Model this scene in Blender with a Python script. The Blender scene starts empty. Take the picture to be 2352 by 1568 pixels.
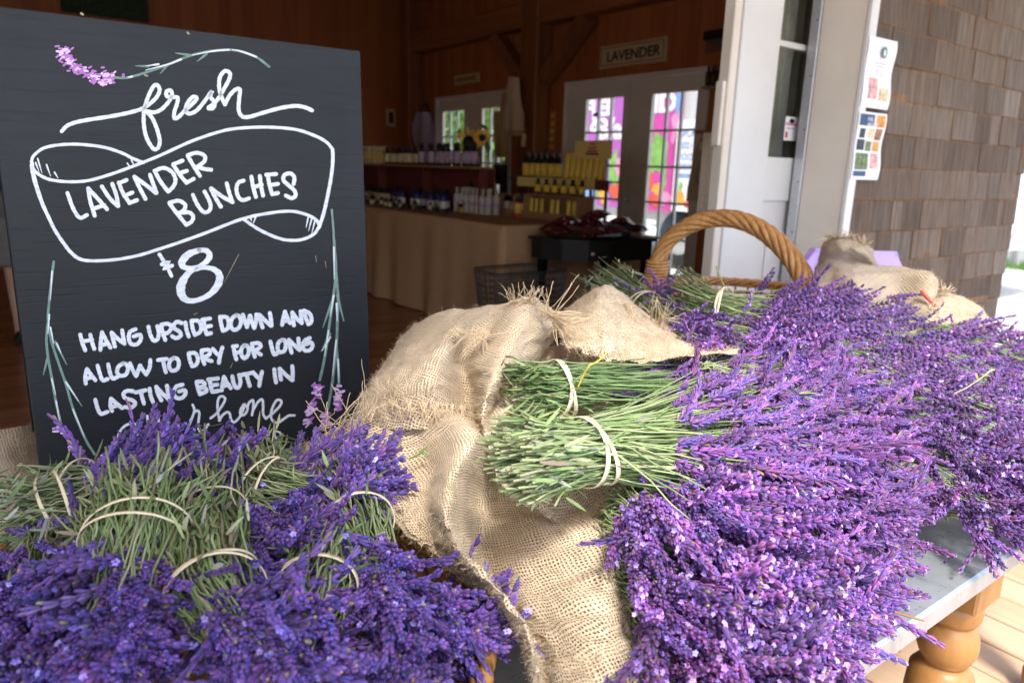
import bpy, math, random
import numpy as np
from mathutils import Vector, Matrix

# ---------------------------------------------------------------- camera, sky, sun
S = bpy.context.scene
col = S.collection
YAW, PITCH, ROLL = math.radians(36.215), math.radians(13.681), math.radians(-1.6435)
FPX, CU, CV = 1645.8, 1176.0, 784.0          # focal length and centre of the photo on a 2352 px wide frame
CAM = np.array([0.0, 0.0, 1.25])
_f = np.array([math.sin(YAW) * math.cos(PITCH), math.cos(YAW) * math.cos(PITCH), -math.sin(PITCH)])
_r = np.array([math.cos(YAW), -math.sin(YAW), 0.0])
_d = np.cross(_f, _r)
RR = _r * math.cos(ROLL) + _d * math.sin(ROLL)
DD = -_r * math.sin(ROLL) + _d * math.cos(ROLL)
FF = _f
cam = bpy.data.cameras.new('camera')
cam.lens = 36.0 * FPX / 2352.0
cam.sensor_width = 36.0
cam.clip_start = 0.02
cam.clip_end = 500
cam.dof.use_dof = True
cam.dof.focus_distance = 0.86
cam.dof.aperture_fstop = 6.5
camo = bpy.data.objects.new('camera', cam)
col.objects.link(camo)
camo.matrix_world = Matrix(((RR[0], -DD[0], -FF[0], CAM[0]), (RR[1], -DD[1], -FF[1], CAM[1]),
                            (RR[2], -DD[2], -FF[2], CAM[2]), (0, 0, 0, 1)))
S.camera = camo

SUN_EL = math.radians(57)
SUN_TO = np.array([-0.45, -0.893])             # horizontal direction towards the sun
W = bpy.data.worlds.new('World')
S.world = W
W.use_nodes = True
nt = W.node_tree
sky = nt.nodes.new('ShaderNodeTexSky')
sky.sky_type = 'NISHITA'
sky.sun_disc = False
sky.sun_elevation = SUN_EL
sky.sun_rotation = math.atan2(SUN_TO[0], SUN_TO[1])
sky.air_density = 1.0
sky.dust_density = 2.5
bgn = nt.nodes['Background']
bgn.inputs['Strength'].default_value = 0.15
nt.links.new(sky.outputs[0], bgn.inputs['Color'])
sun = bpy.data.lights.new('sun', 'SUN')
sun.energy = 1.75
sun.angle = math.radians(11)
sun.color = (1.0, 0.95, 0.88)
suno = bpy.data.objects.new('sun', sun)
col.objects.link(suno)
_ts = Vector((SUN_TO[0] * math.cos(SUN_EL), SUN_TO[1] * math.cos(SUN_EL), math.sin(SUN_EL)))
suno.rotation_euler = _ts.to_track_quat('Z', 'Y').to_euler()
suno.location = (0, -3, 8)
S.view_settings.view_transform = 'Standard'
S.view_settings.look = 'None'
S.view_settings.exposure = 1.95
S.view_settings.gamma = 1.0
S.cycles.max_bounces = 9
S.cycles.diffuse_bounces = 7
S.cycles.glossy_bounces = 3
S.cycles.transmission_bounces = 4
S.cycles.transparent_max_bounces = 8
S.cycles.sample_clamp_indirect = 6.0
S.cycles.caustics_reflective = False
S.cycles.caustics_refractive = False
S.cycles.use_denoising = True

# ---------------------------------------------------------------- helpers
rng = np.random.default_rng(7)
random.seed(7)


def ray(u, v):
    u = np.asarray(u, float)[..., None]
    v = np.asarray(v, float)[..., None]
    return RR * ((u - CU) / FPX) + DD * ((v - CV) / FPX) + FF


def pos(u, v, d):
    return CAM + ray(u, v) * np.asarray(d, float)[..., None]


def atx(u, v, X):
    d = ray(u, v)
    return CAM + d * (X / d[..., :1])


def aty(u, v, Y):
    d = ray(u, v)
    return CAM + d * (Y / d[..., 1:2])


def atz(u, v, Z):
    d = ray(u, v)
    return CAM + d * ((Z - CAM[2]) / d[..., 2:3])


def nrmz(a):
    a = np.asarray(a, float)
    return a / (np.linalg.norm(a, axis=-1, keepdims=True) + 1e-12)


class MB:
    """collects vertices and faces for one mesh"""

    def __init__(s):
        s.v, s.f, s.m, s.uv, s.n = [], [], [], [], 0

    def add(s, V, F, mi=0, uv=None):
        V = np.asarray(V, float).reshape(-1, 3)
        b = s.n
        s.v.append(V)
        for f in F:
            s.f.append(tuple(int(i) + b for i in f))
            s.m.append(mi)
        s.uv.append(np.zeros((len(V), 2)) if uv is None else np.asarray(uv, float))
        s.n += len(V)
        return s

    def box(s, lo, hi, mi=0, M=None, off=(0, 0, 0)):
        x0, y0, z0 = lo
        x1, y1, z1 = hi
        V = np.array([(x0, y0, z0), (x1, y0, z0), (x1, y1, z0), (x0, y1, z0), (x0, y0, z1), (x1, y0, z1), (x1, y1, z1), (x0, y1, z1)], float)
        if M is not None:
            V = V @ np.array(M).T
        V = V + np.array(off)
        return s.add(V, [(0, 3, 2, 1), (4, 5, 6, 7), (0, 1, 5, 4), (1, 2, 6, 5), (2, 3, 7, 6), (3, 0, 4, 7)], mi)

    def bbox(s, lo, hi, b=0.004, mi=0):
        """box with chamfered edges"""
        lo = np.array(lo, float)
        hi = np.array(hi, float)
        b = min(b, *(0.45 * (hi - lo)))
        pts, idx = [], {}
        for sx in (0, 1):
            for sy in (0, 1):
                for sz in (0, 1):
                    c = np.where([sx, sy, sz], hi, lo)
                    sg = np.where([sx, sy, sz], -1, 1)
                    for ax in range(3):
                        p = c + sg * b
                        p[ax] = c[ax]
                        idx[(sx, sy, sz, ax)] = len(pts)
                        pts.append(p)
        F = []
        for ax in range(3):
            o = [a for a in range(3) if a != ax]
            for sd in (0, 1):
                q = []
                for (a, c) in ((0, 0), (1, 0), (1, 1), (0, 1)):
                    k = [0, 0, 0]
                    k[ax] = sd
                    k[o[0]] = a
                    k[o[1]] = c
                    q.append(idx[(*k, ax)])
                if (sd == 0) != (ax == 1):
                    q = q[::-1]
                F.append(q)
        for ax in range(3):
            o = [a for a in range(3) if a != ax]
            for a in (0, 1):
                for c in (0, 1):
                    k0 = [0, 0, 0]
                    k0[o[0]], k0[o[1]] = a, c
                    k1 = list(k0)
                    k1[ax] = 1
                    F.append([idx[(*k0, o[0])], idx[(*k1, o[0])], idx[(*k1, o[1])], idx[(*k0, o[1])]])
        for sx in (0, 1):
            for sy in (0, 1):
                for sz in (0, 1):
                    F.append([idx[(sx, sy, sz, a)] for a in range(3)])
        return s.add(pts, F, mi)

    def tube(s, P, r, n=6, mi=0, caps=True, flat=1.0):
        P = np.asarray(P, float)
        k = len(P)
        r = np.broadcast_to(np.asarray(r, float), (k,))
        T = nrmz(np.gradient(P, axis=0))
        a = np.array([0, 0, 1.0]) if abs(T[0][2]) < 0.9 else np.array([1.0, 0, 0])
        A = []
        x = nrmz(np.cross(a, T[0]))
        for i in range(k):
            x = nrmz(x - T[i] * np.dot(x, T[i]))
            A.append(x)
        A = np.array(A)
        B = np.cross(T, A)
        th = np.arange(n) * 2 * math.pi / n
        V = P[:, None] + r[:, None, None] * (np.cos(th)[None, :, None] * A[:, None] + flat * np.sin(th)[None, :, None] * B[:, None])
        F = []
        for i in range(k - 1):
            for j in range(n):
                F.append((i * n + j, i * n + (j + 1) % n, (i + 1) * n + (j + 1) % n, (i + 1) * n + j))
        if caps:
            F.append(tuple(range(n))[::-1])
            F.append(tuple((k - 1) * n + j for j in range(n)))
        return s.add(V.reshape(-1, 3), F, mi)

    def lathe(s, prof, c=(0, 0, 0), n=16, mi=0, sx=1, sy=1, axis=None):
        """prof: (r, z) pairs from bottom to top"""
        c = np.array(c, float)
        th = np.arange(n) * 2 * math.pi / n
        k = len(prof)
        V = []
        for r, z in prof:
            V += [(sx * r * math.cos(t), sy * r * math.sin(t), z) for t in th]
        V = np.array(V) + c
        F = []
        for i in range(k - 1):
            for j in range(n):
                F.append((i * n + j, i * n + (j + 1) % n, (i + 1) * n + (j + 1) % n, (i + 1) * n + j))
        if prof[0][0] > 1e-5:
            F.append(tuple(range(n))[::-1])
        if prof[-1][0] > 1e-5:
            F.append(tuple((k - 1) * n + j for j in range(n)))
        return s.add(V, F, mi)

    def grid(s, G, mi=0, uv=None, closed=False):
        G = np.asarray(G, float)
        a, b = G.shape[:2]
        F = [(i * b + j, i * b + (j + 1) % b, (i + 1) * b + (j + 1) % b, (i + 1) * b + j) for i in range(a - 1) for j in range(b if closed else b - 1)]
        return s.add(G.reshape(-1, 3), F, mi, None if uv is None else np.asarray(uv).reshape(-1, 2))

    def build(s, name, mats, parent=None, smooth=False, use_uv=False):
        V = np.concatenate(s.v)
        me = bpy.data.meshes.new(name)
        if parent is not None:
            V = V - np.array(parent.location)
        me.from_pydata(V.tolist(), [], s.f)
        if not isinstance(mats, (list, tuple)):
            mats = [mats]
        for m in mats:
            me.materials.append(m)
        if len(mats) > 1:
            me.polygons.foreach_set('material_index', np.array(s.m, np.int32))
        if smooth:
            me.polygons.foreach_set('use_smooth', np.ones(len(s.f), bool))
        if use_uv:
            U = np.concatenate(s.uv)
            l = me.uv_layers.new(name='UVMap')
            li = np.zeros(len(me.loops), np.int32)
            me.loops.foreach_get('vertex_index', li)
            l.data.foreach_set('uv', U[li].ravel())
        me.update()
        o = bpy.data.objects.new(name, me)
        col.objects.link(o)
        if parent is not None:
            o.parent = parent
        return o


def npmesh(name, V, faces, mat, parent=None, smooth=True, color=None):
    """fast mesh from arrays; faces is a list of (n,3) or (n,4) index arrays; color is one RGB per vertex"""
    me = bpy.data.meshes.new(name)
    V = np.asarray(V, np.float32)
    if parent is not None:
        V = V - np.array(parent.location, np.float32)
    me.vertices.add(len(V))
    me.vertices.foreach_set('co', V.ravel())
    fl = [np.asarray(f, np.int32) for f in faces if len(f)]
    nl = sum(f.size for f in fl)
    npol = sum(len(f) for f in fl)
    me.loops.add(nl)
    me.loops.foreach_set('vertex_index', np.concatenate([f.ravel() for f in fl]))
    me.polygons.add(npol)
    tot = np.concatenate([np.full(len(f), f.shape[1], np.int32) for f in fl])
    st = np.concatenate([[0], np.cumsum(tot)[:-1]]).astype(np.int32)
    me.polygons.foreach_set('loop_start', st)
    me.update(calc_edges=True)
    if smooth:
        me.polygons.foreach_set('use_smooth', np.ones(npol, bool))
    if color is not None:
        at = me.color_attributes.new('tint', 'FLOAT_COLOR', 'POINT')
        c = np.ones((len(V), 4), np.float32)
        c[:, :3] = color
        at.data.foreach_set('color', c.ravel())
    me.materials.append(mat)
    me.update()
    o = bpy.data.objects.new(name, me)
    col.objects.link(o)
    if parent is not None:
        o.parent = parent
    return o


def tag(o, label, cat, group=None, kind=None):
    o['label'] = label
    o['category'] = cat
    if group:
        o['group'] = group
    if kind:
        o['kind'] = kind
    return o


def thing(name, label, cat, loc=(0, 0, 0), group=None):
    o = bpy.data.objects.new(name, None)
    o.empty_display_size = 0.05
    o.location = [float(x) for x in loc]
    col.objects.link(o)
    return tag(o, label, cat, group)


def struct(o):
    o['kind'] = 'structure'
    return o


def dup(root, loc, label=None, rotz=None, scale=None, group=None):
    r = root.copy()
    col.objects.link(r)
    r.location = [float(x) for x in loc]
    if rotz is not None:
        r.rotation_euler = (0, 0, rotz)
    if scale is not None:
        r.scale = (scale,) * 3
    if label:
        r['label'] = label
    if group:
        r['group'] = group
    for ch in list(root.children):
        c = ch.copy()
        col.objects.link(c)
        c.parent = r
        for g in ch.children:
            e = g.copy()
            col.objects.link(e)
            e.parent = c
    return r


def catmull(P, n=8, closed=False):
    P = np.asarray(P, float)
    if len(P) < 3:
        t = np.linspace(0, 1, n + 1)[:, None]
        return P[0] * (1 - t) + P[-1] * t
    Q = np.concatenate([[2 * P[0] - P[1]], P, [2 * P[-1] - P[-2]]])
    out = []
    for i in range(1, len(Q) - 2):
        p0, p1, p2, p3 = Q[i - 1:i + 3]
        for t in np.arange(n) / n:
            out.append(0.5 * (2 * p1 + (p2 - p0) * t + (2 * p0 - 5 * p1 + 4 * p2 - p3) * t * t + (3 * p1 - p0 - 3 * p2 + p3) * t ** 3))
    out.append(P[-1])
    return np.array(out)


# ---------------------------------------------------------------- materials
MATS = {}


class NT:
    def __init__(s, name):
        m = bpy.data.materials.new(name)
        m.use_nodes = True
        s.m, s.t = m, m.node_tree
        s.p = s.t.nodes['Principled BSDF']
        MATS[name] = m

    def n(s, typ, **kw):
        n = s.t.nodes.new('ShaderNode' + typ)
        for k, v in kw.items():
            if k.startswith('i_'):
                key = k[2:]
                key = int(key) if key.isdigit() else key.replace('_', ' ')
                n.inputs[key].default_value = v
            else:
                setattr(n, k, v)
        return n

    def l(s, a, b):
        s.t.links.new(a, b)

    def coord(s, scale=(1, 1, 1), kind='Object', rot=(0, 0, 0)):
        c = s.n('TexCoord')
        mp = s.n('Mapping')
        mp.inputs['Scale'].default_value = scale
        mp.inputs['Rotation'].default_value = rot
        s.l(c.outputs[kind], mp.inputs[0])
        return mp.outputs[0]

    def noise(s, vec, scale=5, detail=4, rough=0.55, dist=0.0):
        n = s.n('TexNoise')
        n.inputs['Scale'].default_value = scale
        n.inputs['Detail'].default_value = detail
        n.inputs['Roughness'].default_value = rough
        n.inputs['Distortion'].default_value = dist
        if vec is not None:
            s.l(vec, n.inputs['Vector'])
        return n.outputs['Fac']

    def ramp(s, fac, stops, interp='LINEAR'):
        r = s.n('ValToRGB')
        r.color_ramp.interpolation = interp
        e = r.color_ramp.elements
        while len(e) < len(stops):
            e.new(0.5)
        for i, (p, c) in enumerate(stops):
            e[i].position = p
            e[i].color = (*c, 1) if len(c) == 3 else c
        s.l(fac, r.inputs[0])
        return r.outputs[0]

    def math(s, op, a, b=None):
        n = s.n('Math')
        n.operation = op
        for i, x in enumerate((a, b)):
            if x is None:
                continue
            if isinstance(x, (int, float)):
                n.inputs[i].default_value = x
            else:
                s.l(x, n.inputs[i])
        return n.outputs[0]

    def mix(s, f, a, b, blend='MIX'):
        n = s.n('Mix')
        n.data_type = 'RGBA'
        n.blend_type = blend
        for k, x in ((0, f), (6, a), (7, b)):
            if isinstance(x, (int, float)):
                n.inputs[k].default_value = x
            elif isinstance(x, tuple):
                n.inputs[k].default_value = (*x, 1)[:4]
            else:
                s.l(x, n.inputs[k])
        return n.outputs[2]

    def bump(s, h, st=0.3, d=0.002):
        b = s.n('Bump')
        b.inputs['Strength'].default_value = st
        b.inputs['Distance'].default_value = d
        s.l(h, b.inputs['Height'])
        s.l(b.outputs[0], s.p.inputs['Normal'])

    def set(s, color=None, rough=None, metal=None, spec=None, **kw):
        for k, x in (('Base Color', color), ('Roughness', rough), ('Metallic', metal), ('Specular IOR Level', spec), *kw.items()):
            if x is None:
                continue
            if isinstance(x, tuple):
                s.p.inputs[k].default_value = (*x, 1)[:4]
            elif isinstance(x, (int, float)):
                s.p.inputs[k].default_value = x
            else:
                s.l(x, s.p.inputs[k])
        return s.m


def plain(name, c, rough=0.5, metal=0.0, vary=0.12, scale=20, spec=0.4, bump=0.0):
    t = NT(name)
    v = t.coord()
    f = t.noise(v, scale, 4)
    a = tuple(x * (1 - vary) for x in c)
    b = tuple(min(1, x * (1 + vary)) for x in c)
    t.set(t.ramp(f, [(0.3, a), (0.7, b)]), rough, metal, spec)
    if bump:
        t.bump(f, bump, 0.002)
    return t.m


def wood(name, dark, light, axis=0, scale=1.0, rough=0.55, plank=None, bump=0.15, groove=None):
    """grain running along an axis; plank=(axis, width) tints each board differently"""
    t = NT(name)
    sc = [26 * scale] * 3
    sc[axis] = 1.6 * scale
    v = t.coord(tuple(sc))
    f = t.noise(v, 1.0, 6, 0.62, 0.6)
    c = t.ramp(f, [(0.28, dark), (0.72, light)])
    if plank:
        sep = t.n('SeparateXYZ')
        t.l(t.coord(), sep.inputs[0])
        k = t.math('FLOOR', t.math('DIVIDE', sep.outputs[plank[0]], plank[1]))
        wn = t.n('TexWhiteNoise', noise_dimensions='1D')
        t.l(k, wn.inputs['W'])
        c = t.mix(0.55, c, t.ramp(wn.outputs['Value'], [(0, dark), (1, light)]))
    t.set(c, rough, 0, 0.35)
    t.bump(f, bump, 0.002)
    return t.m


def tinted(name, rough=0.6, spec=0.3, sheen=0.0, trans=0.0, nscale=300, namt=0.12):
    t = NT(name)
    a = t.n('VertexColor', layer_name='tint')
    f = t.noise(t.coord(), nscale, 2)
    c = t.mix(namt * 2, a.outputs[0], t.ramp(f, [(0.2, (0.25, 0.25, 0.25)), (0.8, (1, 1, 1))]), 'MULTIPLY')
    t.set(c, rough, 0, spec)
    if sheen:
        t.p.inputs['Sheen Weight'].default_value = sheen
    if trans:
        tb = t.n('BsdfTranslucent')
        t.l(c, tb.inputs[0])
        mx = t.n('MixShader')
        mx.inputs[0].default_value = trans
        t.l(t.p.outputs[0], mx.inputs[1])
        t.l(tb.outputs[0], mx.inputs[2])
        t.l(mx.outputs[0], t.t.nodes['Material Output'].inputs[0])
    return t.m


M_FLOWER = tinted('lavender_petals', 0.5, 0.3, 0.1, 0.10)
M_STEM = tinted('lavender_stems', 0.5, 0.35, 0, 0.12)
M_FIBRE = tinted('jute_fibre', 0.85, 0.1, 0.1, 0.15, 150)


def burlap_mat(name, light, dark, gap, pitch=0.0044):
    t = NT(name)
    uv = t.n('TexCoord').outputs['UV']
    nz = t.n('TexNoise')
    nz.inputs['Scale'].default_value = 38
    nz.inputs['Detail'].default_value = 3
    t.l(uv, nz.inputs['Vector'])
    vs = t.n('VectorMath', operation='SCALE')
    sub = t.n('VectorMath', operation='SUBTRACT')
    t.l(nz.outputs['Color'], sub.inputs[0])
    sub.inputs[1].default_value = (0.5, 0.5, 0.5)
    t.l(sub.outputs[0], vs.inputs[0])
    vs.inputs['Scale'].default_value = 0.0085
    ad = t.n('VectorMath', operation='ADD')
    t.l(uv, ad.inputs[0])
    t.l(vs.outputs[0], ad.inputs[1])
    dv = t.n('VectorMath', operation='SCALE')
    dv.inputs['Scale'].default_value = 1 / pitch
    t.l(ad.outputs[0], dv.inputs[0])
    sep = t.n('SeparateXYZ')
    t.l(dv.outputs[0], sep.inputs[0])
    pr = []
    cells = []
    for k in (0, 1):
        fr = t.math('FRACT', sep.outputs[k])
        a = t.math('ABSOLUTE', t.math('SUBTRACT', fr, 0.5))
        # thread thickness differs from thread to thread
        fl = t.math('FLOOR', sep.outputs[k])
        cells.append(fl)
        wn = t.n('TexWhiteNoise', noise_dimensions='1D')
        t.l(fl, wn.inputs['W'])
        w = t.math('ADD', t.math('MULTIPLY', wn.outputs['Value'], 0.16), 0.25)
        q = t.math('DIVIDE', a, w)
        q = t.math('MINIMUM', q, 1.0)
        pr.append(t.math('SQRT', t.math('SUBTRACT', 1.0, t.math('MULTIPLY', q, q))))
    par = t.math('MODULO', t.math('ABSOLUTE', t.math('ADD', cells[0], cells[1])), 2.0)
    par = t.math('GREATER_THAN', par, 0.5)
    h0 = t.math('MULTIPLY', pr[0], t.math('ADD', t.math('MULTIPLY', par, 0.45), 0.6))
    h1 = t.math('MULTIPLY', pr[1], t.math('SUBTRACT', 1.05, t.math('MULTIPLY', par, 0.45)))
    h = t.math('MAXIMUM', h0, h1)
    big = t.noise(uv, 9, 4)
    fine = t.noise(uv, 900, 2)
    c = t.ramp(h, [(0.06, gap), (0.32, dark), (0.85, light)])
    c = t.mix(0.55, c, t.ramp(big, [(0.3, (0.74, 0.70, 0.66)), (0.7, (1.0, 1.0, 1.0))]), 'MULTIPLY')
    c = t.mix(0.5, c, t.ramp(fine, [(0.25, (0.70, 0.70, 0.70)), (0.75, (1.0, 1.0, 1.0))]), 'MULTIPLY')
    t.set(c, 0.9, 0, 0.1)
    t.p.inputs['Sheen Weight'].default_value = 0.15
    t.bump(h, 0.8, 0.0016)
    tr = t.n('BsdfTransparent')
    mx = t.n('MixShader')
    hole = t.math('MULTIPLY', t.math('LESS_THAN', h, 0.12), 0.3)
    t.l(hole, mx.inputs[0])
    tl = t.n('BsdfTranslucent')
    t.l(c, tl.inputs[0])
    m2 = t.n('MixShader')
    m2.inputs[0].default_value = 0.06
    t.l(t.p.outputs[0], m2.inputs[1])
    t.l(tl.outputs[0], m2.inputs[2])
    t.l(m2.outputs[0], mx.inputs[1])
    t.l(tr.outputs[0], mx.inputs[2])
    t.l(mx.outputs[0], t.t.nodes['Material Output'].inputs[0])
    return t.m


M_BURLAP = burlap_mat('burlap_weave', (0.85, 0.715, 0.515), (0.63, 0.485, 0.305), (0.16, 0.095, 0.048))
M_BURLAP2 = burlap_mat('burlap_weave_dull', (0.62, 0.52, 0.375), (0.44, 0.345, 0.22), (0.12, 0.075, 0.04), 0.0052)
M_BAND = plain('rubber_band_latex', (0.72, 0.62, 0.43), 0.4, 0, 0.06)
_t = NT('white_paint_marker')
_n = _t.noise(_t.coord((60, 60, 260), rot=(0, .35, 0)), 1, 3, .6)
_t.set(_t.ramp(_n, [(.3, (.56, .58, .63)), (.62, (.76, .78, .82))]), .6, 0, .3)
M_CHALK = _t.m
M_SAGE = plain('sage_green_paint', (0.16, 0.25, 0.21), 0.6, 0, 0.2, 90)
M_LILAC = plain('lilac_paint', (0.42, 0.16, 0.50), 0.6, 0, 0.15, 200)
M_LILAC2 = plain('pale_lilac_paint', (0.72, 0.52, 0.80), 0.6, 0, 0.1, 200)
M_WHITE = plain('white_gloss_paint', (0.62, 0.62, 0.61), 0.35, 0, 0.04, 4)
M_CREAM = plain('cream_trim_paint', (0.64, 0.585, 0.51), 0.45, 0, 0.05, 4)
M_BLACK = plain('black_lacquer', (0.012, 0.010, 0.009), 0.5, 0, 0.2, 10, 0.25)
M_DARK = plain('black_plastic', (0.012, 0.012, 0.014), 0.35, 0, 0.2, 10)
M_WIRE = plain('grey_steel_wire', (0.07, 0.07, 0.072), 0.5, 0.5, 0.2, 30)
# ---------------------------------------------------------------- ground, deck, floor
M_GRAVEL = NT('pale_gravel')
_v = M_GRAVEL.coord()
_n1 = M_GRAVEL.noise(_v, 60, 5)
M_GRAVEL.set(M_GRAVEL.ramp(_n1, [(0.3, (0.42, 0.40, 0.37)), (0.7, (0.66, 0.64, 0.60))]), 0.9)
M_GRAVEL.bump(_n1, 0.5, 0.01)
M_GRAVEL = M_GRAVEL.m
M_DECK = wood('cedar_deck_wood', (0.36, 0.235, 0.14), (0.50, 0.35, 0.23), axis=1, scale=1.0, rough=0.6, plank=(0, 0.143))
M_FLOOR = wood('red_fir_floor', (0.17, 0.06, 0.022), (0.34, 0.13, 0.05), axis=0, scale=0.7, rough=0.22, plank=(1, 0.11))
M_PINE = wood('stained_pine_boards', (0.255, 0.068, 0.019), (0.42, 0.132, 0.038), axis=2, scale=0.6, rough=0.6, plank=(1, 0.14))
M_PINEX = wood('stained_pine_boards_x', (0.255, 0.068, 0.019), (0.42, 0.132, 0.038), axis=2, scale=0.6, rough=0.6, plank=(0, 0.14))
M_BEAM = wood('timber_beam_wood', (0.20, 0.06, 0.018), (0.34, 0.115, 0.034), axis=1, scale=0.5, rough=0.6)
M_POST = wood('timber_post_wood', (0.15, 0.048, 0.017), (0.26, 0.09, 0.03), axis=2, scale=0.5, rough=0.6)

b = MB()
b.add([(-60, -60, -0.16), (90, -60, -0.16), (90, 90, -0.16), (-60, 90, -0.16)], [(0, 1, 2, 3)])
struct(b.build('ground', M_GRAVEL))
b = MB()
x = 1.696 - 0.143 * 40 + 0.0
for i in range(62):
    b.bbox((x + 0.004, -1.6, -0.03), (x + 0.138, 1.70, 0.0 + 0.0006 * ((i * 7) % 3)), 0.004)
    x += 0.143
b.box((-3.9, -1.55, -0.15), (5.0, 1.68, -0.034))
struct(b.build('deck', M_DECK))
b = MB()
b.box((-4.0, 1.70, -0.15), (5.0, 9.7, 0.008))
struct(b.build('floor', M_FLOOR))

# ---------------------------------------------------------------- barn shell
t = thing('barn_roof', 'shadowy stained board ceiling and porch roof over the shop doorway', 'roof', (0, 0, 2.6))
b = MB()
b.box((-4.2, 1.62, 3.45), (5.2, 9.9, 3.55))
b.build('ceiling', M_PINEX, t)
b = MB()
b.box((-4.4, -0.06, 2.66), (6.2, 1.62, 2.74))
b.box((-0.20, -0.10, 2.56), (6.2, -0.0601, 2.76))
b.build('porch_roof', M_CREAM, t)
b = MB()
b.box((-4.4, -1.30, 2.662), (-0.24, -0.062, 2.738))  # added overhang out of view, there to cast shade on the left heap
b.box((-4.4, -1.34, 2.56), (-0.20, -1.301, 2.76))
b.box((-0.2399, -1.30, 2.56), (-0.20, -0.101, 2.76))
b.build('added_shade_canopy', M_CREAM, t)
for k, yy in enumerate((3.2, 4.8, 7.9)):
    b = MB()
    b.box((-4.0, yy, 3.2), (4.98, yy + 0.2, 3.449))
    b.build('joist', M_PINEX, t)
b = MB()
b.box((-4.0, 1.76, 2.55), (3.02, 1.95, 3.449))
b.build('header', M_PINEX, t)
t = thing('porch_post', 'white square porch post at the outer deck corner', 'post', (-3.3, -1.2, 0.001))
b = MB()
b.bbox((-3.37, -1.27, 0.001), (-3.23, -1.13, 2.655), 0.01)
b.bbox((-3.4, -1.3, 0.001), (-3.2, -1.1, 0.15), 0.008)
b.build('shaft', M_WHITE, t)

M_SH = NT('weathered_cedar_shingle')
_a = M_SH.n('VertexColor', layer_name='tint')
_g = M_SH.noise(M_SH.coord((55, 55, 3.5)), 1.0, 6, 0.65, 0.4)
_h = M_SH.noise(M_SH.coord((150, 150, 5)), 1.0, 3, 0.6)
_c = M_SH.mix(0.85, _a.outputs[0], M_SH.ramp(_g, [(0.25, (0.40, 0.38, 0.36)), (0.75, (1.38, 1.34, 1.3))]), 'MULTIPLY')
_c = M_SH.mix(0.4, _c, M_SH.ramp(_h, [(0.3, (0.5, 0.5, 0.5)), (0.7, (1.1, 1.1, 1.1))]), 'MULTIPLY')
M_SH.set(_c, 0.85, 0, 0.15)
M_SH.bump(_h, 0.5, 0.003)
M_SH = M_SH.m
z0 = float(aty(1925, 460.7, 1.75)[2])
EXPO = 0.147
t = thing('shingle_wall', 'weathered brown cedar shingle wall to the right of the white doorway trim', 'wall', (4.0, 1.85, 0))
b = MB()
b.box((3.102, 1.785, -0.1), (4.93, 1.95, 3.4))
b.build('sheathing', M_PINEX, t)
V, Fq, C = [], [], []
r2 = np.random.default_rng(11)
n = 0
for k in range(-7, 15):
    zb = z0 + k * EXPO
    if zb < -0.1:
        continue
    x = 3.105 + r2.uniform(-0.08, 0)
    while x < 4.95:
        w = r2.choice([0.09, 0.13, 0.17, 0.20, 0.23, 0.27]) * r2.uniform(0.9, 1.1)
        xa, xb = max(x, 3.104), min(x + w - 0.003, 4.955)
        x += w
        if xb - xa < 0.01:
            continue
        dz = r2.uniform(-0.004, 0.004)
        th = r2.uniform(0.022, 0.030)
        yf, yt = 1.767 - th, 1.779
        zt_, zm = zb + EXPO + 0.03, zb + EXPO - r2.uniform(0.012, 0.022)
        ym = yf + .006
        pts = [(xa, yf, zb + dz), (xb, yf, zb + dz), (xb, ym, zm), (xa, ym, zm), (xb, yf + 0.008, zt_), (xa, yf + 0.008, zt_),
               (xa, yt, zb + dz), (xb, yt, zb + dz), (xb, yt + 0.004, zt_), (xa, yt + 0.004, zt_), (xa, yf + .0005, zb + dz + .006), (xb, yf + .0005, zb + dz + .006)]
        V += pts
        Fq += [[n + i for i in q] for q in ((0, 1, 11, 10), (10, 11, 2, 3), (3, 2, 4, 5), (0, 6, 7, 1), (0, 5, 9, 6), (1, 7, 8, 4))]
        g = r2.uniform(0.74, 1.15)
        base = np.array([0.150, 0.116, 0.092]) if r2.random() < 0.6 else np.array([0.164, 0.134, 0.111])
        if r2.random() < 0.07:
            base = np.array([0.200, 0.170, 0.146])
        low = base * g
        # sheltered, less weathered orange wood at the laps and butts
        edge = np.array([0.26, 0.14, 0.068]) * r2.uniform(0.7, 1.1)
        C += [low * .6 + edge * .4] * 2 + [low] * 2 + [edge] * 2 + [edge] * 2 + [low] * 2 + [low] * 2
        n += 12
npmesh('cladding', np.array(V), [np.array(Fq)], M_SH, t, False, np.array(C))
V, Fq, C, n = [], [], [], 0
for k in range(-7, 15):
    zb = z0 + k * EXPO
    y = 1.755
    while y < 2.3 and zb > -0.1:
        w = r2.uniform(0.09, 0.2)
        V += [(4.975, y, zb), (4.975, y + w - 0.003, zb), (4.965, y + w - 0.003, zb + 0.16), (4.965, y, zb + 0.16), (4.95, y, zb), (4.95, y + w, zb), (4.95, y + w, zb + 0.16), (4.95, y, zb + 0.16)]
        Fq += [[n + i for i in q] for q in ((0, 1, 2, 3), (0, 4, 5, 1), (0, 3, 7, 4))]
        C += [np.array([0.2, 0.13, 0.095]) * r2.uniform(0.6, 1.2)] * 8
        n += 8
        y += w
npmesh('corner_cladding', np.array(V), [np.array(Fq)], M_SH, t, False, np.array(C))

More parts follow.
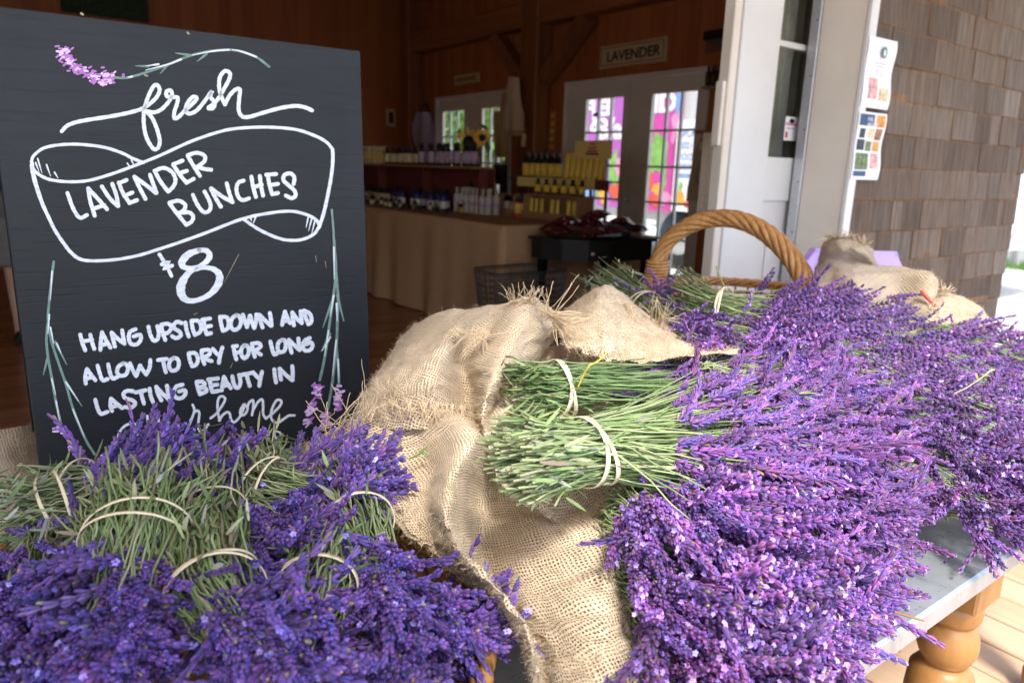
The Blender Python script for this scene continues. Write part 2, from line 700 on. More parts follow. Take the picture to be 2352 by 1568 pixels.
# white door jamb and casing
M_METAL = plain('brushed_steel_strip', (0.52, 0.53, 0.56), 0.35, 0.6, 0.08, 60)
t = thing('door_jamb', 'cream door jamb with a thin white edge beside the shingle wall', 'door frame', (3.08, 1.85, 0))
b = MB()
b.bbox((3.05, 1.742, 0), (3.10, 1.95, 2.55), 0.003)
b.build('jamb_board', M_CREAM, t)
b = MB()
b.bbox((3.044, 1.722, 0), (3.102, 1.741, 2.55), 0.003)
b.build('corner_bead', M_WHITE, t)
b = MB()
b.bbox((3.046, 1.952, 0), (3.1, 2.0, 2.55), 0.002)
b.build('weather_strip', M_METAL, t)
for k in range(9):
    b = MB()
    b.lathe([(0.004, 0), (0.003, 0.002), (0, 0.0025)], n=8)
    V = np.concatenate(b.v)
    V = np.stack([3.046 - V[:, 2], 1.968 + V[:, 0], 0.30 + 0.23 * k + V[:, 1]], 1)
    b.v = [V]
    b.build('screw', M_DARK, t)

# white sliding door with a window, pushed back behind the wall
M_GLASS = NT('window_glass')
_tr = M_GLASS.n('BsdfTransparent')
_tr.inputs[0].default_value = (0.93, 0.95, 0.94, 1)
_gl = M_GLASS.n('BsdfGlossy')
_gl.inputs['Roughness'].default_value = 0.03
_mx = M_GLASS.n('MixShader')
_mx.inputs[0].default_value = 0.05
M_GLASS.l(_tr.outputs[0], _mx.inputs[1])
M_GLASS.l(_gl.outputs[0], _mx.inputs[2])
M_GLASS.l(_mx.outputs[0], M_GLASS.t.nodes['Material Output'].inputs[0])
M_GLASS = M_GLASS.m
t = thing('sliding_door', 'white panelled sliding door with a tall window beside the cream jamb', 'door', (3.1, 2.0, 0))
b = MB()
b.bbox((2.60, 2.012, 0.04), (2.862, 2.056, 2.4), 0.003)
b.bbox((3.36, 2.012, 0.04), (3.6, 2.056, 2.4), 0.003)
b.bbox((2.863, 2.012, 1.13), (3.359, 2.056, 1.325), 0.003)
b.bbox((2.863, 2.012, 0.04), (3.359, 2.056, 0.3), 0.003)
b.bbox((2.863, 2.012, 2.2), (3.359, 2.056, 2.4), 0.003)
b.build('frame', M_WHITE, t)
b = MB()
b.box((2.863, 2.026, 0.30), (3.359, 2.05, 1.129))
b.bbox((2.93, 2.017, 0.40), (3.29, 2.025, 0.99), 0.004)
b.build('lower_panel', M_WHITE, t)
b = MB()
b.bbox((2.863, 2.018, 1.79), (3.359, 2.05, 1.815), 0.002)
b.build('muntin', M_WHITE, t)
b = MB()
b.box((2.863, 2.034, 1.326), (3.359, 2.037, 2.199))
b.build('pane', M_GLASS, t)
b = MB()
b.bbox((2.552, 2.02, 0.04), (2.598, 2.075, 2.42), 0.004)
b.build('edge_strip', M_CREAM, t)
b = MB()
b.bbox((2.53, 2.03, 1.36), (2.551, 2.07, 1.62), 0.004)
b.build('latch', M_CREAM, t)
# dark timber behind the glass
t = thing('door_curtain', 'dull olive curtain hanging behind the sliding door window', 'curtain', (3.1, 2.14, 1.0))
b = MB()
G = [[(2.87 + 0.012 * i, 2.14 + 0.012 * math.sin(i * 1.3), z) for i in range(42)] for z in np.linspace(1.0, 2.3, 4)]
b.grid(G)
b.build('cloth', plain('olive_cloth', (0.24, 0.23, 0.18), 0.9), t, True)

# stained wall with the two pairs of french doors
t = thing('stained_wall', 'dark reddish board wall carrying the two pairs of glazed doors', 'wall', (5.05, 6, 0))
b = MB()
D1, D2, ZT = (4.16, 6.04), (6.98, 8.72), 2.11
b.box((5.03, 1.951, 0), (5.15, D1[0], 3.449))
b.box((5.03, D1[1], 0), (5.15, D2[0], 3.449))
b.box((5.03, D2[1], 0), (5.15, 9.7, 3.449))
b.box((5.03, D1[0], ZT), (5.15, D1[1], 3.449))
b.box((5.03, D2[0], ZT), (5.15, D2[1], 3.449))
b.build('boards', M_PINE, t)
b = MB()
for i in range(56):
    y = 1.96 + 0.14 * i
    zlo = 0.0
    if D1[0] < y < D1[1] or D2[0] < y < D2[1]:
        zlo = ZT + 0.02
    b.bbox((5.022, y, zlo), (5.029, y + 0.134, 3.448), 0.003)
b.build('planks', M_PINE, t)
t = thing('rear_wall', 'dark board wall at the far end of the shop', 'wall', (0, 9.6, 0))
b = MB()
b.box((-4, 9.55, 0), (5.02, 9.7, 3.448))
b.build('boards', M_PINEX, t)
t = thing('side_wall', 'dark board wall with a wide open loading doorway behind the chalkboard', 'wall', (-4, 5, 0))
b = MB()
b.box((-4.1, 1.9, 0), (-4.001, 3.0, 3.448))
b.box((-4.1, 4.4, 0), (-4.001, 9.55, 3.448))
b.box((-4.1, 3.0, 2.0), (-4.001, 4.4, 3.448))
b.build('boards', M_PINE, t)
b = MB()
b.box((-4.1, 1.76, 0), (-1.6, 1.899, 2.549))
b.build('front_boards', M_SH, t)

def timber(name, lab, lo, hi, m):
    t = thing(name, lab, 'timber', ((lo[0] + hi[0]) / 2, (lo[1] + hi[1]) / 2, lo[2]))
    bb = MB()
    bb.bbox(lo, hi, 0.012)
    bb.build('squared_log', m, t)
    return t


timber('timber_post', 'heavy dark timber post standing between the two pairs of glazed doors', (4.80, 6.27, 0.008), (5.02, 6.56, 3.448), M_POST)
timber('timber_post', 'timber post in the far shop corner beyond the small window doors', (4.80, 9.08, 0.008), (5.02, 9.3, 3.448), M_POST)
timber('timber_beam', 'horizontal timber beam above the small window doors', (4.82, 6.565, 2.68), (5.018, 9.075, 2.93), M_BEAM)
timber('timber_beam', 'horizontal timber beam above the carved lavender sign', (4.82, 2.0, 2.68), (5.018, 6.265, 2.93), M_BEAM)


def brace(y0, z0_, y1, z1, lab):
    t = thing('timber_brace', lab, 'timber', (4.9, (y0 + y1) / 2, min(z0_, z1)))
    d = np.array([0, y1 - y0, z1 - z0_])
    d = d / np.linalg.norm(d)
    nn = np.cross([1, 0, 0], d) * 0.075
    V = []
    for X in (4.84, 4.98):
        for q, s in ((0, 1), (1, 1), (1, -1), (0, -1)):
            p = np.array([X, (y0, y1)[q], (z0_, z1)[q]]) + s * nn
            V.append(p)
    b = MB().add(V, [(0, 1, 2, 3), (7, 6, 5, 4), (0, 4, 5, 1), (1, 5, 6, 2), (2, 6, 7, 3), (3, 7, 4, 0)])
    b.build('squared_log', M_POST, t)


brace(6.60, 2.16, 7.18, 2.67, 'diagonal brace left of the dark timber post, above the hanging tote bags')
brace(6.24, 2.16, 5.60, 2.67, 'diagonal brace between the dark timber post and the carved lavender sign')


def french(D, lab, gl, lr):
    """D: wall opening; gl: the two glass spans along y"""
    t = thing('french_door', lab, 'double door', (5.03, (D[0] + D[1]) / 2, 0), 'glazed double doors')
    b = MB()
    b.bbox((5.0, D[0], 0.008), (5.12, D[0] + 0.045, ZT), 0.003)
    b.bbox((5.0, D[1] - 0.045, 0.008), (5.12, D[1], ZT), 0.003)
    b.bbox((5.0, D[0] + 0.046, ZT - 0.04), (5.12, D[1] - 0.046, ZT), 0.003)
    b.build('frame', M_CREAM, t)
    mid = (D[0] + D[1]) / 2
    spans = ((D[0] + 0.05, mid - 0.002), (mid + 0.002, D[1] - 0.05))
    for (a, c), (g0, g1) in zip(spans, gl):
        b = MB()
        z0g, z1g = 0.328, 1.925
        b.bbox((5.03, a, 0.012), (5.075, g0, ZT - 0.045), 0.003)
        b.bbox((5.03, g1, 0.012), (5.075, c, ZT - 0.045), 0.003)
        b.bbox((5.03, g0 + 0.0005, 0.012), (5.075, g1 - 0.0005, z0g), 0.003)
        b.bbox((5.03, g0 + 0.0005, z1g), (5.075, g1 - 0.0005, ZT - 0.045), 0.003)
        leaf = b.build('door_leaf', M_CREAM, t)
        b = MB()
        for k in (1, 2):
            y = g0 + (g1 - g0) * k / 3
            b.bbox((5.036, y - 0.011, z0g + 0.0005), (5.068, y + 0.011, z1g - 0.0005), 0.002)
        for k in range(1, 5):
            z = z0g + (z1g - z0g) * k / 5
            b.bbox((5.039, g0 + 0.0008, z - 0.01), (5.065, g1 - 0.0008, z + 0.01), 0.002)
        o = b.build('muntins', M_WHITE, t)
        b = MB()
        b.box((5.05, g0 + 0.001, z0g + 0.001), (5.053, g1 - 0.001, z1g - 0.001))
        o = b.build('pane', M_GLASS, t)
    b = MB()
    b.lathe([(0.03, 0), (0.03, 0.006), (0.012, 0.01), (0.012, 0.03), (0.027, 0.04), (0.03, 0.052), (0.02, 0.066), (0, 0.07)], n=14)
    V = np.concatenate(b.v)
    b.v = [np.stack([5.03 - V[:, 2], mid + lr + V[:, 0], 0.98 + V[:, 1]], 1)]
    b.build('door_knob', M_METAL, t, True)
    b = MB()
    for zz in (0.25, 1.05, 1.85):
        b.bbox((5.022, D[0] + 0.045, zz), (5.03, D[0] + 0.056, zz + 0.09), 0.002)
    b.build('hinge', M_METAL, t)


french(D1, 'wide glazed double doors under the carved lavender sign, pink banner outside', ((4.30, 4.82), (5.19, 5.72)), -0.06)
french(D2, 'smaller looking glazed double doors with green trees outside, behind the sunflowers', ((7.12, 7.62), (8.03, 8.56)), -0.06)
# ---------------------------------------------------------------- outside the glazed doors
def text(name, s, size, o, xa, ya, mat, parent=None, ext=0.0008, bold=0.0, align='LEFT', sx=1.0):
    cu = bpy.data.curves.new(name, 'FONT')
    cu.body = s
    cu.size = size
    cu.extrude = ext
    cu.offset = bold
    cu.align_x = align
    cu.align_y = 'BOTTOM_BASELINE'
    cu.resolution_u = 3
    cu.materials.append(mat)
    tmp = bpy.data.objects.new(name, cu)
    me = bpy.data.meshes.new_from_object(tmp)
    bpy.data.objects.remove(tmp)
    bpy.data.curves.remove(cu)
    ob = bpy.data.objects.new(name, me)
    col.objects.link(ob)
    xa, ya = Vector(xa).normalized(), Vector(ya).normalized()
    za = xa.cross(ya)
    M = Matrix((xa * sx, ya, za)).transposed().to_4x4()
    M.translation = Vector([float(q) for q in o])
    if parent is not None:
        ob.parent = parent
        M.translation = M.translation - Vector(parent.location)
    ob.matrix_local = M
    return ob


def blob_patch(b, c, ry, rz, xa, ya, n=9, jit=0.25, mi=0, seed=0):
    """flat irregular painted patch around c in the plane of xa, ya"""
    r = np.random.default_rng(seed)
    th = np.arange(n) * 2 * math.pi / n
    k = 1 + r.uniform(-jit, jit, n)
    V = np.array(c) + (np.cos(th) * ry * k)[:, None] * np.array(xa, float) + (np.sin(th) * rz * k)[:, None] * np.array(ya, float)
    b.add(V, [tuple(range(n))], mi)


M_MAG = plain('banner_magenta', (0.62, 0.075, 0.36), 0.5, 0, 0.05, 2)
M_PUR = plain('banner_purple', (0.45, 0.12, 0.46), 0.5, 0, 0.05, 2)
M_BWHITE = plain('banner_white', (0.85, 0.85, 0.85), 0.5, 0, 0.02, 2)
M_LEAFY = plain('banner_leaf_green', (0.22, 0.45, 0.10), 0.5, 0, 0.3, 12)
M_REDP = plain('banner_red', (0.70, 0.10, 0.05), 0.5, 0, 0.2, 12)
M_ORP = plain('banner_orange', (0.85, 0.38, 0.06), 0.5, 0, 0.2, 12)
M_PINKP = plain('banner_pink', (0.85, 0.30, 0.50), 0.5, 0, 0.2, 12)
M_BLUEP = plain('banner_blue', (0.20, 0.36, 0.62), 0.5, 0, 0.2, 12)
YA, ZA, XA = (0, -1, 0), (0, 0, 1), (1, 0, 0)
BX = 6.30
OUT = []
t = thing('banner', 'pink and purple printed banner with white letters and flowers, seen through the glazed doors', 'banner', (BX, 6.3, 1.5))
b = MB()
b.box((BX, 5.57, 0.80), (BX + 0.006, 6.40, 2.25), 0)
b.box((BX, 6.401, 0.80), (BX + 0.006, 7.6, 2.25), 1)
b.build('sheet', [M_MAG, M_PUR], t)
b = MB()
k = 0
for (c, ry, rz, mi) in [((5.85, 1.55), .10, .14, 0), ((5.95, 1.35), .12, .16, 0), ((5.78, 1.25), .06, .22, 0), ((6.0, 1.12), .10, .10, 1), ((5.86, 1.05), .08, .07, 2),
                        ((5.92, 0.92), .12, .07, 1), ((5.72, 0.95), .10, .08, 3), ((5.66, 1.75), .05, .18, 3), ((5.64, 2.0), .04, .2, 4), ((6.05, 1.7), .05, .1, 3),
                        ((6.6, 1.28), .10, .2, 0), ((6.55, 1.0), .12, .1, 1), ((6.75, 0.95), .1, .1, 2), ((6.9, 1.05), .1, .12, 0), ((7.05, 0.98), .1, .1, 4), ((6.52, 1.3), .04, .12, 3)]:
    blob_patch(b, (BX - 0.003 - 0.0004 * k, c[0], c[1]), ry, rz, YA, ZA, 11, 0.4, mi, k)
    k += 1
b.build('flower_print', [M_LEAFY, M_REDP, M_ORP, M_PINKP, M_BLUEP], t)
text('lettering', 'FLEE', 0.25, (BX - 0.004, 7.17, 1.90), YA, ZA, M_BWHITE, t, 0.001, 0.012, sx=1.05)
text('lettering', '&', 0.34, (BX - 0.004, 7.06, 1.70), YA, ZA, M_BWHITE, t, 0.001, 0.01)
text('lettering', 'B/a', 0.34, (BX - 0.004, 6.92, 1.62), YA, ZA, M_BWHITE, t, 0.001, 0.012)
text('lettering', 'ID', 0.27, (BX - 0.004, 6.02, 1.90), YA, ZA, M_BWHITE, t, 0.001, 0.014, sx=1.35)
text('lettering', 'PASSES', 0.12, (BX - 0.004, 7.0, 1.46), YA, ZA, M_BWHITE, t, 0.001, 0.005)
OUT.append(t)
t = thing('poster_board', 'tall pale poster with grey blue lettering outside the glazed doors, beside the pink banner', 'poster', (BX - .02, 5.4, 1.3))
b = MB()
b.box((BX - 0.03, 5.2, 0.82), (BX - 0.01, 5.60, 1.80), 0)
b.build('sheet', M_BWHITE, t)
b = MB()
for k, (c, ry, rz, mi) in enumerate([((5.48, 0.98), .06, .09, 0), ((5.48, 1.09), .03, .05, 1), ((5.35, 0.9), .07, .05, 2), ((5.3, 1.7), .08, .05, 3)]):
    blob_patch(b, (BX - 0.033 - .0004 * k, c[0], c[1]), ry, rz, YA, ZA, 10, 0.3, mi, k)
b.box((BX - 0.034, 5.22, 1.19), (BX - 0.0325, 5.55, 1.23), 3)
b.build('print', [M_ORP, M_LEAFY, M_REDP, M_BLUEP], t)
for s, z in (('SPLASH', 1.62), ('2021', 1.50), ('FOOD', 1.38), ('DRINK', 1.27)):
    text('lettering', s, 0.10, (BX - 0.034, 5.55, z), YA, ZA, M_BLUEP, t, 0.001)
OUT.append(t)
# white trailer behind the banner
t = thing('white_trailer', 'white utility trailer parked outside behind the pink banner', 'trailer', (7.4, 5.2, -0.16))
b = MB()
b.bbox((6.34, 2.3, 0.50), (8.4, 8.1, 2.75), 0.03)
b.bbox((6.36, 2.4, 0.36), (8.38, 8.0, 0.495), 0.01)
b.build('body', M_WHITE, t)
for yy in (4.6, 5.5):
    b = MB()
    b.lathe([(0.10, -0.1), (0.30, -0.1), (0.335, -0.06), (0.335, 0.06), (0.30, 0.1), (0.1, 0.1)], n=24)
    V = np.concatenate(b.v)
    b.v = [np.stack([6.42 + V[:, 2], yy + V[:, 0], 0.18 + V[:, 1]], 1)]
    w = b.build('wheel', M_DARK, t, True)
    b = MB()
    b.lathe([(0.0, -0.115), (0.12, -0.115), (0.18, -0.104), (0.18, -0.101)], n=16)
    V = np.concatenate(b.v)
    b.v = [np.stack([6.42 + V[:, 2], yy + V[:, 0], 0.18 + V[:, 1]], 1)]
    r = b.build('rim', M_METAL, None, True)
    r.parent = w
    for vtx in r.data.vertices:
        vtx.co = vtx.co - Vector(t.location)
b = MB()
b.box((6.35, 4.9, 0.06), (6.55, 5.2, 0.35))
b.build('reflector', M_ORP, t)

OUT.append(t)
# the whole group stands 8 m out, clear of the barn's shadow, and is a third larger than first drawn
for o, dz in zip(OUT, (1.575, 1.315, -.16)):
    x_, y_, z_ = o.location
    o.scale = (1.3,) * 3
    o.location = (x_ * 1.3, y_ * 1.3, dz)

M_TLEAF = tinted('tree_leaf', 0.5, 0.3, 0, 0.35)
M_BARK = plain('tree_bark', (0.16, 0.12, 0.09), 0.9, 0, 0.3, 12, 0.1, 0.4)


def tree(x, y, h, rad, lab, seed, n=5200):
    r = np.random.default_rng(seed)
    t = thing('tree', lab, 'tree', (x, y, -0.16), 'trees beyond the far glazed doors')
    b = MB()
    b.tube([(x, y, -0.16), (x + .1, y, h * .3), (x, y + .15, h * .6), (x, y, h * .85)], [0.2, 0.16, 0.1, 0.04], 8)
    for k in range(9):
        a, z = r.uniform(0, 6.28), r.uniform(.2, .7) * h
        e = np.array([x + math.cos(a) * rad * .7, y + math.sin(a) * rad * .7, z + rad * .5])
        b.tube([(x, y, z), (np.array([x, y, z]) + e) / 2 + [0, 0, .1], e], [0.07, 0.05, 0.02], 5)
    b.build('trunk', M_BARK, t, True)
    cl = r.normal(0, 1, (34, 3))
    cl = nrmz(cl) * r.uniform(.35, 1, (34, 1)) * [rad, rad, h * .42] + [x, y, h * .52]
    k = r.integers(0, 34, n)
    c = cl[k] + r.normal(0, rad * .16, (n, 3))
    u = nrmz(r.normal(0, 1, (n, 3)))
    w = nrmz(np.cross(u, r.normal(0, 1, (n, 3))))
    s = r.uniform(.05, .12, (n, 1))
    V = np.stack([c - u * s, c + w * s * .5, c + u * s, c - w * s * .5], 1).reshape(-1, 3)
    g = np.array([0.10, 0.22, 0.035]) * r.uniform(.5, 1.7, (n, 1)) + np.array([.05, .02, 0]) * r.random((n, 1))
    npmesh('crown', V, [np.arange(4 * n).reshape(n, 4)], M_TLEAF, t, False, np.repeat(g, 4, 0))


tree(10.5, 15.2, 4.6, 1.8, 'bright green leafy tree nearest to the far glazed doors', 1)
tree(10.2, 18.0, 5.2, 2.0, 'green leafy tree behind the sunflowers, outside the far glazed doors', 2)
tree(13.5, 20.5, 6.0, 2.6, 'tall green tree at the back of the trees outside the far glazed doors', 3)

# corrugated fence and grass beyond the shingle corner
t = thing('metal_fence', 'grey corrugated metal fence beyond the shingle wall corner', 'fence', (14, 4.7, -0.16))
b = MB()
G = []
for i in range(400):
    y = 1.0 + i * 0.03
    dx = 0.018 * math.sin(i * 2 * math.pi / 8)
    G.append([(14.0 + dx, y, -0.16), (14.0 + dx, y, 2.6)])
b.grid(G)
b.build('sheeting', plain('corrugated_steel', (0.36, 0.37, 0.37), 0.5, 0.2, 0.1, 3), t, True)
b = MB()
for z in (0.3, 2.3):
    b.bbox((14.03, 1.0, z), (14.09, 12.9, z + 0.09))
b.build('rail', M_METAL, t)
r = np.random.default_rng(5)
n = 5000
c = np.stack([13.75 + r.normal(0, .16, n), r.uniform(1, 12, n), np.full(n, -0.16)], 1)
a = r.uniform(0, 6.28, n)
h = r.uniform(.04, .2, n)
side = np.stack([np.cos(a), np.sin(a), 0 * a], 1) * 0.006
V = np.stack([c - side, c + side, c + np.stack([r.normal(0, .04, n), r.normal(0, .04, n), h], 1)], 1).reshape(-1, 3)
g = np.array([.10, .22, .04]) * r.uniform(.6, 1.5, (n, 1))
o = npmesh('grass', V, [np.arange(3 * n).reshape(n, 3)], M_TLEAF, None, False, np.repeat(g, 3, 0))
tag(o, 'strip of green grass along the foot of the corrugated fence', 'grass', None, 'stuff')

# ---------------------------------------------------------------- shop counter
M_CLOTH = NT('brown_jute_cloth')
_v = M_CLOTH.coord()
_n = M_CLOTH.noise(M_CLOTH.coord((120, 120, 120)), 1, 3)
M_CLOTH.set(M_CLOTH.ramp(_n, [(0.3, (0.34, 0.195, 0.10)), (0.7, (0.48, 0.30, 0.165))]), 0.95, 0, 0.05)
M_CLOTH.bump(_n, 0.4, 0.002)
M_CLOTH = M_CLOTH.m
t = thing('draped_counter', 'long shop counter draped to the floor in brown jute cloth', 'counter', (3.5, 6.4, 0.008))
b = MB()
b.bbox((3.0, 4.24, 0.78), (4.12, 8.6, 0.832))
for (x, y) in ((3.1, 4.4), (4.0, 4.4), (3.1, 8.4), (4.0, 8.4)):
    b.bbox((x - .035, y - .035, 0.008), (x + .035, y + .035, 0.779))
b.build('table', M_PINE, t)
path = [(2.97, 8.6 - 0.02 * i) for i in range(219)] + [(2.975, 4.21), (2.99, 4.2)] + [(3.0 + 0.02 * i, 4.20) for i in range(57)]
path = np.array(path)
nn = np.array([(-1, 0)] * 219 + [(-.9, -.4), (-.5, -.85)] + [(0, -1)] * 57, float)
s = np.concatenate([[0], np.cumsum(np.linalg.norm(np.diff(path, axis=0), axis=1))])
fold = np.sin(s * 9 + 1.5 * np.sin(s * 2.3)) * .6 + np.sin(s * 21 + 2 * np.sin(s * 1.1)) * .25
rows = []
for z in (0.836, 0.826, 0.80, 0.74, 0.6, 0.45, 0.3, 0.15, 0.02):
    k = (0.836 - z) / 0.82
    amp = 0.004 + 0.035 * k
    out = 0.002 + 0.035 * k ** 1.2
    if z == 0.836:
        amp, out = 0, -0.006
    p = path + nn * (out + amp * fold)[:, None]
    rows.append(np.concatenate([p, np.full((len(p), 1), z)], 1))
b = MB()
b.grid(rows)
b.build('cloth_skirt', M_CLOTH, t, True)
b = MB()
b.bbox((2.975, 4.205, 0.8335), (4.13, 8.6, 0.840))
b.build('cloth_top', M_CLOTH, t)
CT = 0.8405

# goods: one builder per kind, copies placed in a loop
M_LAB = {}
for nme, c in dict(cream_label=(.55, .46, .28), lilac_label=(.40, .28, .38), yellow_label=(.62, .40, .04), white_label=(.66, .64, .60), yellow_tube=(.64, .43, .07),
                   clear_plastic=(.42, .38, .32), lilac_card=(.36, .23, .33), orange_card=(.40, .14, .05), yellow_card=(.66, .48, .16), cobalt_glass=(.02, .018, .09),
                   amber_glass=(.07, .028, .012), red_label=(.5, .02, .03), wood_crate=(.30, .15, .07), maroon_wood=(.12, .022, .018)).items():
    M_LAB[nme] = plain(nme, c, 0.35 if 'glass' in nme or 'plastic' in nme else 0.6, 0, 0.08, 60)


def bottle(lab, group, h, r, body, label, cap, capr=.5, pump=False, loc=(0, 0, 0), frac=(.12, .62)):
    t = thing('bottle', lab, 'bottle', loc, group)
    x, y, z = loc
    b = MB()
    b.lathe([(r * .92, 0), (r, h * .02), (r, h * .66), (r * .8, h * .71), (r * .42, h * .75), (r * .42, h * .79)], (x, y, z), 12)
    b.build('body', body, t, True)
    b = MB()
    b.lathe([(r * 1.03, h * frac[0]), (r * 1.03, h * frac[1])], (x, y, z), 12)
    bb = b.build('label', label, t, True)
    b = MB()
    if pump:
        b.lathe([(r * .5, h * .78), (r * .5, h * .86), (r * .18, h * .87), (r * .18, h * .95), (r * .3, h * .955), (r * .3, h)], (x, y, z), 10)
        b.box((x - r * 1.1, y - r * .15, z + h * .96), (x, y + r * .15, z + h * .99))
    else:
        b.lathe([(r * capr, h * .78), (r * capr, h * .97), (r * capr * .7, h)], (x, y, z), 10)
    b.build('cap', cap, t, True)
    return t


def row(proto, spots, lab=None, group=None):
    for i, p in enumerate(spots):
        if i == 0:
            proto.location = [float(q) for q in p]
        else:
            dup(proto, p)


# riser shelf along the back of the counter
t = thing('riser_shelf', 'long narrow wooden riser shelf along the back of the counter', 'shelf', (3.5, 6.6, CT))
b = MB()
b.bbox((3.36, 5.25, 1.222), (3.60, 8.3, 1.242), 0.003)
b.build('board', M_LAB['wood_crate'], t)
for yy in (5.3, 6.3, 7.3, 8.25):
    b = MB()
    b.bbox((3.48, yy - .012, CT), (3.58, yy + .012, 1.2215), 0.002)
    b.build('upright', M_LAB['maroon_wood'], t)
b = MB()
b.bbox((3.605, 5.25, CT), (3.618, 8.3, 1.2215), .002)
b.build('back_panel', M_LAB['maroon_wood'], t)
r = np.random.default_rng(21)
pr = bottle('black capped lilac label bottle in the right half of the riser shelf row', 'lilac bottles on the riser shelf', .20, .032, M_DARK, M_LAB['lilac_label'], M_DARK, .62, loc=(3.45, 5.4, 1.2425))
row(pr, [(3.43 + r.uniform(-.02, .05), y, 1.2425) for y in np.arange(5.36, 6.35, 0.066)])
pr = bottle('black capped cream label bottle in the middle of the riser shelf row', 'cream bottles on the riser shelf', .17, .028, M_DARK, M_LAB['cream_label'], M_DARK, .6, loc=(3.45, 6.4, 1.2425))
row(pr, [(3.44 + r.uniform(-.03, .05), y, 1.2425) for y in np.arange(6.40, 7.0, 0.063)])
pr = bottle('pale narrow bottle with a light cap at the left end of the riser shelf', 'pale bottles on the riser shelf', .18, .026, M_LAB['cream_label'], M_LAB['yellow_card'], M_LAB['cream_label'], .8, loc=(3.45, 7.1, 1.2425))
row(pr, [(3.45 + r.uniform(-.03, .05), y, 1.2425) for y in np.arange(7.05, 8.25, 0.06)])
# below the riser
pr = bottle('blue black pump bottle under the riser shelf', 'cobalt bottles below the riser', .20, .035, M_LAB['cobalt_glass'], M_LAB['white_label'], M_DARK, .5, True, (3.5, 6.0, CT), (.08, .42))
row(pr, [(3.35 + r.uniform(0, .2), y, CT) for y in np.arange(5.70, 6.7, 0.072)])
pr = bottle('small amber dropper bottle standing mid counter', 'amber dropper bottles', .12, .025, M_LAB['amber_glass'], M_LAB['cream_label'], M_DARK, .5, False, (3.5, 6.9, CT), (.1, .55))
row(pr, [(3.55 + r.uniform(0, .15), y, CT) for y in np.arange(6.72, 7.9, 0.06)])
pr = bottle('tall clear bottle of bath salts on the counter', 'clear tall bottles', .22, .032, M_LAB['clear_plastic'], M_LAB['lilac_label'], M_LAB['clear_plastic'], .45, False, (3.5, 5.6, CT), (.3, .5))
row(pr, [(3.50 + .08 * (k % 2), 5.18 + .085 * (k // 2), CT) for k in range(14)])


def jar(lab, group, h, r, lidc, bodyc, loc, n=14):
    t = thing('jar', lab, 'jar', loc, group)
    x, y, z = loc
    b = MB()
    b.lathe([(r * .95, 0), (r, h * .06), (r, h * .58)], (x, y, z), n)
    b.build('body', bodyc, t, True)
    b = MB()
    b.lathe([(r * 1.03, h * .58), (r * 1.03, h * .97), (r * .97, h), (0, h)], (x, y, z), n)
    b.build('lid', lidc, t, True)
    return t


g = 'black lidded yellow jars'
j = jar('single black lidded yellow jar at the front edge of the counter', g, .075, .047, M_DARK, M_LAB['yellow_label'], tuple(atz(1064, 487, CT)))
dup(j, atz(1100, 489, CT), 'lower black lidded yellow jar of the two stacked jars')
dup(j, atz(1100, 489, CT) + np.array([0, 0, .0755]), 'upper black lidded yellow jar of the two stacked jars')
dup(j, atz(1127, 490, CT), 'black lidded yellow jar right of the stacked pair')
dup(j, atz(1130, 489.5, CT) + np.array([.1, .02, 0]), 'black lidded yellow jar behind the right end of the jar row')
jar('squat white jar at the left end of the counter', g, .08, .06, M_LAB['white_label'], M_LAB['white_label'], tuple(atz(853, 451, CT)))
pr = jar('pale jar with white lid standing mid counter', 'pale jars mid counter', .10, .045, M_LAB['white_label'], M_LAB['cream_label'], (3.6, 7.7, CT))
row(pr, [(3.5 + .1 * (k % 3), 7.6 + .12 * (k // 3), CT) for k in range(9)])


r = np.random.default_rng(55)
pr = bottle('tiny dark bottle in the crowded front row of the counter', 'tiny dark bottles along the counter front', .085, .02, M_DARK, M_LAB['cream_label'], M_DARK, .7, False, (0, 0, 0))
row(pr, [(3.10 + r.uniform(0, .2), y + r.uniform(-.02, .02), CT) for y in np.arange(5.75, 8.3, .085)])
pr = jar('tiny amber pot with dark lid in the crowded front row of the counter', 'tiny amber pots along the counter front', .05, .026, M_DARK, M_LAB['amber_glass'], (0, 0, 0), 10)
row(pr, [(3.06 + r.uniform(0, .2), y + r.uniform(-.03, .03), CT) for y in np.arange(5.3, 8.2, .12)])
pr = bottle('dark bottle with a dull label crowding behind the clear bottles', 'dark bottles behind the clear bottles', .19, .03, M_DARK, M_LAB['clear_plastic'], M_DARK, .6, False, (0, 0, 0))
row(pr, [(3.68 + r.uniform(0, .12), y, CT) for y in np.arange(4.95, 5.8, .07)])


def carton(lab, size, mats, loc, rz=0.0, group=None):
    t = thing('carton', lab, 'box', loc, group)
    x, y, z = loc
    a, c, h = size
    R = Matrix.Rotation(rz, 3, 'Z')
    b = MB()
    b.box((-a / 2, -c / 2, 0), (a / 2, c / 2, h), 0, R, loc)
    b.build('body', mats[0], t)
    b = MB()
    b.box((-a / 2 - .0015, -c / 2 + c * .12, h * .2), (-a / 2 - .0005, c / 2 - c * .12, h * .8), 0, R, loc)
    b.build('label', mats[1], t)
    b = MB()
    b.box((-a / 2 + .004, -c / 2 + .004, h + .0004), (a / 2 - .004, c / 2 - .004, h + .004), 0, R, loc)
    b.build('flap', mats[0], t)
    return t


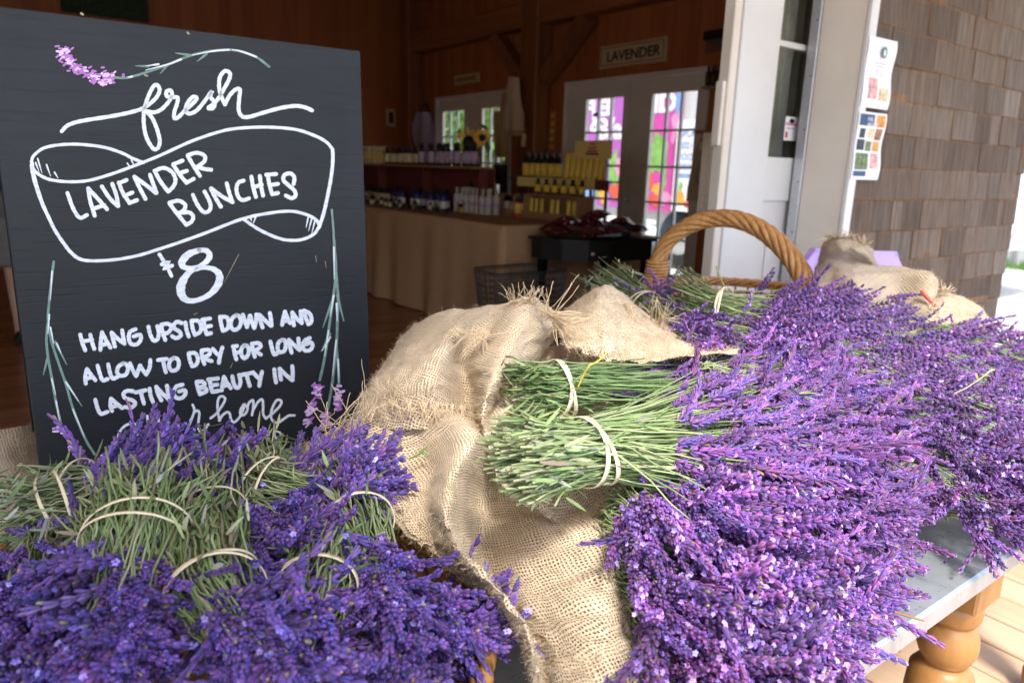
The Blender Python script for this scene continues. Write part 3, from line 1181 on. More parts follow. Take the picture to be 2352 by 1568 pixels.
carton('lilac carton at the front left of the counter', (.10, .16, .10), (M_LAB['lilac_card'], M_LAB['lilac_label']), tuple(atz(902, 459, CT)))
carton('lilac carton stacked behind the front left lilac carton', (.12, .2, .18), (M_LAB['lilac_card'], M_LAB['white_label']), tuple(atz(902, 459, CT) + np.array([.18, .1, 0])))
carton('yellow carton between lilac and orange boxes on the counter', (.10, .16, .07), (M_LAB['yellow_card'], M_LAB['cream_label']), tuple(atz(929, 465, CT)))
carton('cream tall carton behind the yellow carton', (.10, .14, .2), (M_LAB['yellow_card'], M_LAB['yellow_card']), tuple(atz(922, 462, CT) + np.array([.15, .05, 0])))
carton('orange display box with lilac packets on the counter', (.14, .3, .09), (M_LAB['orange_card'], M_LAB['lilac_label']), tuple(atz(958, 468, CT)))
carton('orange box on top of the orange display box', (.12, .22, .07), (M_LAB['orange_card'], M_LAB['lilac_label']), tuple(atz(958, 468, CT) + np.array([.02, .02, .0945])))

# wooden sample crates with yellow goods near the counter end
def crate(lab, p, w, d, h):
    t = thing('sample_crate', lab, 'crate', p)
    x, y, z = p
    b = MB()
    b.bbox((x, y, z), (x + d, y + w, z + .012), .002)
    b.bbox((x, y, z + .0125), (x + .012, y + w, z + h * .32), .002)
    b.bbox((x + d - .012, y, z + .0125), (x + d, y + w, z + h), .002)
    b.bbox((x + .0125, y, z + .0125), (x + d - .0125, y + .012, z + h), .002)
    b.bbox((x + .0125, y + w - .012, z + .0125), (x + d - .0125, y + w, z + h), .002)
    b.bbox((x + .03, y - .001, z + h + .0005), (x + d, y + w + .001, z + h + .012), .002)
    b.build('carcass', M_LAB['wood_crate'], t)
    return t


def tube_pack(lab, group, loc, h=.15, w=.05):
    t = thing('squeeze_tube', lab, 'tube', loc, group)
    x, y, z = loc
    b = MB()
    G = []
    th = np.arange(10) * 2 * math.pi / 10
    for k in np.linspace(0, 1, 5):
        a = w * .5 * (0.75 + .3 * k)
        c = w * .36 * (1 - k) + .002
        G.append(np.stack([x + c * np.cos(th), y + a * np.sin(th), np.full(10, z + h * (.16 + .84 * k))], 1))
    b.grid(G, closed=True)
    b.build('body', M_LAB['yellow_tube'], t, True)
    b = MB()
    b.lathe([(w * .36, 0), (w * .36, h * .155), (0, h * .156)], (x, y, z), 10)
    b.build('cap', M_LAB['yellow_label'], t, True)
    return t


c1 = atz(1150, 492, CT)
crate('dark wooden sample crate holding yellow bottles at the counter front', (float(c1[0]) - .02, float(c1[1]) - .2, CT), .26, .16, .17)
pr = bottle('yellow label bottle inside the left sample crate', 'yellow bottles in the left crate', .13, .03, M_LAB['yellow_label'], M_LAB['yellow_tube'], M_DARK, .6, loc=(0, 0, 0))
row(pr, [(float(c1[0]) + .055, float(c1[1]) - .16 + .065 * k, CT + .0125) for k in range(3)])
p = atz(1190, 498, CT)
bottle('yellow label bottle with red base standing alone before the sample crates', None, .17, .037, M_LAB['red_label'], M_LAB['yellow_tube'], M_DARK, .6, loc=tuple(p), frac=(.18, .66))
c2 = atz(1212, 500, CT)
crate('wide wooden sample crate full of yellow tubes near the counter end', (float(c2[0]) - .05, float(c2[1]) - .66, CT), .68, .18, .19)
pr = tube_pack('yellow squeeze tube standing inside the wide sample crate', 'yellow tubes in the wide crate', (0, 0, 0))
row(pr, [(float(c2[0]) + .03, float(c2[1]) - .62 + .068 * k, CT + .0125) for k in range(10) if k not in (3, 6)])
pr = bottle('dark bottle standing on top of the wide sample crate', 'dark bottles on the wide crate', .12, .026, M_DARK, M_LAB['yellow_label'], M_DARK, .6, loc=(0, 0, 0))
row(pr, [(float(c2[0]) + .06, float(c2[1]) - .6 + .11 * k, CT + .2025) for k in range(6)])

# yellow display rack
RX = 3.92
pA, pB = float(atx(1190, 410, RX)[1]), float(atx(1400, 424, RX)[1])
zs = float(atx(1300, 412, RX)[2])
t = thing('display_rack', 'yellow trimmed display rack with a header card, carrying bottles and tubes', 'display rack', (RX, (pA + pB) / 2, CT))
b = MB()
b.bbox((RX, pB, zs - .012), (RX + .12, pA, zs), .002)
b.build('shelf', M_LAB['maroon_wood'], t)
b = MB()
b.bbox((RX - .012, pB + .16, zs - .075), (RX - .0005, pA, zs + .006), .002)
b.build('price_strip', M_LAB['yellow_card'], t)
b = MB()
b.bbox((RX - .012, pB, zs - .075), (RX - .0005, pB + .158, zs + .006), .002)
b.build('end_strip', M_LAB['maroon_wood'], t)
for yy in (pB + .12, pB + .30, pA - .04):
    b = MB()
    b.bbox((RX + .07, yy - .008, CT), (RX + .09, yy + .008, zs - .0125), .001)
    b.build('post', M_DARK, t)
b = MB()
b.bbox((RX + .05, pB + .12, zs + .0005), (RX + .07, pB + .17, zs + .3), .001)
b.build('card_post', M_LAB['yellow_card'], t)
h0 = atx(1313, 364, RX)
h1 = atx(1398, 322, RX)
b = MB()
b.bbox((RX + .03, float(h1[1]), float(h0[2])), (RX + .045, float(h0[1]), float(h1[2])), .002)
hc = b.build('header_card', M_LAB['yellow_card'], t)
ym = (float(h0[1]) + float(h1[1])) / 2
b = MB()
for (dz, w, mi) in ((.105, .03, 0), (.075, .05, 0), (.05, .06, 1), (.028, .075, 2)):
    b.box((RX + .0275, ym - w, float(h0[2]) + dz), (RX + .0292, ym + w, float(h0[2]) + dz + .016), mi)
b.build('print', [M_LAB['orange_card'], M_LAB['red_label'], M_LAB['cobalt_glass']], t)
pr = bottle('dark capped yellow label bottle at the left end of the yellow display rack', 'yellow label bottles on the display rack', .22, .04, M_DARK, M_LAB['yellow_tube'], M_DARK, .5, loc=(0, 0, 0), frac=(.06, .56))
row(pr, [(RX + .05, pA - .06 - .087 * k, zs + .0005) for k in range(6)])
pr = tube_pack('yellow squeeze tube standing on the yellow display rack', 'yellow tubes on the display rack', (0, 0, 0), .21, .075)
row(pr, [(RX + .045, pA - .62 - .07 * k, zs + .0005) for k in range(int((pA - pB - .68) / .07))])

# sunflowers in a dark vase
sf = atx(1104, 452, 3.72)
t = thing('sunflower_vase', 'dark vase of yellow sunflowers on the counter before the far glazed doors', 'flower vase', (float(sf[0]), float(sf[1]), CT))
b = MB()
x, y = float(sf[0]), float(sf[1])
b.lathe([(.07, 0), (.10, .06), (.13, .2), (.11, .32), (.075, .37), (.09, .40)], (x, y, CT), 18)
b.build('vase', M_DARK, t, True)
M_SUNF = plain('sunflower_petal', (.80, .42, .01), .5, 0, .2, 60)
M_SLEAF = plain('sunflower_leaf', (.05, .12, .03), .6, 0, .3, 40)
pr = bottle('black bottle with cream label standing at the foot of the riser shelf', 'black bottles at the foot of the riser', .16, .03, M_DARK, M_LAB['cream_label'], M_DARK, .6, False, (3.3, 6.9, CT))
row(pr, [(3.42 + r.uniform(0, .12), y, CT) for y in np.arange(6.75, 8.2, 0.075)])
pr = bottle('lilac label bottle among the goods on the left half of the counter', 'lilac bottles on the left half of the counter', .15, .03, M_LAB['lilac_card'], M_LAB['lilac_label'], M_DARK, .6, False, (3.3, 7.2, CT))
row(pr, [(3.22 + r.uniform(0, .12), y, CT) for y in np.arange(7.2, 8.3, 0.1)])
r = np.random.default_rng(3)
for (u, v, rad) in ((1077, 328, .125), (1108, 316, .07)):
    c = atx(u, v, 3.66)
    ax = nrmz(CAM - c + np.array([0, -.6, .2]))
    s1 = nrmz(np.cross(ax, [0, 0, 1]))
    s2 = np.cross(s1, ax)
    b = MB()
    for k in range(34):
        a = k * 2 * math.pi / 17 + r.uniform(-.1, .1)
        dd = s1 * math.cos(a) + s2 * math.sin(a)
        tt = np.cross(ax, dd)
        R0 = rad * r.uniform(.95, 1.15)
        off = ax * r.uniform(-.01, .006)
        b.add([c + dd * rad * .45 + off, c + dd * R0 * .75 + tt * .013 + off, c + dd * R0 * 1.1 - ax * .012 + off, c + dd * R0 * .75 - tt * .013 + off], [(0, 1, 2, 3)])
    fl = b.build('flower', M_SUNF, t, True)
    b = MB()
    V = []
    b.lathe([(rad * .5, 0), (rad * .42, .014), (0, .02)], n=14)
    P = np.concatenate(b.v)
    b.v = [c + P[:, :1] * s1 + P[:, 1:2] * s2 + P[:, 2:] * ax]
    b.build('disc', M_DARK, t, True)
    b = MB()
    b.tube(catmull([c - ax * .01, c - ax * .05 - np.array([0, 0, .06]), (x, y, CT + .38)], 5), .007, 6)
    b.build('stem', M_SLEAF, t, True)
for (u, v) in ((1056, 308), (1112, 292), (1120, 338), (1062, 360), (1098, 352)):
    c = atx(u, v, 3.68)
    s1 = nrmz(r.normal(0, 1, 3))
    s2 = nrmz(np.cross(s1, CAM - c))
    b = MB()
    b.add([c - s2 * .06, c + s1 * .03 + s2 * .01, c + s2 * .06, c - s1 * .03 - s2 * .01], [(0, 1, 2, 3)])
    b.build('leaf', M_SLEAF, t, True)

# till screen right of the sunflowers
p0, p1 = atx(1133, 418, 4.0), atx(1166, 378, 4.0)
t = thing('till_screen', 'black angled till screen beside the sunflower vase', 'till', (4.0, float(p0[1]), CT))
b = MB()
b.bbox((4.0, float(p1[1]), float(p0[2]) - .02), (4.03, float(p0[1]), float(p1[2])), .006)
b.build('screen', M_DARK, t)
b = MB()
b.bbox((4.035, float(p1[1]) + .05, CT), (4.09, float(p0[1]) - .05, float(p0[2]) + .05), .006)
b.build('stand', M_DARK, t)

# ---------------------------------------------------------------- black side table with wrapped goods
zt = 0.78
f0, f1, f2 = atz(1310, 557, zt), atz(1505, 547, zt), atz(1236, 545, zt)
y0 = float(f0[1])
xa, xb = float(f2[0]), float(f1[0])
t = thing('side_table', 'black half round side table with turned legs before the glazed doors', 'table', ((xa + xb) / 2, y0 + .25, 0.008))
b = MB()
top = [(xb, y0 - .01), (xb, y0 + .5), (xa + .02, y0 + .5), (xa, y0 + .36), (xa + .06, y0 + .18), (xa + .2, y0 + .05), (xa + .38, y0 - .005)]
for (zz, e) in ((zt - .022, 0.0), (zt, 0.0)):
    pass
P = np.array(top)
V = np.concatenate([np.c_[P, np.full(7, zt - .022)], np.c_[P, np.full(7, zt)]])
b.add(V, [tuple(range(7))[::-1], tuple(range(7, 14))] + [(i, (i + 1) % 7, 7 + (i + 1) % 7, 7 + i) for i in range(7)])
b.build('table_top', M_BLACK, t)
Q = P.copy()
cen = P.mean(0)
Q = cen + (P - cen) * .93
b = MB()
V = np.concatenate([np.c_[Q, np.full(7, zt - .15)], np.c_[Q, np.full(7, zt - .0225)]])
b.add(V, [tuple(range(7))[::-1], tuple(range(7, 14))] + [(i, (i + 1) % 7, 7 + (i + 1) % 7, 7 + i) for i in range(7)])
b.build('apron', M_BLACK, t)
for (x, y) in ((xa + .34, y0 + .05), (xb - .05, y0 + .045), (xb - .05, y0 + .44), (xa + .08, y0 + .4)):
    b = MB()
    b.bbox((x - .026, y - .026, zt - .27), (x + .026, y + .026, zt - .151), .003)
    b.lathe([(.018, 0.008), (.022, .05), (.016, .07), (.024, .12), (.026, .3), (.018, .42), (.024, .45), (.024, .47), (.016, .485), (.024, zt - .2705)], (x, y, 0), 10)
    b.build('leg', M_BLACK, t, True)
b = MB()
b.lathe([(.008, 0), (.014, .01), (.012, .022), (0, .026)], n=10)
V = np.concatenate(b.v)
b.v = [np.stack([xa + .22 + V[:, 0], y0 + .045 - V[:, 2], zt - .09 + V[:, 1]], 1)]
b.build('drawer_knob', plain('pink_ceramic', (.6, .4, .35), .3), t, True)
# wrapped packets: pillow bags of dark red tea
M_FOIL = NT('dark_red_wrapped_packet')
_v = M_FOIL.coord()
_w = M_FOIL.noise(_v, 45, 3)
M_FOIL.set(M_FOIL.ramp(_w, [(0.40, (0.012, 0.02, 0.018)), (0.52, (0.05, 0.01, 0.012)), (0.60, (0.28, 0.015, 0.03)), (0.72, (0.30, 0.20, 0.18))]), 0.12, 0, 0.8, **{'Coat Weight': 0.8, 'Coat Roughness': 0.06})
M_FOIL.bump(M_FOIL.noise(_v, 28, 3, .6, 1.0), 0.7, 0.012)
M_FOIL = M_FOIL.m
t = thing('serving_tray', 'dark flat tray under the shiny wrapped packets on the black side table', 'tray', (xa + .35, y0 + .22, zt))
b = MB()
b.lathe([(.0, 0.0005), (.30, 0.0005), (.36, .02), (.362, .026), (.30, .008), (0, .008)], (xa + .36, y0 + .24, zt), 28, sy=.62)
b.build('dish', M_BLACK, t, True)
r = np.random.default_rng(17)
labs = ['at the left end of the tray', 'leaning at the front of the tray', 'on top of the packet heap', 'at the right end of the side table', 'at the back of the heap', 'second from the left on the tray',
        'in the middle front of the heap', 'hanging over the right edge of the heap', 'under the topmost packet', 'behind the left end of the heap', 'between the middle and the right end of the heap']
spots = [(.10, .26, .04, 0), (.25, .08, .045, .3), (.40, .22, .145, .2), (.74, .14, .05, .5), (.5, .36, .09, 1), (.2, .3, .10, .4), (.42, .08, .06, .1), (.80, .26, .04, .9), (.38, .24, .08, 0), (.16, .38, .06, .2), (.6, .16, .10, .6)]
for lb, (dx, dy, dz, rz) in zip(labs, spots):
    t = thing('wrapped_packet', 'shiny dark red wrapped packet ' + lb, 'packet', (xa + dx, y0 + dy, zt + dz - .03), 'wrapped packets on the side table')
    G = []
    N = 14
    for i in range(N):
        rw = []
        for j in range(N):
            a, c = i / (N - 1) * 2 - 1, j / (N - 1) * 2 - 1
            hh = .038 * (1 - a * a) ** .5 * (1 - c * c) ** .5 if abs(a) < 1 and abs(c) < 1 else 0
            hh *= 1 + .35 * math.sin(5 * a + 3 * c + dx * 40)
            q = np.array([a * .105, c * .075, hh])
            ct, st = math.cos(rz), math.sin(rz)
            rw.append((xa + dx + q[0] * ct - q[1] * st, y0 + dy + q[0] * st + q[1] * ct, zt + dz + q[2] + .02 * a * math.sin(rz * 7)))
        G.append(rw)
    G = np.array(G)
    L = G.copy()
    L[:, :, 2] = 2 * (zt + dz) - .3 * (G[:, :, 2] - zt - dz) - (zt + dz) - .0015
    b = MB()
    b.grid(G)
    b.grid(L[:, ::-1])
    b.build('bag', M_FOIL, t, True)

# wire basket on the floor at the counter corner
t = thing('wire_basket', 'dark wire basket standing on the floor at the counter corner', 'basket', (2.95, 3.85, 0.008))
bx0, bx1, by0, by1 = 2.62, 3.22, 3.72, 4.10


def rrect(z, k):
    cx, cy = (bx0 + bx1) / 2, (by0 + by1) / 2
    out = []
    for a in np.linspace(0, 2 * math.pi, 33):
        c, s_ = math.cos(a), math.sin(a)
        p = 0.35
        out.append((cx + k * (bx1 - bx0) / 2 * math.copysign(abs(c) ** p, c), cy + k * (by1 - by0) / 2 * math.copysign(abs(s_) ** p, s_), z))
    return np.array(out)


b = MB()
for i in range(14):
    z = .02 + .54 * i / 13
    b.tube(rrect(z, .78 + .22 * i / 13), .0036, 5, caps=False)
lo, hi = rrect(.02, .78), rrect(.57, 1.0)
for i in range(32):
    b.tube([lo[i], hi[i]], .0036, 5)
    if i < 31:
        b.tube([(lo[i] + lo[i + 1]) / 2, (hi[i] + hi[i + 1]) / 2], .003, 4)
b.build('wire_mesh', M_WIRE, t)
b = MB()
b.tube(rrect(.575, 1.0), .006, 6, caps=False)
b.build('rim', M_WIRE, t)

# ---------------------------------------------------------------- things on the walls
M_CARVE = wood('pale_carved_plank', (.42, .31, .17), (.58, .45, .27), axis=1, scale=.6)
sg = [atx(u, v, 4.985) for u, v in ((1377, 112), (1530, 80), (1530, 135), (1377, 163))]
t = thing('wall_sign', 'pale wooden sign carved LAVENDER above the wide glazed doors', 'sign', tuple(sum(sg) / 4))
yl, yr = (sg[0][1] + sg[3][1]) / 2, (sg[1][1] + sg[2][1]) / 2
zb0, zt0 = (sg[2][2] + sg[3][2]) / 2, (sg[0][2] + sg[1][2]) / 2
b = MB()
b.bbox((4.985, yr, zb0), (5.021, yl, zt0), .004)
b.build('plank', M_CARVE, t)
b = MB()
for (a0, a1, c0, c1) in ((yr + .02, yl - .02, zt0 - .03, zt0 - .018), (yr + .02, yl - .02, zb0 + .018, zb0 + .03), (yr + .02, yr + .032, zb0 + .031, zt0 - .031), (yl - .032, yl - .02, zb0 + .031, zt0 - .031)):
    b.box((4.981, a0, c0), (4.9848, a1, c1))
b.build('border', M_LAB['wood_crate'], t)
text('lettering', 'LAVENDER', .125, (4.983, yl - .10, zb0 + .055), YA, ZA, M_DARK, t, .001, .003, sx=1.12)
q = [atx(u, v, 4.99) for u, v in ((1043, 175), (1098, 172), (1043, 196))]
t = thing('wall_plaque', 'small pale plaque above the far glazed doors', 'sign', tuple(q[0]))
b = MB()
b.bbox((4.99, float(q[1][1]), float(q[2][2])), (5.021, float(q[0][1]), float(q[0][2])), .004)
b.build('plank', M_CARVE, t)
b = MB()
b.box((4.9865, float(q[1][1]) + .05, float(q[2][2]) + .03), (4.9897, float(q[0][1]) - .05, float(q[0][2]) - .03))
b.build('inset', M_LAB['wood_crate'], t)


def hung(name, lab, cat, pts, X, mat, thick=.03, wav=.02, extra=None):
    """cloth bag or garment hanging from a peg: pts are outline rows (u_left, u_right, v) in the plane x = X"""
    rows = []
    for (ul, ur, v) in pts:
        a, c = atx(ul, v, X), atx(ur, v, X)
        rows.append((a, c))
    o = sum(a + c for a, c in rows) / (2 * len(rows))
    t = thing(name, lab, cat, tuple(o))
    G = []
    for k, (a, c) in enumerate(rows):
        rw = []
        for s in np.linspace(0, 1, 15):
            p = a * (1 - s) + c * s
            p = p + np.array([-wav * math.sin(s * 11 + k * .5) - thick * math.sin(math.pi * s), 0, 0])
            rw.append(p)
        for s in np.linspace(1, 0, 15)[1:-1]:
            p = a * (1 - s) + c * s + np.array([thick * .6, 0, 0])
            rw.append(p)
        G.append(rw)
    b = MB()
    b.grid(G, closed=True)
    b.build('cloth', mat, t, True)
    return t, rows


M_TOTE = plain('natural_cotton', (.42, .30, .20), .9, 0, .1, 60)
M_LIL = plain('lilac_cotton', (.34, .27, .38), .9, 0, .15, 40)
M_TAN = plain('tan_canvas', (.36, .21, .11), .9, 0, .12, 40)
t, rw = hung('tote_bag', 'tan canvas tote bag hanging from the dark timber post', 'bag', [(1155, 1192, 215), (1150, 1196, 250), (1148, 1200, 300), (1150, 1203, 312)], 4.70, M_TAN)
b = MB()
for (u0, u1) in ((1160, 1168), (1180, 1188)):
    b.tube(catmull([atx(u0, 216, 4.68), atx((u0 + 1176) / 2, 190, 4.70), atx(1175, 178, 4.78), atx((u1 + 1176) / 2, 192, 4.70), atx(u1, 216, 4.68)], 6), .012, 6, flat=.4)
b.build('handle', M_TOTE, t, True)
t, rw = hung('apron', 'pale striped apron hanging in folds over the tote bags', 'apron', [(1172, 1190, 178), (1168, 1192, 230), (1160, 1202, 262), (1160, 1204, 300)], 4.60, M_TOTE, .03, .03)
t, rw = hung('tote_bag', 'brown tote bag with a round print below the hanging apron', 'bag', [(1135, 1165, 256), (1136, 1166, 300), (1138, 1168, 350), (1142, 1168, 362)], 4.66, M_TAN)
t, rw = hung('linen_towel', 'folded lilac and white towels hanging left of the far glazed doors', 'towel', [(962, 986, 258), (950, 992, 285), (944, 996, 320), (942, 996, 345)], 4.9, M_LIL, .04, .04)
b = MB()
b.tube(catmull([atx(966, 262, 4.86), atx(978, 236, 4.9), atx(986, 262, 4.86)], 6), .008, 6)
b.build('loop', M_DARK, t, True)
p = atx(1203, 322, 4.62)
t = thing('price_tag', 'small cream price tag hanging below the tote bags', 'tag', tuple(p))
b = MB()
y_, z_ = float(p[1]), float(p[2])
b.add([(4.62, y_ + .03, z_ + .07), (4.62, y_ - .035, z_ + .06), (4.62, y_ - .02, z_ - .07), (4.62, y_ + .045, z_ - .06), (4.624, y_ + .03, z_ + .07), (4.624, y_ - .035, z_ + .06), (4.624, y_ - .02, z_ - .07), (4.624, y_ + .045, z_ - .06)],
      [(3, 2, 1, 0), (4, 5, 6, 7), (0, 1, 5, 4), (1, 2, 6, 5), (2, 3, 7, 6), (3, 0, 4, 7)])
b.build('card', M_LAB['cream_label'], t)
b = MB()
b.tube([(4.622, y_, z_ + .066), (4.66, y_ + .01, z_ + .14)], .002, 4)
b.build('string', M_TOTE, t)
t, rw = hung('tote_bag', 'cotton tote bag with a round emblem hanging right of the wide glazed doors', 'bag', [(1592, 1650, 345), (1590, 1649, 380), (1580, 1648, 430), (1577, 1647, 462)], 4.86, M_TOTE, .03, .008)
c = atx(1623, 402, 4.86)
b = MB()
for rad in (.085, .07):
    th = np.linspace(0, 2 * math.pi, 29)
    b.tube(np.stack([np.full(29, 4.818), c[1] + rad * np.cos(th), c[2] + rad * np.sin(th)], 1), .003 if rad > .08 else .0018, 4, caps=False)
b.tube([(4.818, c[1], c[2] - .04), (4.818, c[1], c[2] + .02)], .004, 4)
for k in range(5):
    a = k * 1.256
    b.tube([(4.818, c[1], c[2] + .015), (4.818, c[1] + .03 * math.cos(a), c[2] + .015 + .03 * math.sin(a))], .005, 4)
b.build('emblem', M_WIRE, t)
b = MB()
b.tube(catmull([atx(1600, 346, 4.84), atx(1612, 318, 4.9), atx(1622, 346, 4.84)], 6), .008, 6)
b.tube(catmull([atx(1628, 346, 4.84), atx(1622, 316, 4.92), atx(1640, 346, 4.84)], 6), .008, 6)
b.build('handle', M_TOTE, t, True)
q = [aty(u, v, 2.12) for u, v in ((1697, 310), (1678, 485))]
t = thing('hand_towel', 'plain off white hand towel hanging behind the sliding door edge', 'towel', tuple(q[0]))
b = MB()
G = []
for z in np.linspace(float(q[0][2]), float(q[1][2]) - .03, 7):
    G.append([(2.555 + .025 * s + .03 * math.sin(s * 1.4), 2.13 + .018 * math.sin(s * 2.1), z) for s in np.linspace(0, 6, 13)])
b.grid(G)
b.build('cloth', plain('off_white_terry', (.55, .47, .38), .95, 0, .1, 80), t, True)
# small black shelf with bottles at the right of the doors
z0s, z1s = 1.93, 2.28
t = thing('wall_shelf', 'dark wall shelf of small bottles high between the carved sign and the sliding door', 'shelf', (4.9, 3.95, z0s))
b = MB()
b.bbox((4.86, 3.72, z0s - .02), (5.021, 4.12, z0s), .002)
b.build('board', M_LAB['wood_crate'], t)
b = MB()
b.bbox((4.85, 3.70, z1s), (5.021, 4.14, z1s + .07), .004)
b.build('canopy', M_DARK, t)
b = MB()
for k in range(14):
    b.tube([(4.87, 3.72 + .03 * k, z1s - .0005), (4.87, 3.72 + .03 * k, z1s - .10)], .006, 5)
b.build('hook', M_WIRE, t)
pr = bottle('small dark bottle on the wall shelf high beside the doors', 'bottles on the wall shelf', .16, .022, M_DARK, M_LAB['amber_glass'], M_DARK, .5, loc=(0, 0, 0))
row(pr, [(4.9, 3.76 + .055 * k, z0s + .0005) for k in range(7)])
p = atx(1661, 268, 4.85)
t = thing('price_card', 'blank cream price card on a short stand below the wall shelf', 'card', tuple(p))
b = MB()
b.bbox((4.85, float(p[1]) - .07, float(p[2]) - .04), (4.855, float(p[1]) + .07, float(p[2]) + .045), .001)
b.build('card', M_LAB['cream_label'], t)
b = MB()
b.tube([(4.858, float(p[1]), float(p[2]) - .1), (4.858, float(p[1]), float(p[2]) + .02)], .004, 5)
b.build('stand', M_DARK, t)
t = thing('ledge', 'narrow stained ledge under the price card on the wall', 'shelf', (4.95, 3.95, 1.6))
b = MB()
b.bbox((4.83, 3.74, float(p[2]) - .125), (5.021, 4.13, float(p[2]) - .1005), .002)
b.build('board', M_PINE, t)
t = thing('picture', 'small framed picture on the far board wall right of the chalkboard', 'picture', (3.9, 9.5, 1.8))
q0, q1 = aty(888, 250, 9.52), aty(908, 291, 9.52)
b = MB()
b.bbox((float(q0[0]), 9.515, float(q1[2])), (float(q1[0]), 9.548, float(q0[2])), .006)
b.build('frame', M_CARVE, t)
b = MB()
b.box((float(q0[0]) + .03, 9.511, float(q1[2]) + .04), (float(q1[0]) - .03, 9.5145, float(q0[2]) - .04))
b.build('print', M_LAB['amber_glass'], t)
t = thing('wreath_board', 'dark green foliage board high on the far wall above the chalkboard', 'board', (1.35, 9.5, 2.8))
b = MB()
b.bbox((.9, 9.5, 2.72), (1.75, 9.545, 3.3), .01)
b.build('panel', plain('dark_green_foliage', (.02, .035, .015), .8, 0, .6, 30), t)
q = atx(1262, 300, 4.98)
t = thing('notice_strip', 'narrow orange printed strip on the wall left of the wide glazed doors', 'notice', tuple(q))
b = MB()
b.box((5.016, float(q[1]) - .05, 1.42), (5.0205, float(q[1]) + .05, 1.85))
b.build('sheet', M_LAB['orange_card'], t)
b = MB()
for k in range(5):
    b.box((5.0135, float(q[1]) - .035, 1.45 + .08 * k), (5.0155, float(q[1]) + .035, 1.49 + .08 * k))
b.build('print', M_LAB['yellow_label'], t)

# ---------------------------------------------------------------- papers and sticker by the door
M_PAPER = plain('white_paper', (.78, .78, .82), .6, 0, .02, 30)
M_NAVY = plain('navy_ink', (.035, .08, .17), .6)
M_TEAL = plain('teal_ink', (.05, .17, .17), .6)
M_GREY = plain('grey_ink', (.35, .35, .40), .6)
M_FOODS = [plain('food_print_brown', (.25, .12, .06), .6, 0, .6, 40), plain('food_print_cream', (.62, .48, .30), .6, 0, .5, 50), plain('food_print_green', (.13, .18, .08), .6, 0, .6, 60),
           plain('food_print_dark', (.03, .035, .05), .6, 0, .6, 40), plain('food_print_pink', (.60, .33, .32), .6, 0, .5, 40), plain('food_print_orange', (.60, .28, .07), .6, 0, .5, 50)]


def paper(name, lab, x0, x1, zb, zt):
    t = thing(name, lab, 'notice', ((x0 + x1) / 2, 1.72, (zb + zt) / 2))
    b = MB()
    G = []
    for k, z in enumerate(np.linspace(zb, zt, 13)):
        w = .006 * math.sin(k * .75) + .002
        G.append([(x0 + (x1 - x0) * s, 1.7185 - w * (0.4 + s) * .6, z) for s in np.linspace(0, 1, 7)])
    G = np.array(G)
    b.grid(G)
    b.grid(G[:, ::-1] + np.array([0, .0004, 0]))
    b.build('sheet', M_PAPER, t, True)
    return t


def on_paper(t, x0, zb, x1, zt, rects, name='print'):
    """rects: (u0,v0,u1,v1,material) in 0..1 from the lower left, following the sheet's curl"""
    for i, (u0, v0, u1, v1, m) in enumerate(rects):
        b = MB()
        G = []
        for v in np.linspace(v0, v1, 5):
            w = .006 * math.sin(v * 12 * .75) + .002
            G.append([(x0 + (x1 - x0) * u, 1.7185 - w * (0.4 + u) * .6 - .0006, zb + (zt - zb) * v) for u in np.linspace(u0, u1, 4)])
        b.grid(G)
        b.build(name, m, t)


t = paper('notice_paper', 'white paper notice with a small round emblem pinned at the top of the shingles', 3.046, 3.268, 1.538, 1.818)
rc = [(.30, .64, .74, .655, M_GREY), (.32, .60, .70, .612, M_GREY), (.36, .52, .66, .53, M_GREY), (.33, .49, .70, .50, M_GREY), (.30, .46, .72, .47, M_GREY), (.36, .55, .6, .56, M_GREY),
      (.18, .13, .50, .46 - .03, M_FOODS[4]), (.22, .30, .46, .40, M_FOODS[1]), (.18, .13, .5, .19, M_FOODS[5]), (.56, .12, .90, .30, M_FOODS[1]), (.64, .15, .8, .22, M_FOODS[3])]
rc = [(a, b_, c, d, m) for (a, b_, c, d, m) in rc]
on_paper(t, 3.046, 1.538, 3.268, 1.818, rc[:7] + rc[9:10])
b = MB()
th = np.arange(18) * 2 * math.pi / 18
V = np.stack([3.16 + .021 * np.cos(th), np.full(18, 1.706), 1.762 + .024 * np.sin(th)], 1)
b.add(V, [tuple(range(18))])
b.build('emblem', M_TEAL, t)
b = MB()
V = np.stack([3.16 + .008 * np.cos(th), np.full(18, 1.7055), 1.760 + .014 * np.sin(th)], 1)
b.add(V, [tuple(range(18))])
b.build('emblem_mark', M_PAPER, t)
t = paper('menu_poster', 'white menu poster with a grid of food photos below the emblem notice', 3.046, 3.268, 1.238, 1.52)
F = M_FOODS
on_paper(t, 3.046, 1.238, 3.268, 1.52, [(.04, .80, .56, .97, M_NAVY), (.62, .79, .95, .97, F[5]), (.10, .62, .30, .76, F[3]), (.40, .62, .62, .77, F[1]), (.66, .60, .92, .77, F[0]),
                                        (.06, .44, .34, .60, F[3]), (.38, .43, .60, .58, F[2]), (.64, .43, .90, .58, F[5]), (.06, .15, .52, .40, F[2]), (.60, .17, .90, .40, F[4]), (.05, .05, .50, .13, M_NAVY)])
text('lettering', 'FUEL &', .022, (3.105, 1.7095, 1.496 - .012), XA, ZA, M_PAPER, t, .0003)
text('lettering', 'AROUND', .020, (3.105, 1.7085, 1.496 - .032), XA, ZA, M_PAPER, t, .0003)
t = thing('warning_sticker', 'small white warning sticker with red print on the sliding door glass', 'sticker', (3.03, 2.03, 1.45))
q = [aty(*p, 2.0325) for p in ((1805.6, 267.3), (1834.6, 268.8), (1800.2, 322.3), (1828.7, 323.8))]
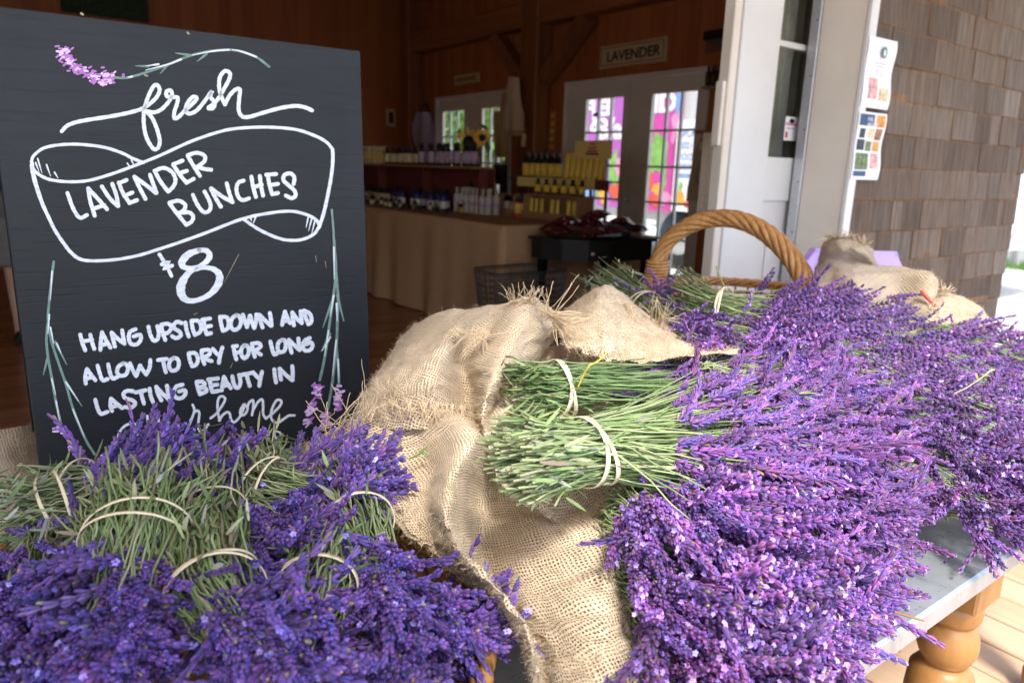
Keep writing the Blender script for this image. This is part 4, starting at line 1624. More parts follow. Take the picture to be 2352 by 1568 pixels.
x0, x1, zb, zt_ = float(q[0][0]), float(q[1][0]), float(q[2][2]), float(q[0][2])
b = MB()
b.box((x0, 2.0325, zb), (x1, 2.0335, zt_))
b.build('sheet', M_PAPER, t)
text('lettering', 'WARNING', .0185, (x0 + .004, 2.0318, zb + .066), XA, ZA, M_LAB['red_label'], t, .0002, .0004)
text('lettering', '24 hour video', .011, (x0 + .014, 2.0318, zb + .05), XA, ZA, M_DARK, t, .0002)
b = MB()
b.box((x0 + .008, 2.0315, zb + .012), (x0 + .026, 2.032, zb + .038))
b.build('red_figure', M_LAB['red_label'], t)
b = MB()
V = np.stack([(x0 + x1) / 2 + .02 * np.cos(th), np.full(18, 2.032), zt_ - .018 + .011 * np.sin(th)], 1)
b.add(V, [tuple(range(18))])
b.build('camera_symbol', M_DARK, t)
# ---------------------------------------------------------------- metal topped table
M_ZINC = NT('scratched_zinc')
_v = M_ZINC.coord()
_n = M_ZINC.noise(_v, 7, 4, .6, .8)
_sc = M_ZINC.noise(M_ZINC.coord((12, 260, 12), rot=(0, 0, .5)), 1, 3, .7)
_s2 = M_ZINC.noise(M_ZINC.coord((230, 14, 12), rot=(0, 0, .3)), 1, 3, .7)
_c = M_ZINC.ramp(_n, [(0.3, (0.30, 0.34, 0.38)), (0.7, (0.47, 0.50, 0.53))])
_rr = M_ZINC.ramp(M_ZINC.math('ADD', M_ZINC.math('MULTIPLY', _sc, .5), M_ZINC.math('MULTIPLY', _s2, .5)), [(0.35, (0.22,) * 3), (0.65, (0.48,) * 3)])
M_ZINC.set(_c, _rr, 0.6, 0.6)
M_ZINC.bump(_sc, 0.12, 0.001)
M_ZINC = M_ZINC.m
M_HONEY = wood('honey_varnished_pine', (0.22, 0.10, 0.028), (0.40, 0.205, 0.07), axis=2, scale=.6, rough=0.36)
t = thing('farm_table', 'zinc topped farm table with stout turned honey wood legs under the lavender', 'table', (.7, .85, 0))
b = MB()
b.bbox((-.75, .312, .718), (2.15, 1.205, .750), .004)
b.build('table_top', M_ZINC, t)
b = MB()
b.bbox((-.62, .455, .64), (2.02, .475, .7175), .003)
b.bbox((-.62, 1.10, .64), (2.02, 1.12, .7175), .003)
b.bbox((-.64, .4755, .64), (-.62, 1.0995, .7175), .003)
b.bbox((2.02, .4755, .64), (2.04, 1.0995, .7175), .003)
b.build('apron', M_HONEY, t)
for (x, y) in ((1.25, .42), (-.55, .44), (-.55, 1.05), (1.95, 1.05), (2.0, .46)):
    b = MB()
    b.bbox((x - .048, y - .048, .572), (x + .048, y + .048, .7174), .004)
    b.lathe([(.028, 0.0006), (.034, .03), (.036, .06), (.024, .10), (.030, .13), (.043, .20), (.050, .30), (.053, .38), (.050, .425), (.040, .440), (.031, .446), (.036, .4485), (.036, .452), (.041, .459),
             (.0465, .474), (.0475, .488), (.0455, .503), (.039, .517), (.0335, .5225), (.0335, .5255), (.038, .529), (.042, .537), (.0435, .55), (.0435, .5718)], (x, y, 0), 28)
    b.build('leg', M_HONEY, t, False)
for o in t.children:
    if o.name.startswith('leg'):
        for p in o.data.polygons:
            p.use_smooth = len(p.vertices) == 4 and p.center.z < .571
        # box faces stay flat
        for p in o.data.polygons[:26]:
            p.use_smooth = False

t = thing('basket_stand', 'low zinc topped stand under the handled basket behind the farm table', 'stand', (1.6, 1.37, 0))
b = MB()
b.bbox((1.0, 1.21, .72), (2.1, 1.56, .750), .004)
b.build('table_top', M_ZINC, t)
for (x, y) in ((1.05, 1.25), (2.05, 1.25), (1.05, 1.52), (2.05, 1.52)):
    b = MB()
    b.bbox((x - .025, y - .025, 0.001), (x + .025, y + .025, .7195), .003)
    b.build('leg', M_HONEY, t)

# ---------------------------------------------------------------- lavender coloured chair at the wall
M_CHAIR = plain('lilac_plastic', (.40, .28, .62), .35, 0, .04, 5)
t = thing('garden_chair', 'lilac plastic garden chair standing against the shingle wall', 'chair', (2.55, 1.35, 0))
b = MB()
G = []
for z, k in ((.42, 1.0), (.6, 1.02), (.8, 1.04), (.93, 1.04), (.965, 1.03), (.985, 1.0), (.992, .97)):
    G.append([(2.55 + .335 * k * s, 1.32 + .02 * s * s + .06 * (z - .42), z - (.05 * max(0, abs(s) - .86) / .14 if z > .95 else 0) - .02 * s) for s in np.linspace(-1, 1, 15)])
G = np.array(G)
b.grid(G)
b.grid(G[:, ::-1] + np.array([0, .022, 0]))
L = G[-1]
b.grid([L, L + np.array([0, .022, 0])])
b.grid([G[:, 0], G[:, 0] + np.array([0, .022, 0])])
b.grid([G[:, -1] + np.array([0, .022, 0]), G[:, -1]])
b.build('backrest', M_CHAIR, t, True)
b = MB()
b.bbox((2.24, .90, .395), (2.86, 1.33, .42), .008)
b.build('seat', M_CHAIR, t)
for (x, y) in ((2.26, .93), (2.84, .93), (2.26, 1.36), (2.84, 1.36)):
    b = MB()
    b.bbox((x - .02, y - .02, 0.0012), (x + .02, y + .02, .394), .004)
    b.build('leg', M_CHAIR, t)
for x in (2.215, 2.885):
    b = MB()
    b.bbox((x - .03, .92, .60), (x + .03, 1.315, .622), .006)
    b.bbox((x - .015, .93, .4), (x + .015, .96, .5995), .004)
    b.build('armrest', M_CHAIR, t)

# ---------------------------------------------------------------- chalkboard sign
BY, BT = 1.234, 0.03


def onboard(P, off=0.0):
    P = np.asarray(P, float)
    d = ray(P[:, 0], P[:, 1])
    k = (BY - off + BT * (CAM[2] - .75)) / (d[:, 1] - BT * d[:, 2])
    return CAM + d * k[:, None]


def vA(P):
    return np.asarray(P, float) * .4507 / 1.2245


def vA2(P):
    return (np.asarray(P, float) * .36565 + [100, 360]) / 1.2245


def vB(P):
    return (np.asarray(P, float) * .4507 + [0, 650]) / 1.2245


def vC(P):
    return (np.asarray(P, float) * .31463 + [180, 820]) / 1.2245


M_BOARD = NT('black_board_paint')
_v = M_BOARD.coord((9, 40, 190))
_g = M_BOARD.noise(_v, 1, 5, .7, .5)
_p = M_BOARD.noise(M_BOARD.coord((14, 30, 230)), 1, 2, .5)
_w = M_BOARD.noise(M_BOARD.coord(), 3.5, 3)
_c = M_BOARD.ramp(_w, [(0.3, (0.009, 0.010, 0.012)), (0.7, (0.016, 0.018, 0.021))])
M_BOARD.set(_c, M_BOARD.ramp(_g, [(0.3, (0.44,) * 3), (0.7, (0.56,) * 3)]), 0, 0.3)
_h = M_BOARD.ramp(_p, [(0.30, (0, 0, 0)), (0.40, (1, 1, 1))])
_hh = M_BOARD.math('ADD', M_BOARD.math('MULTIPLY', _g, .35), _h)
M_BOARD.bump(_hh, 0.28, 0.0012)
M_BOARD = M_BOARD.m
t = thing('chalkboard_sign', 'tall black A-frame board hand lettered fresh lavender bunches, standing behind the left bunches', 'sign', (.29, BY, 0.0))
xl, xr, zt = 0.020, 0.566, 1.441
b = MB()
V = []
for (x, z) in ((xl - .003, .002), (xr - .002, .002), (xr + .003, zt), (xl + .004, zt)):
    V.append((x, BY + BT * (z - .75), z))
V = np.array(V)
ch = .0015
n_ = np.array([0, 1, -BT])
front_in = V + np.array([(ch, 0, ch), (-ch, 0, ch), (-ch, 0, -ch), (ch, 0, -ch)])
side_f = V + n_ * ch
back = V + n_ * .017
b.add(np.concatenate([front_in, side_f, back]), [(0, 1, 2, 3), (0, 4, 5, 1), (1, 5, 6, 2), (2, 6, 7, 3), (3, 7, 4, 0), (4, 8, 9, 5), (5, 9, 10, 6), (6, 10, 11, 7), (7, 11, 8, 4), (11, 10, 9, 8)])
b.build('board_panel', M_BOARD, t)
b = MB()
V = np.array([(xl, BY + .45, .002), (xr, BY + .45, .002), (xr + .003, BY + .045, zt), (xl + .004, BY + .045, zt)])
V2 = V + np.array([0, .016, .004])
b.add(np.concatenate([V, V2]), [(0, 1, 2, 3), (7, 6, 5, 4), (0, 4, 5, 1), (1, 5, 6, 2), (2, 6, 7, 3), (3, 7, 4, 0)])
b.build('rear_panel', M_BOARD, t)
LAYER = [0]


def stroke(b, P, w, smooth=True, closed=False, taper=0.0, wob=0.06):
    """paint stroke along D-pixel points P, w = width in those pixels (or a list)"""
    P = np.asarray(P, float)
    w0 = np.asarray(w, float)
    if smooth and len(P) > 2:
        n = 6
        if w0.ndim:
            w0 = catmull(np.c_[w0, w0], n)[:, 0]
        P = catmull(P, n)
    else:
        n = 4
        k = np.linspace(0, len(P) - 1, (len(P) - 1) * n + 1)
        if w0.ndim:
            w0 = np.interp(k, np.arange(len(w0)), w0)
        P = np.stack([np.interp(k, np.arange(len(P)), P[:, i]) for i in (0, 1)], 1)
    m = len(P)
    ww = np.broadcast_to(w0, (m,)) * .5
    ww = ww * (1 + wob * np.sin(np.arange(m) * 1.7 + P[0, 0]))
    if taper:
        ww = ww * np.minimum(1, .35 + np.arange(m)[::-1] / (m * taper))
    T = np.gradient(P, axis=0)
    T = T / (np.linalg.norm(T, axis=1, keepdims=True) + 1e-9)
    N = np.stack([-T[:, 1], T[:, 0]], 1)
    L, R = P + N * ww[:, None], P - N * ww[:, None]
    LAYER[0] += 1
    off = .0006 + LAYER[0] * 4e-6
    th = np.linspace(math.pi / 2, 3 * math.pi / 2, 7)[1:-1]
    c0 = np.array([P[0] + ww[0] * (math.cos(a) * T[0] + math.sin(a) * N[0]) for a in th])
    c1 = np.array([P[-1] - ww[-1] * (math.cos(a) * T[-1] + math.sin(a) * N[-1]) for a in th])
    V = onboard(np.concatenate([L, R, c0, c1]), off)
    F = [(i, i + 1, m + i + 1, m + i) for i in range(m - 1)]
    F.append((0, *range(2 * m, 2 * m + 5), m)[::-1])
    F.append((m - 1, *range(2 * m + 5, 2 * m + 10)[::-1], 2 * m - 1))
    F[-1] = tuple([2 * m - 1] + list(range(2 * m + 5, 2 * m + 10)) + [m - 1])
    b.add(V, F)


# --- fresh (script)
b = MB()
stroke(b, vA([(385, 820), (420, 785), (480, 762), (560, 747), (700, 725), (800, 705), (885, 680), (945, 640), (982, 600), (996, 562), (985, 535), (962, 535), (935, 580), (912, 640), (898, 700), (898, 780), (910, 845),
              (932, 895), (962, 932), (988, 920), (997, 880), (988, 835), (972, 785), (948, 735), (918, 700)]), 9)
stroke(b, vA([(915, 695), (960, 702), (1005, 685), (1045, 645), (1072, 600), (1066, 566), (1040, 572), (1040, 600), (1070, 608), (1108, 610), (1104, 650), (1088, 700), (1088, 738), (1112, 733), (1155, 690), (1205, 645),
              (1228, 615), (1205, 605), (1172, 640), (1158, 685), (1178, 710), (1225, 692), (1275, 635), (1322, 570), (1312, 605), (1340, 640), (1330, 675), (1302, 678)]), 9)
stroke(b, vA([(1302, 672), (1350, 632), (1395, 560), (1432, 490), (1432, 455), (1402, 445), (1372, 485), (1368, 550), (1384, 610), (1404, 652)]), 9)
stroke(b, vA([(1404, 652), (1432, 598), (1470, 560), (1497, 560), (1492, 620), (1490, 690), (1512, 727), (1555, 730), (1640, 705), (1750, 675), (1840, 662), (1900, 670), (1948, 690)]), 9)
# --- ribbon banner outline
W1 = 7
stroke(b, vA([(195, 1010), (212, 970), (280, 922), (400, 902), (520, 903), (650, 920), (760, 955), (830, 990), (895, 1015)]), W1)
stroke(b, vA([(200, 1012), (212, 1060), (260, 1100), (330, 1125), (450, 1135), (560, 1125), (700, 1085), (850, 1030), (1000, 970), (1200, 880), (1400, 815), (1550, 797), (1700, 795), (1850, 810), (1970, 850), (2040, 890), (2075, 932)]), W1)
stroke(b, vA([(2075, 932), (2077, 1000), (2067, 1100), (2045, 1220), (2020, 1330), (1990, 1420)]), 8)
stroke(b, vA([(198, 1030), (215, 1120), (260, 1260), (310, 1370), (345, 1440), (400, 1522), (440, 1572), (490, 1612), (560, 1627), (700, 1622), (850, 1597), (1000, 1552), (1150, 1502), (1300, 1447), (1500, 1370),
              (1650, 1335), (1800, 1318), (1900, 1335), (1970, 1370), (1995, 1412)]), [10, 10, 9, 8, 8, 8, 8, 8, 7, 7, 7, 7, 7, 7, 7, 7, 7, 7, 7, 7])
stroke(b, vA([(1520, 1368), (1580, 1410), (1650, 1450), (1750, 1490), (1830, 1500), (1900, 1490), (1960, 1460), (1988, 1420)]), W1)
for a, c in (((235, 990), (262, 1080)), ((222, 1015), (244, 1072)), ((290, 1028), (316, 1100)), ((340, 1075), (362, 1112)), ((820, 997), (836, 1035)), ((795, 1020), (812, 1046)), ((1925, 1348), (1910, 1420)),
             ((1947, 1358), (1926, 1440)), ((1967, 1370), (1945, 1458)), ((1597, 1352), (1580, 1395)), ((1564, 1360), (1570, 1380))):
    stroke(b, vA([a, c]), 3.6, False, taper=.8)
# --- LAVENDER BUNCHES
LV = [[(245, 500), (290, 620), (340, 690), (395, 670)], [(405, 465), (420, 560), (455, 675)], [(405, 465), (480, 545), (550, 625)], [(440, 622), (530, 595)], [(510, 450), (570, 540), (632, 600)], [(590, 430), (622, 520), (636, 600)],
      [(640, 420), (672, 500), (722, 575)], [(640, 425), (700, 400)], [(682, 522), (745, 497)], [(722, 577), (780, 555)], [(760, 375), (800, 460), (845, 545)], [(760, 375), (850, 440), (925, 500)], [(880, 360), (905, 430), (930, 500)],
      [(915, 330), (960, 410), (1020, 490)], [(915, 330), (985, 308), (1050, 340), (1076, 400), (1060, 450), (1020, 490)], [(1060, 285), (1110, 360), (1160, 420)], [(1060, 280), (1130, 252)], [(1110, 347), (1165, 330)], [(1160, 422), (1215, 392)],
      [(1170, 215), (1220, 300), (1265, 370)], [(1170, 210), (1240, 192), (1300, 215), (1296, 260), (1240, 300)], [(1240, 300), (1300, 316), (1350, 322)],
      [(1030, 580), (1090, 660), (1160, 745)], [(1030, 575), (1100, 560), (1150, 590), (1142, 630), (1100, 657)], [(1100, 655), (1180, 650), (1212, 680), (1200, 720), (1160, 745)], [(1210, 515), (1245, 590), (1290, 645), (1332, 640), (1347, 600), (1332, 550), (1300, 490)],
      [(1350, 470), (1385, 540), (1425, 605)], [(1350, 465), (1440, 530), (1515, 570)], [(1470, 425), (1490, 500), (1515, 570)], [(1600, 405), (1560, 422), (1545, 470), (1560, 530), (1595, 555), (1640, 542)],
      [(1660, 375), (1675, 460), (1695, 530)], [(1725, 370), (1735, 450), (1750, 520)], [(1680, 455), (1740, 437)], [(1785, 360), (1800, 440), (1820, 510)], [(1775, 360), (1850, 355)], [(1800, 440), (1865, 430)], [(1820, 510), (1865, 500)],
      [(1985, 430), (1990, 380), (1960, 350), (1915, 362), (1907, 402), (1945, 440), (1990, 480), (2000, 520), (1970, 540), (1925, 520)]]
for s in LV:
    stroke(b, vA2(s), 9.0)
# --- price
stroke(b, vB([(1245, 118), (1175, 145), (1135, 195), (1155, 228), (1225, 225), (1282, 195), (1308, 155), (1288, 122), (1240, 118)]), [11, 16, 17, 12, 9, 12, 14, 12, 10])
stroke(b, vB([(1225, 228), (1168, 270), (1130, 340), (1135, 400), (1172, 432), (1232, 430), (1310, 393), (1362, 330), (1368, 272), (1330, 236), (1270, 228), (1220, 240)]), [9, 14, 20, 18, 13, 11, 13, 17, 16, 12, 9, 9])
for s in ([(995, 145), (1020, 185)], [(1010, 207), (1055, 190), (1022, 237), (1074, 215)], [(1054, 245), (1070, 280)]):
    stroke(b, vB(s), 8.5, False)
# --- the three instruction lines
TX = [[(145, 385), (165, 460), (190, 525)], [(235, 385), (250, 450), (270, 510)], [(165, 445), (250, 430)], [(340, 365), (330, 440), (325, 520)], [(340, 365), (380, 440), (415, 500)], [(325, 482), (395, 462)], [(425, 365), (440, 430), (455, 490)],
      [(425, 365), (480, 420), (540, 465)], [(520, 345), (530, 410), (540, 465)], [(640, 335), (590, 360), (580, 420), (600, 465), (650, 470), (685, 430), (680, 385), (622, 400)], [(755, 315), (770, 380), (800, 435), (835, 425), (847, 370), (835, 310)],
      [(870, 300), (880, 360), (905, 430)], [(870, 295), (930, 287), (960, 320), (930, 365), (890, 372)], [(1050, 280), (1010, 270), (980, 300), (990, 330), (1035, 360), (1042, 395), (1000, 415), (965, 397)], [(1085, 275), (1095, 340), (1115, 400)],
      [(1140, 260), (1150, 330), (1170, 385)], [(1140, 260), (1200, 262), (1226, 310), (1215, 360), (1170, 385)], [(1250, 250), (1255, 310), (1275, 380)], [(1235, 250), (1305, 240)], [(1255, 315), (1315, 305)], [(1275, 380), (1315, 370)],
      [(1395, 230), (1405, 290), (1420, 350)], [(1395, 225), (1455, 230), (1472, 280), (1460, 330), (1420, 350)], [(1540, 210), (1502, 240), (1490, 300), (1515, 340), (1560, 325), (1582, 270), (1567, 220), (1540, 210)],
      [(1600, 205), (1615, 260), (1635, 315)], [(1635, 315), (1650, 260), (1660, 215)], [(1665, 215), (1680, 270), (1700, 325)], [(1700, 325), (1715, 270), (1720, 205)], [(1745, 205), (1755, 260), (1775, 320)], [(1745, 205), (1800, 260), (1850, 305)], [(1840, 190), (1850, 250), (1855, 305)],
      [(1975, 180), (1960, 240), (1950, 295)], [(1975, 180), (2000, 240), (2020, 280)], [(1955, 267), (2010, 257)], [(2040, 185), (2045, 240), (2055, 300)], [(2040, 185), (2080, 240), (2125, 280)], [(2115, 175), (2120, 230), (2125, 280)],
      [(2145, 170), (2160, 230), (2185, 290)], [(2145, 170), (2195, 195), (2212, 240), (2207, 275), (2185, 290)],
      [(205, 690), (190, 760), (195, 820)], [(205, 690), (240, 740), (280, 790)], [(190, 780), (255, 762)], [(300, 660), (320, 730), (345, 790), (390, 780)], [(395, 650), (410, 720), (435, 775), (480, 760)],
      [(530, 640), (487, 670), (475, 720), (505, 750), (552, 740), (572, 690), (557, 650), (530, 640)], [(590, 640), (615, 700), (645, 755)], [(645, 755), (665, 700), (680, 660)], [(680, 660), (705, 700), (735, 740)], [(735, 740), (765, 680), (772, 610)],
      [(840, 610), (920, 600)], [(885, 605), (895, 660), (910, 720)], [(980, 590), (947, 620), (940, 670), (965, 705), (1012, 690), (1027, 640), (1012, 600), (980, 590)], [(1115, 555), (1125, 610), (1145, 665)], [(1115, 550), (1172, 550), (1197, 600), (1182, 650), (1145, 665)],
      [(1230, 530), (1235, 590), (1255, 645)], [(1230, 525), (1290, 520), (1302, 555), (1250, 590)], [(1250, 590), (1290, 610), (1320, 620)], [(1330, 510), (1370, 560)], [(1415, 500), (1395, 570), (1385, 635)], [(1515, 490), (1525, 550), (1540, 605)], [(1510, 490), (1545, 485)], [(1530, 550), (1565, 540)],
      [(1610, 480), (1587, 510), (1585, 560), (1610, 595), (1642, 570), (1652, 520), (1637, 485), (1610, 480)], [(1680, 465), (1690, 530), (1705, 580)], [(1680, 465), (1740, 460), (1757, 490), (1710, 525)], [(1710, 525), (1740, 550), (1760, 562)],
      [(1845, 445), (1860, 510), (1880, 560), (1910, 547)], [(1950, 430), (1917, 455), (1910, 510), (1930, 540), (1972, 525), (1982, 470), (1972, 435), (1950, 430)], [(2010, 430), (2020, 490), (2035, 545)], [(2010, 430), (2060, 480), (2105, 520)], [(2095, 420), (2100, 470), (2105, 520)],
      [(2195, 415), (2150, 440), (2135, 490), (2155, 525), (2200, 520), (2222, 480), (2205, 455), (2165, 470)],
      [(280, 965), (300, 1040), (330, 1090), (390, 1072)], [(420, 955), (415, 1020), (430, 1065)], [(420, 955), (470, 1000), (520, 1040)], [(420, 1032), (490, 1012)], [(620, 890), (570, 885), (532, 910), (547, 950), (610, 970), (637, 1000), (600, 1035), (545, 1030)],
      [(640, 900), (730, 880)], [(685, 890), (700, 950), (715, 1000)], [(765, 865), (775, 930), (795, 985)], [(825, 850), (840, 910), (870, 970)], [(825, 850), (880, 910), (935, 960)], [(920, 840), (930, 900), (935, 960)],
      [(1060, 830), (1002, 850), (980, 910), (1010, 950), (1060, 945), (1087, 905), (1075, 880), (1030, 890)], [(1185, 810), (1200, 870), (1215, 915)], [(1185, 805), (1240, 805), (1257, 835), (1210, 860)], [(1210, 860), (1260, 860), (1272, 890), (1215, 915)],
      [(1300, 785), (1310, 840), (1325, 895)], [(1290, 785), (1375, 775)], [(1310, 837), (1370, 830)], [(1325, 895), (1385, 885)], [(1430, 760), (1417, 830), (1410, 880)], [(1430, 760), (1460, 820), (1490, 860)], [(1415, 847), (1475, 832)],
      [(1505, 755), (1515, 810), (1535, 855), (1565, 850), (1577, 800), (1565, 745)], [(1580, 745), (1680, 725)], [(1630, 735), (1645, 790), (1660, 840)], [(1690, 720), (1735, 770)], [(1770, 715), (1755, 780), (1745, 840)], [(1880, 695), (1885, 750), (1895, 810)],
      [(1928, 688), (1933, 745), (1940, 785)], [(1928, 688), (1985, 745), (2040, 790)], [(2040, 665), (2045, 730), (2042, 790)]]
for s in TX:
    stroke(b, vC(s), 9.2)
# --- your home
for s in ([(480, 1330), (490, 1270), (530, 1210), (590, 1180), (650, 1190), (672, 1240), (640, 1290), (600, 1300)], [(745, 1110), (752, 1170), (790, 1210), (830, 1150), (845, 1110), (850, 1180), (900, 1235), (950, 1235), (975, 1190)],
          [(1150, 1010), (1165, 1060), (1140, 1140), (1118, 1190)], [(1160, 1080), (1190, 1062), (1210, 1085), (1202, 1160), (1202, 1220), (1225, 1250), (1262, 1222), (1290, 1185)],
          [(1310, 1130), (1360, 1090), (1412, 1020), (1440, 962), (1420, 935), (1387, 945), (1372, 1000), (1377, 1080), (1392, 1150)], [(1388, 1150), (1420, 1100), (1460, 1075), (1482, 1092), (1492, 1140), (1522, 1165), (1570, 1120), (1602, 1052), (1615, 1005)],
          [(1605, 1008), (1577, 1060), (1582, 1102), (1620, 1092), (1642, 1040), (1612, 1008)], [(1640, 1032), (1655, 990), (1690, 970), (1690, 1040), (1680, 1102)], [(1688, 1065), (1730, 990), (1770, 962), (1780, 1020), (1780, 1090), (1802, 1132)],
          [(1805, 1132), (1870, 1082), (1930, 1020), (1942, 977), (1905, 968), (1870, 1020), (1850, 1090), (1862, 1150), (1912, 1170), (1970, 1132), (2010, 1107), (2060, 1105)]):
    stroke(b, vC(s), 5.6)
for s in ([(1760, 1235), (1800, 1240), (1800, 1265), (1765, 1275)], [(1835, 1250), (1808, 1252), (1805, 1310), (1835, 1312)], [(1806, 1280), (1832, 1278)], [(1882, 1240), (1890, 1306), (1925, 1290), (1932, 1260), (1882, 1240)]):
    stroke(b, vC(s), 4.2)
b.build('white_lettering', M_CHALK, t)
# --- painted lavender sprigs, each one a part of its own
r = np.random.default_rng(4)


def pstroke(b, mi, *a, **k):
    n0 = len(b.f)
    stroke(b, *a, **k)
    for q in range(n0, len(b.f)):
        b.m[q] = mi


def dabs(b, path, n, spread, view, L=(14, 26)):
    P = catmull(np.asarray(path, float), 12)
    for i in range(n):
        c = P[r.integers(len(P))] + r.normal(0, spread, 2)
        a = r.uniform(-.9, .5)
        l = r.uniform(*L)
        d = np.array([math.cos(a), math.sin(a)]) * l / 2
        pstroke(b, 2 if r.random() < .55 else 3, view([c - d, c, c + d]), r.uniform(3.5, 5.5))


PM = [M_SAGE, M_CHALK, M_LILAC, M_LILAC2]
g = MB()
pstroke(g, 0, vA([(1680, 418), (1600, 358), (1500, 322), (1400, 312), (1250, 332), (1150, 362), (1050, 405), (950, 440), (850, 472), (780, 488), (690, 482)]), 5.5)
for s in ([(1180, 345), (1095, 332)], [(1290, 337), (1230, 385)], [(930, 415), (845, 412)], [(1050, 402), (1000, 460)]):
    pstroke(g, 0, vA(s), 5.5, False, taper=.9)
for s in ([(1600, 356), (1500, 320), (1450, 312)], [(1430, 312), (1330, 320), (1200, 345)], [(1130, 372), (1040, 405), (910, 438)], [(990, 402), (915, 412)], [(825, 478), (795, 484)]):
    pstroke(g, 1, vA(s), 4.2, taper=.9)
dabs(g, [(390, 300), (420, 360), (460, 420), (540, 460), (620, 490), (690, 500)], 150, 20, vA)
dabs(g, [(660, 450), (760, 480)], 10, 22, vA, (10, 16))
g.build('painted_sprig', PM, t)
g = MB()
for s in ([(335, 190), (322, 300), (306, 450), (300, 560), (320, 680), (368, 830), (410, 950), (460, 1120), (530, 1290), (590, 1390)], [(300, 560), (290, 680), (302, 800), (326, 930), (350, 1070), (380, 1200)]):
    pstroke(g, 0, vB(s), 6)
for s in ([(300, 780), (270, 895)], [(345, 690), (415, 830)], [(405, 930), (510, 1090)]):
    pstroke(g, 0, vB(s), 6, False, taper=.9)
for s in ([(325, 250), (320, 330), (314, 430)], [(308, 520), (298, 640)], [(315, 600), (335, 700)], [(322, 920), (348, 1020)], [(350, 1060), (372, 1180)], [(410, 940), (490, 1060)], [(455, 1110), (530, 1290)], [(355, 700), (380, 760)]):
    pstroke(g, 1, vB(s), 3.6, taper=.9)
dabs(g, [(365, 1225), (410, 1280), (445, 1345), (500, 1390)], 36, 13, vB, (20, 40))
g.build('painted_sprig', PM, t)
g = MB()
for s in ([(2085, 60), (2096, 250), (2081, 400), (2060, 550), (2040, 700), (2020, 820), (1995, 930)], [(2096, 250), (2110, 420), (2105, 560), (2100, 700), (2085, 850), (2065, 1000), (2045, 1110)], [(2100, 730), (2111, 850), (2115, 960)]):
    pstroke(g, 0, vB(s), 6)
pstroke(g, 0, vA([(2070, 1310), (2080, 1430), (2086, 1570)]), 5)
for s in ([(2075, 430), (2015, 600)], [(2105, 400), (2145, 560)], [(2058, 640), (2005, 750)]):
    pstroke(g, 0, vB(s), 6, False, taper=.9)
for s in ([(2083, 100), (2086, 300)], [(2082, 400), (2062, 530)], [(2050, 620), (2025, 780)], [(2100, 450), (2104, 560)], [(2098, 680), (2075, 900)], [(2110, 800), (2115, 940)], [(2062, 660), (2010, 745)]):
    pstroke(g, 1, vB(s), 3.6, taper=.9)
dabs(g, [(1985, 945), (1960, 1060), (1930, 1120), (1915, 1195)], 44, 13, vB, (18, 34))
dabs(g, [(2116, 980), (2112, 1050), (2110, 1105)], 24, 12, vB, (16, 30))
dabs(g, [(2030, 1130), (2030, 1190), (1985, 1260)], 30, 11, vB, (16, 30))
g.build('painted_sprig', PM, t)
w = MB()
for s in ([(1490, 145), (1440, 240), (1400, 320)], [(1970, 155), (1975, 195)], [(2030, 190), (2035, 230)], [(1440, 850), (1452, 820)], [(1210, 520), (1235, 508)]):
    stroke(w, vB(s), 1.6, taper=.9)
for s in ([(505, 85), (518, 92)], [(905, 470), (918, 474)], [(1170, 205), (1178, 212)]):
    stroke(w, vA(s), 5)
w.build('scratches', plain('bare_wood_scratch', (.34, .27, .19), .8), t)
# ---------------------------------------------------------------- depth of the heaps along each line of sight (metres from the camera)
def tps(pts):
    P = np.array([(a / 500.0, b_ / 500.0) for a, b_, _ in pts])
    z = np.array([p[2] for p in pts])
    n = len(P)

    def phi(r2_):
        return np.where(r2_ > 0, .5 * r2_ * np.log(np.maximum(r2_, 1e-12)), 0)
    K = phi(((P[:, None] - P[None]) ** 2).sum(-1)) + 2e-3 * np.eye(n)
    A = np.zeros((n + 3, n + 3))
    A[:n, :n] = K
    A[:n, n] = 1
    A[:n, n + 1:] = P
    A[n, :n] = 1
    A[n + 1:, :n] = P.T
    s = np.linalg.solve(A, np.r_[z, 0, 0, 0])

    def f(u, v):
        Q = np.stack([np.asarray(u, float) / 500.0, np.asarray(v, float) / 500.0], -1)
        r2_ = ((Q[..., None, :] - P) ** 2).sum(-1)
        return phi(r2_) @ s[:n] + s[n] + Q @ s[n + 1:]
    return f


LMAP = tps([(-150, 1568, .54), (0, 1568, .54), (400, 1568, .55), (800, 1568, .575), (1150, 1568, .62), (0, 1250, .73), (-150, 1250, .74), (300, 1250, .70), (600, 1300, .68), (900, 1300, .71), (1000, 1450, .66), (0, 1160, .83), (300, 1100, .81),
            (450, 950, 1.0), (300, 1000, .95), (600, 1080, .88), (560, 1000, .97), (800, 1050, .93), (800, 1180, .80), (400, 1750, .46), (1100, 1750, .52), (1150, 1350, .74)])
RMAP = tps([(1450, 1600, .60), (1900, 1600, .66), (1700, 1300, .74), (2000, 1400, .80), (2200, 1390, .875), (1480, 1250, .74), (1420, 1100, .80), (1800, 1000, .94), (1600, 880, 1.02), (1700, 750, 1.34), (2100, 1000, 1.10), (2300, 1180, 1.01), (2352, 1250, .99), (2352, 1000, 1.20),
            (2150, 1240, .96), (2100, 850, 1.32), (2300, 790, 1.58), (1800, 690, 1.5), (2000, 750, 1.5), (1380, 640, 1.72), (1500, 690, 1.6), (2450, 900, 1.42), (1900, 1800, .56), (1300, 880, .93), (1370, 1035, .83)])

# ---------------------------------------------------------------- flower spikes
PURPLE = np.array([[.125, .040, .205], [.165, .052, .225], [.110, .046, .23], [.085, .045, .225], [.20, .066, .235], [.145, .056, .255]])
LILACS = np.array([[.40, .23, .70], [.33, .18, .64], [.47, .31, .76], [.37, .19, .66]])


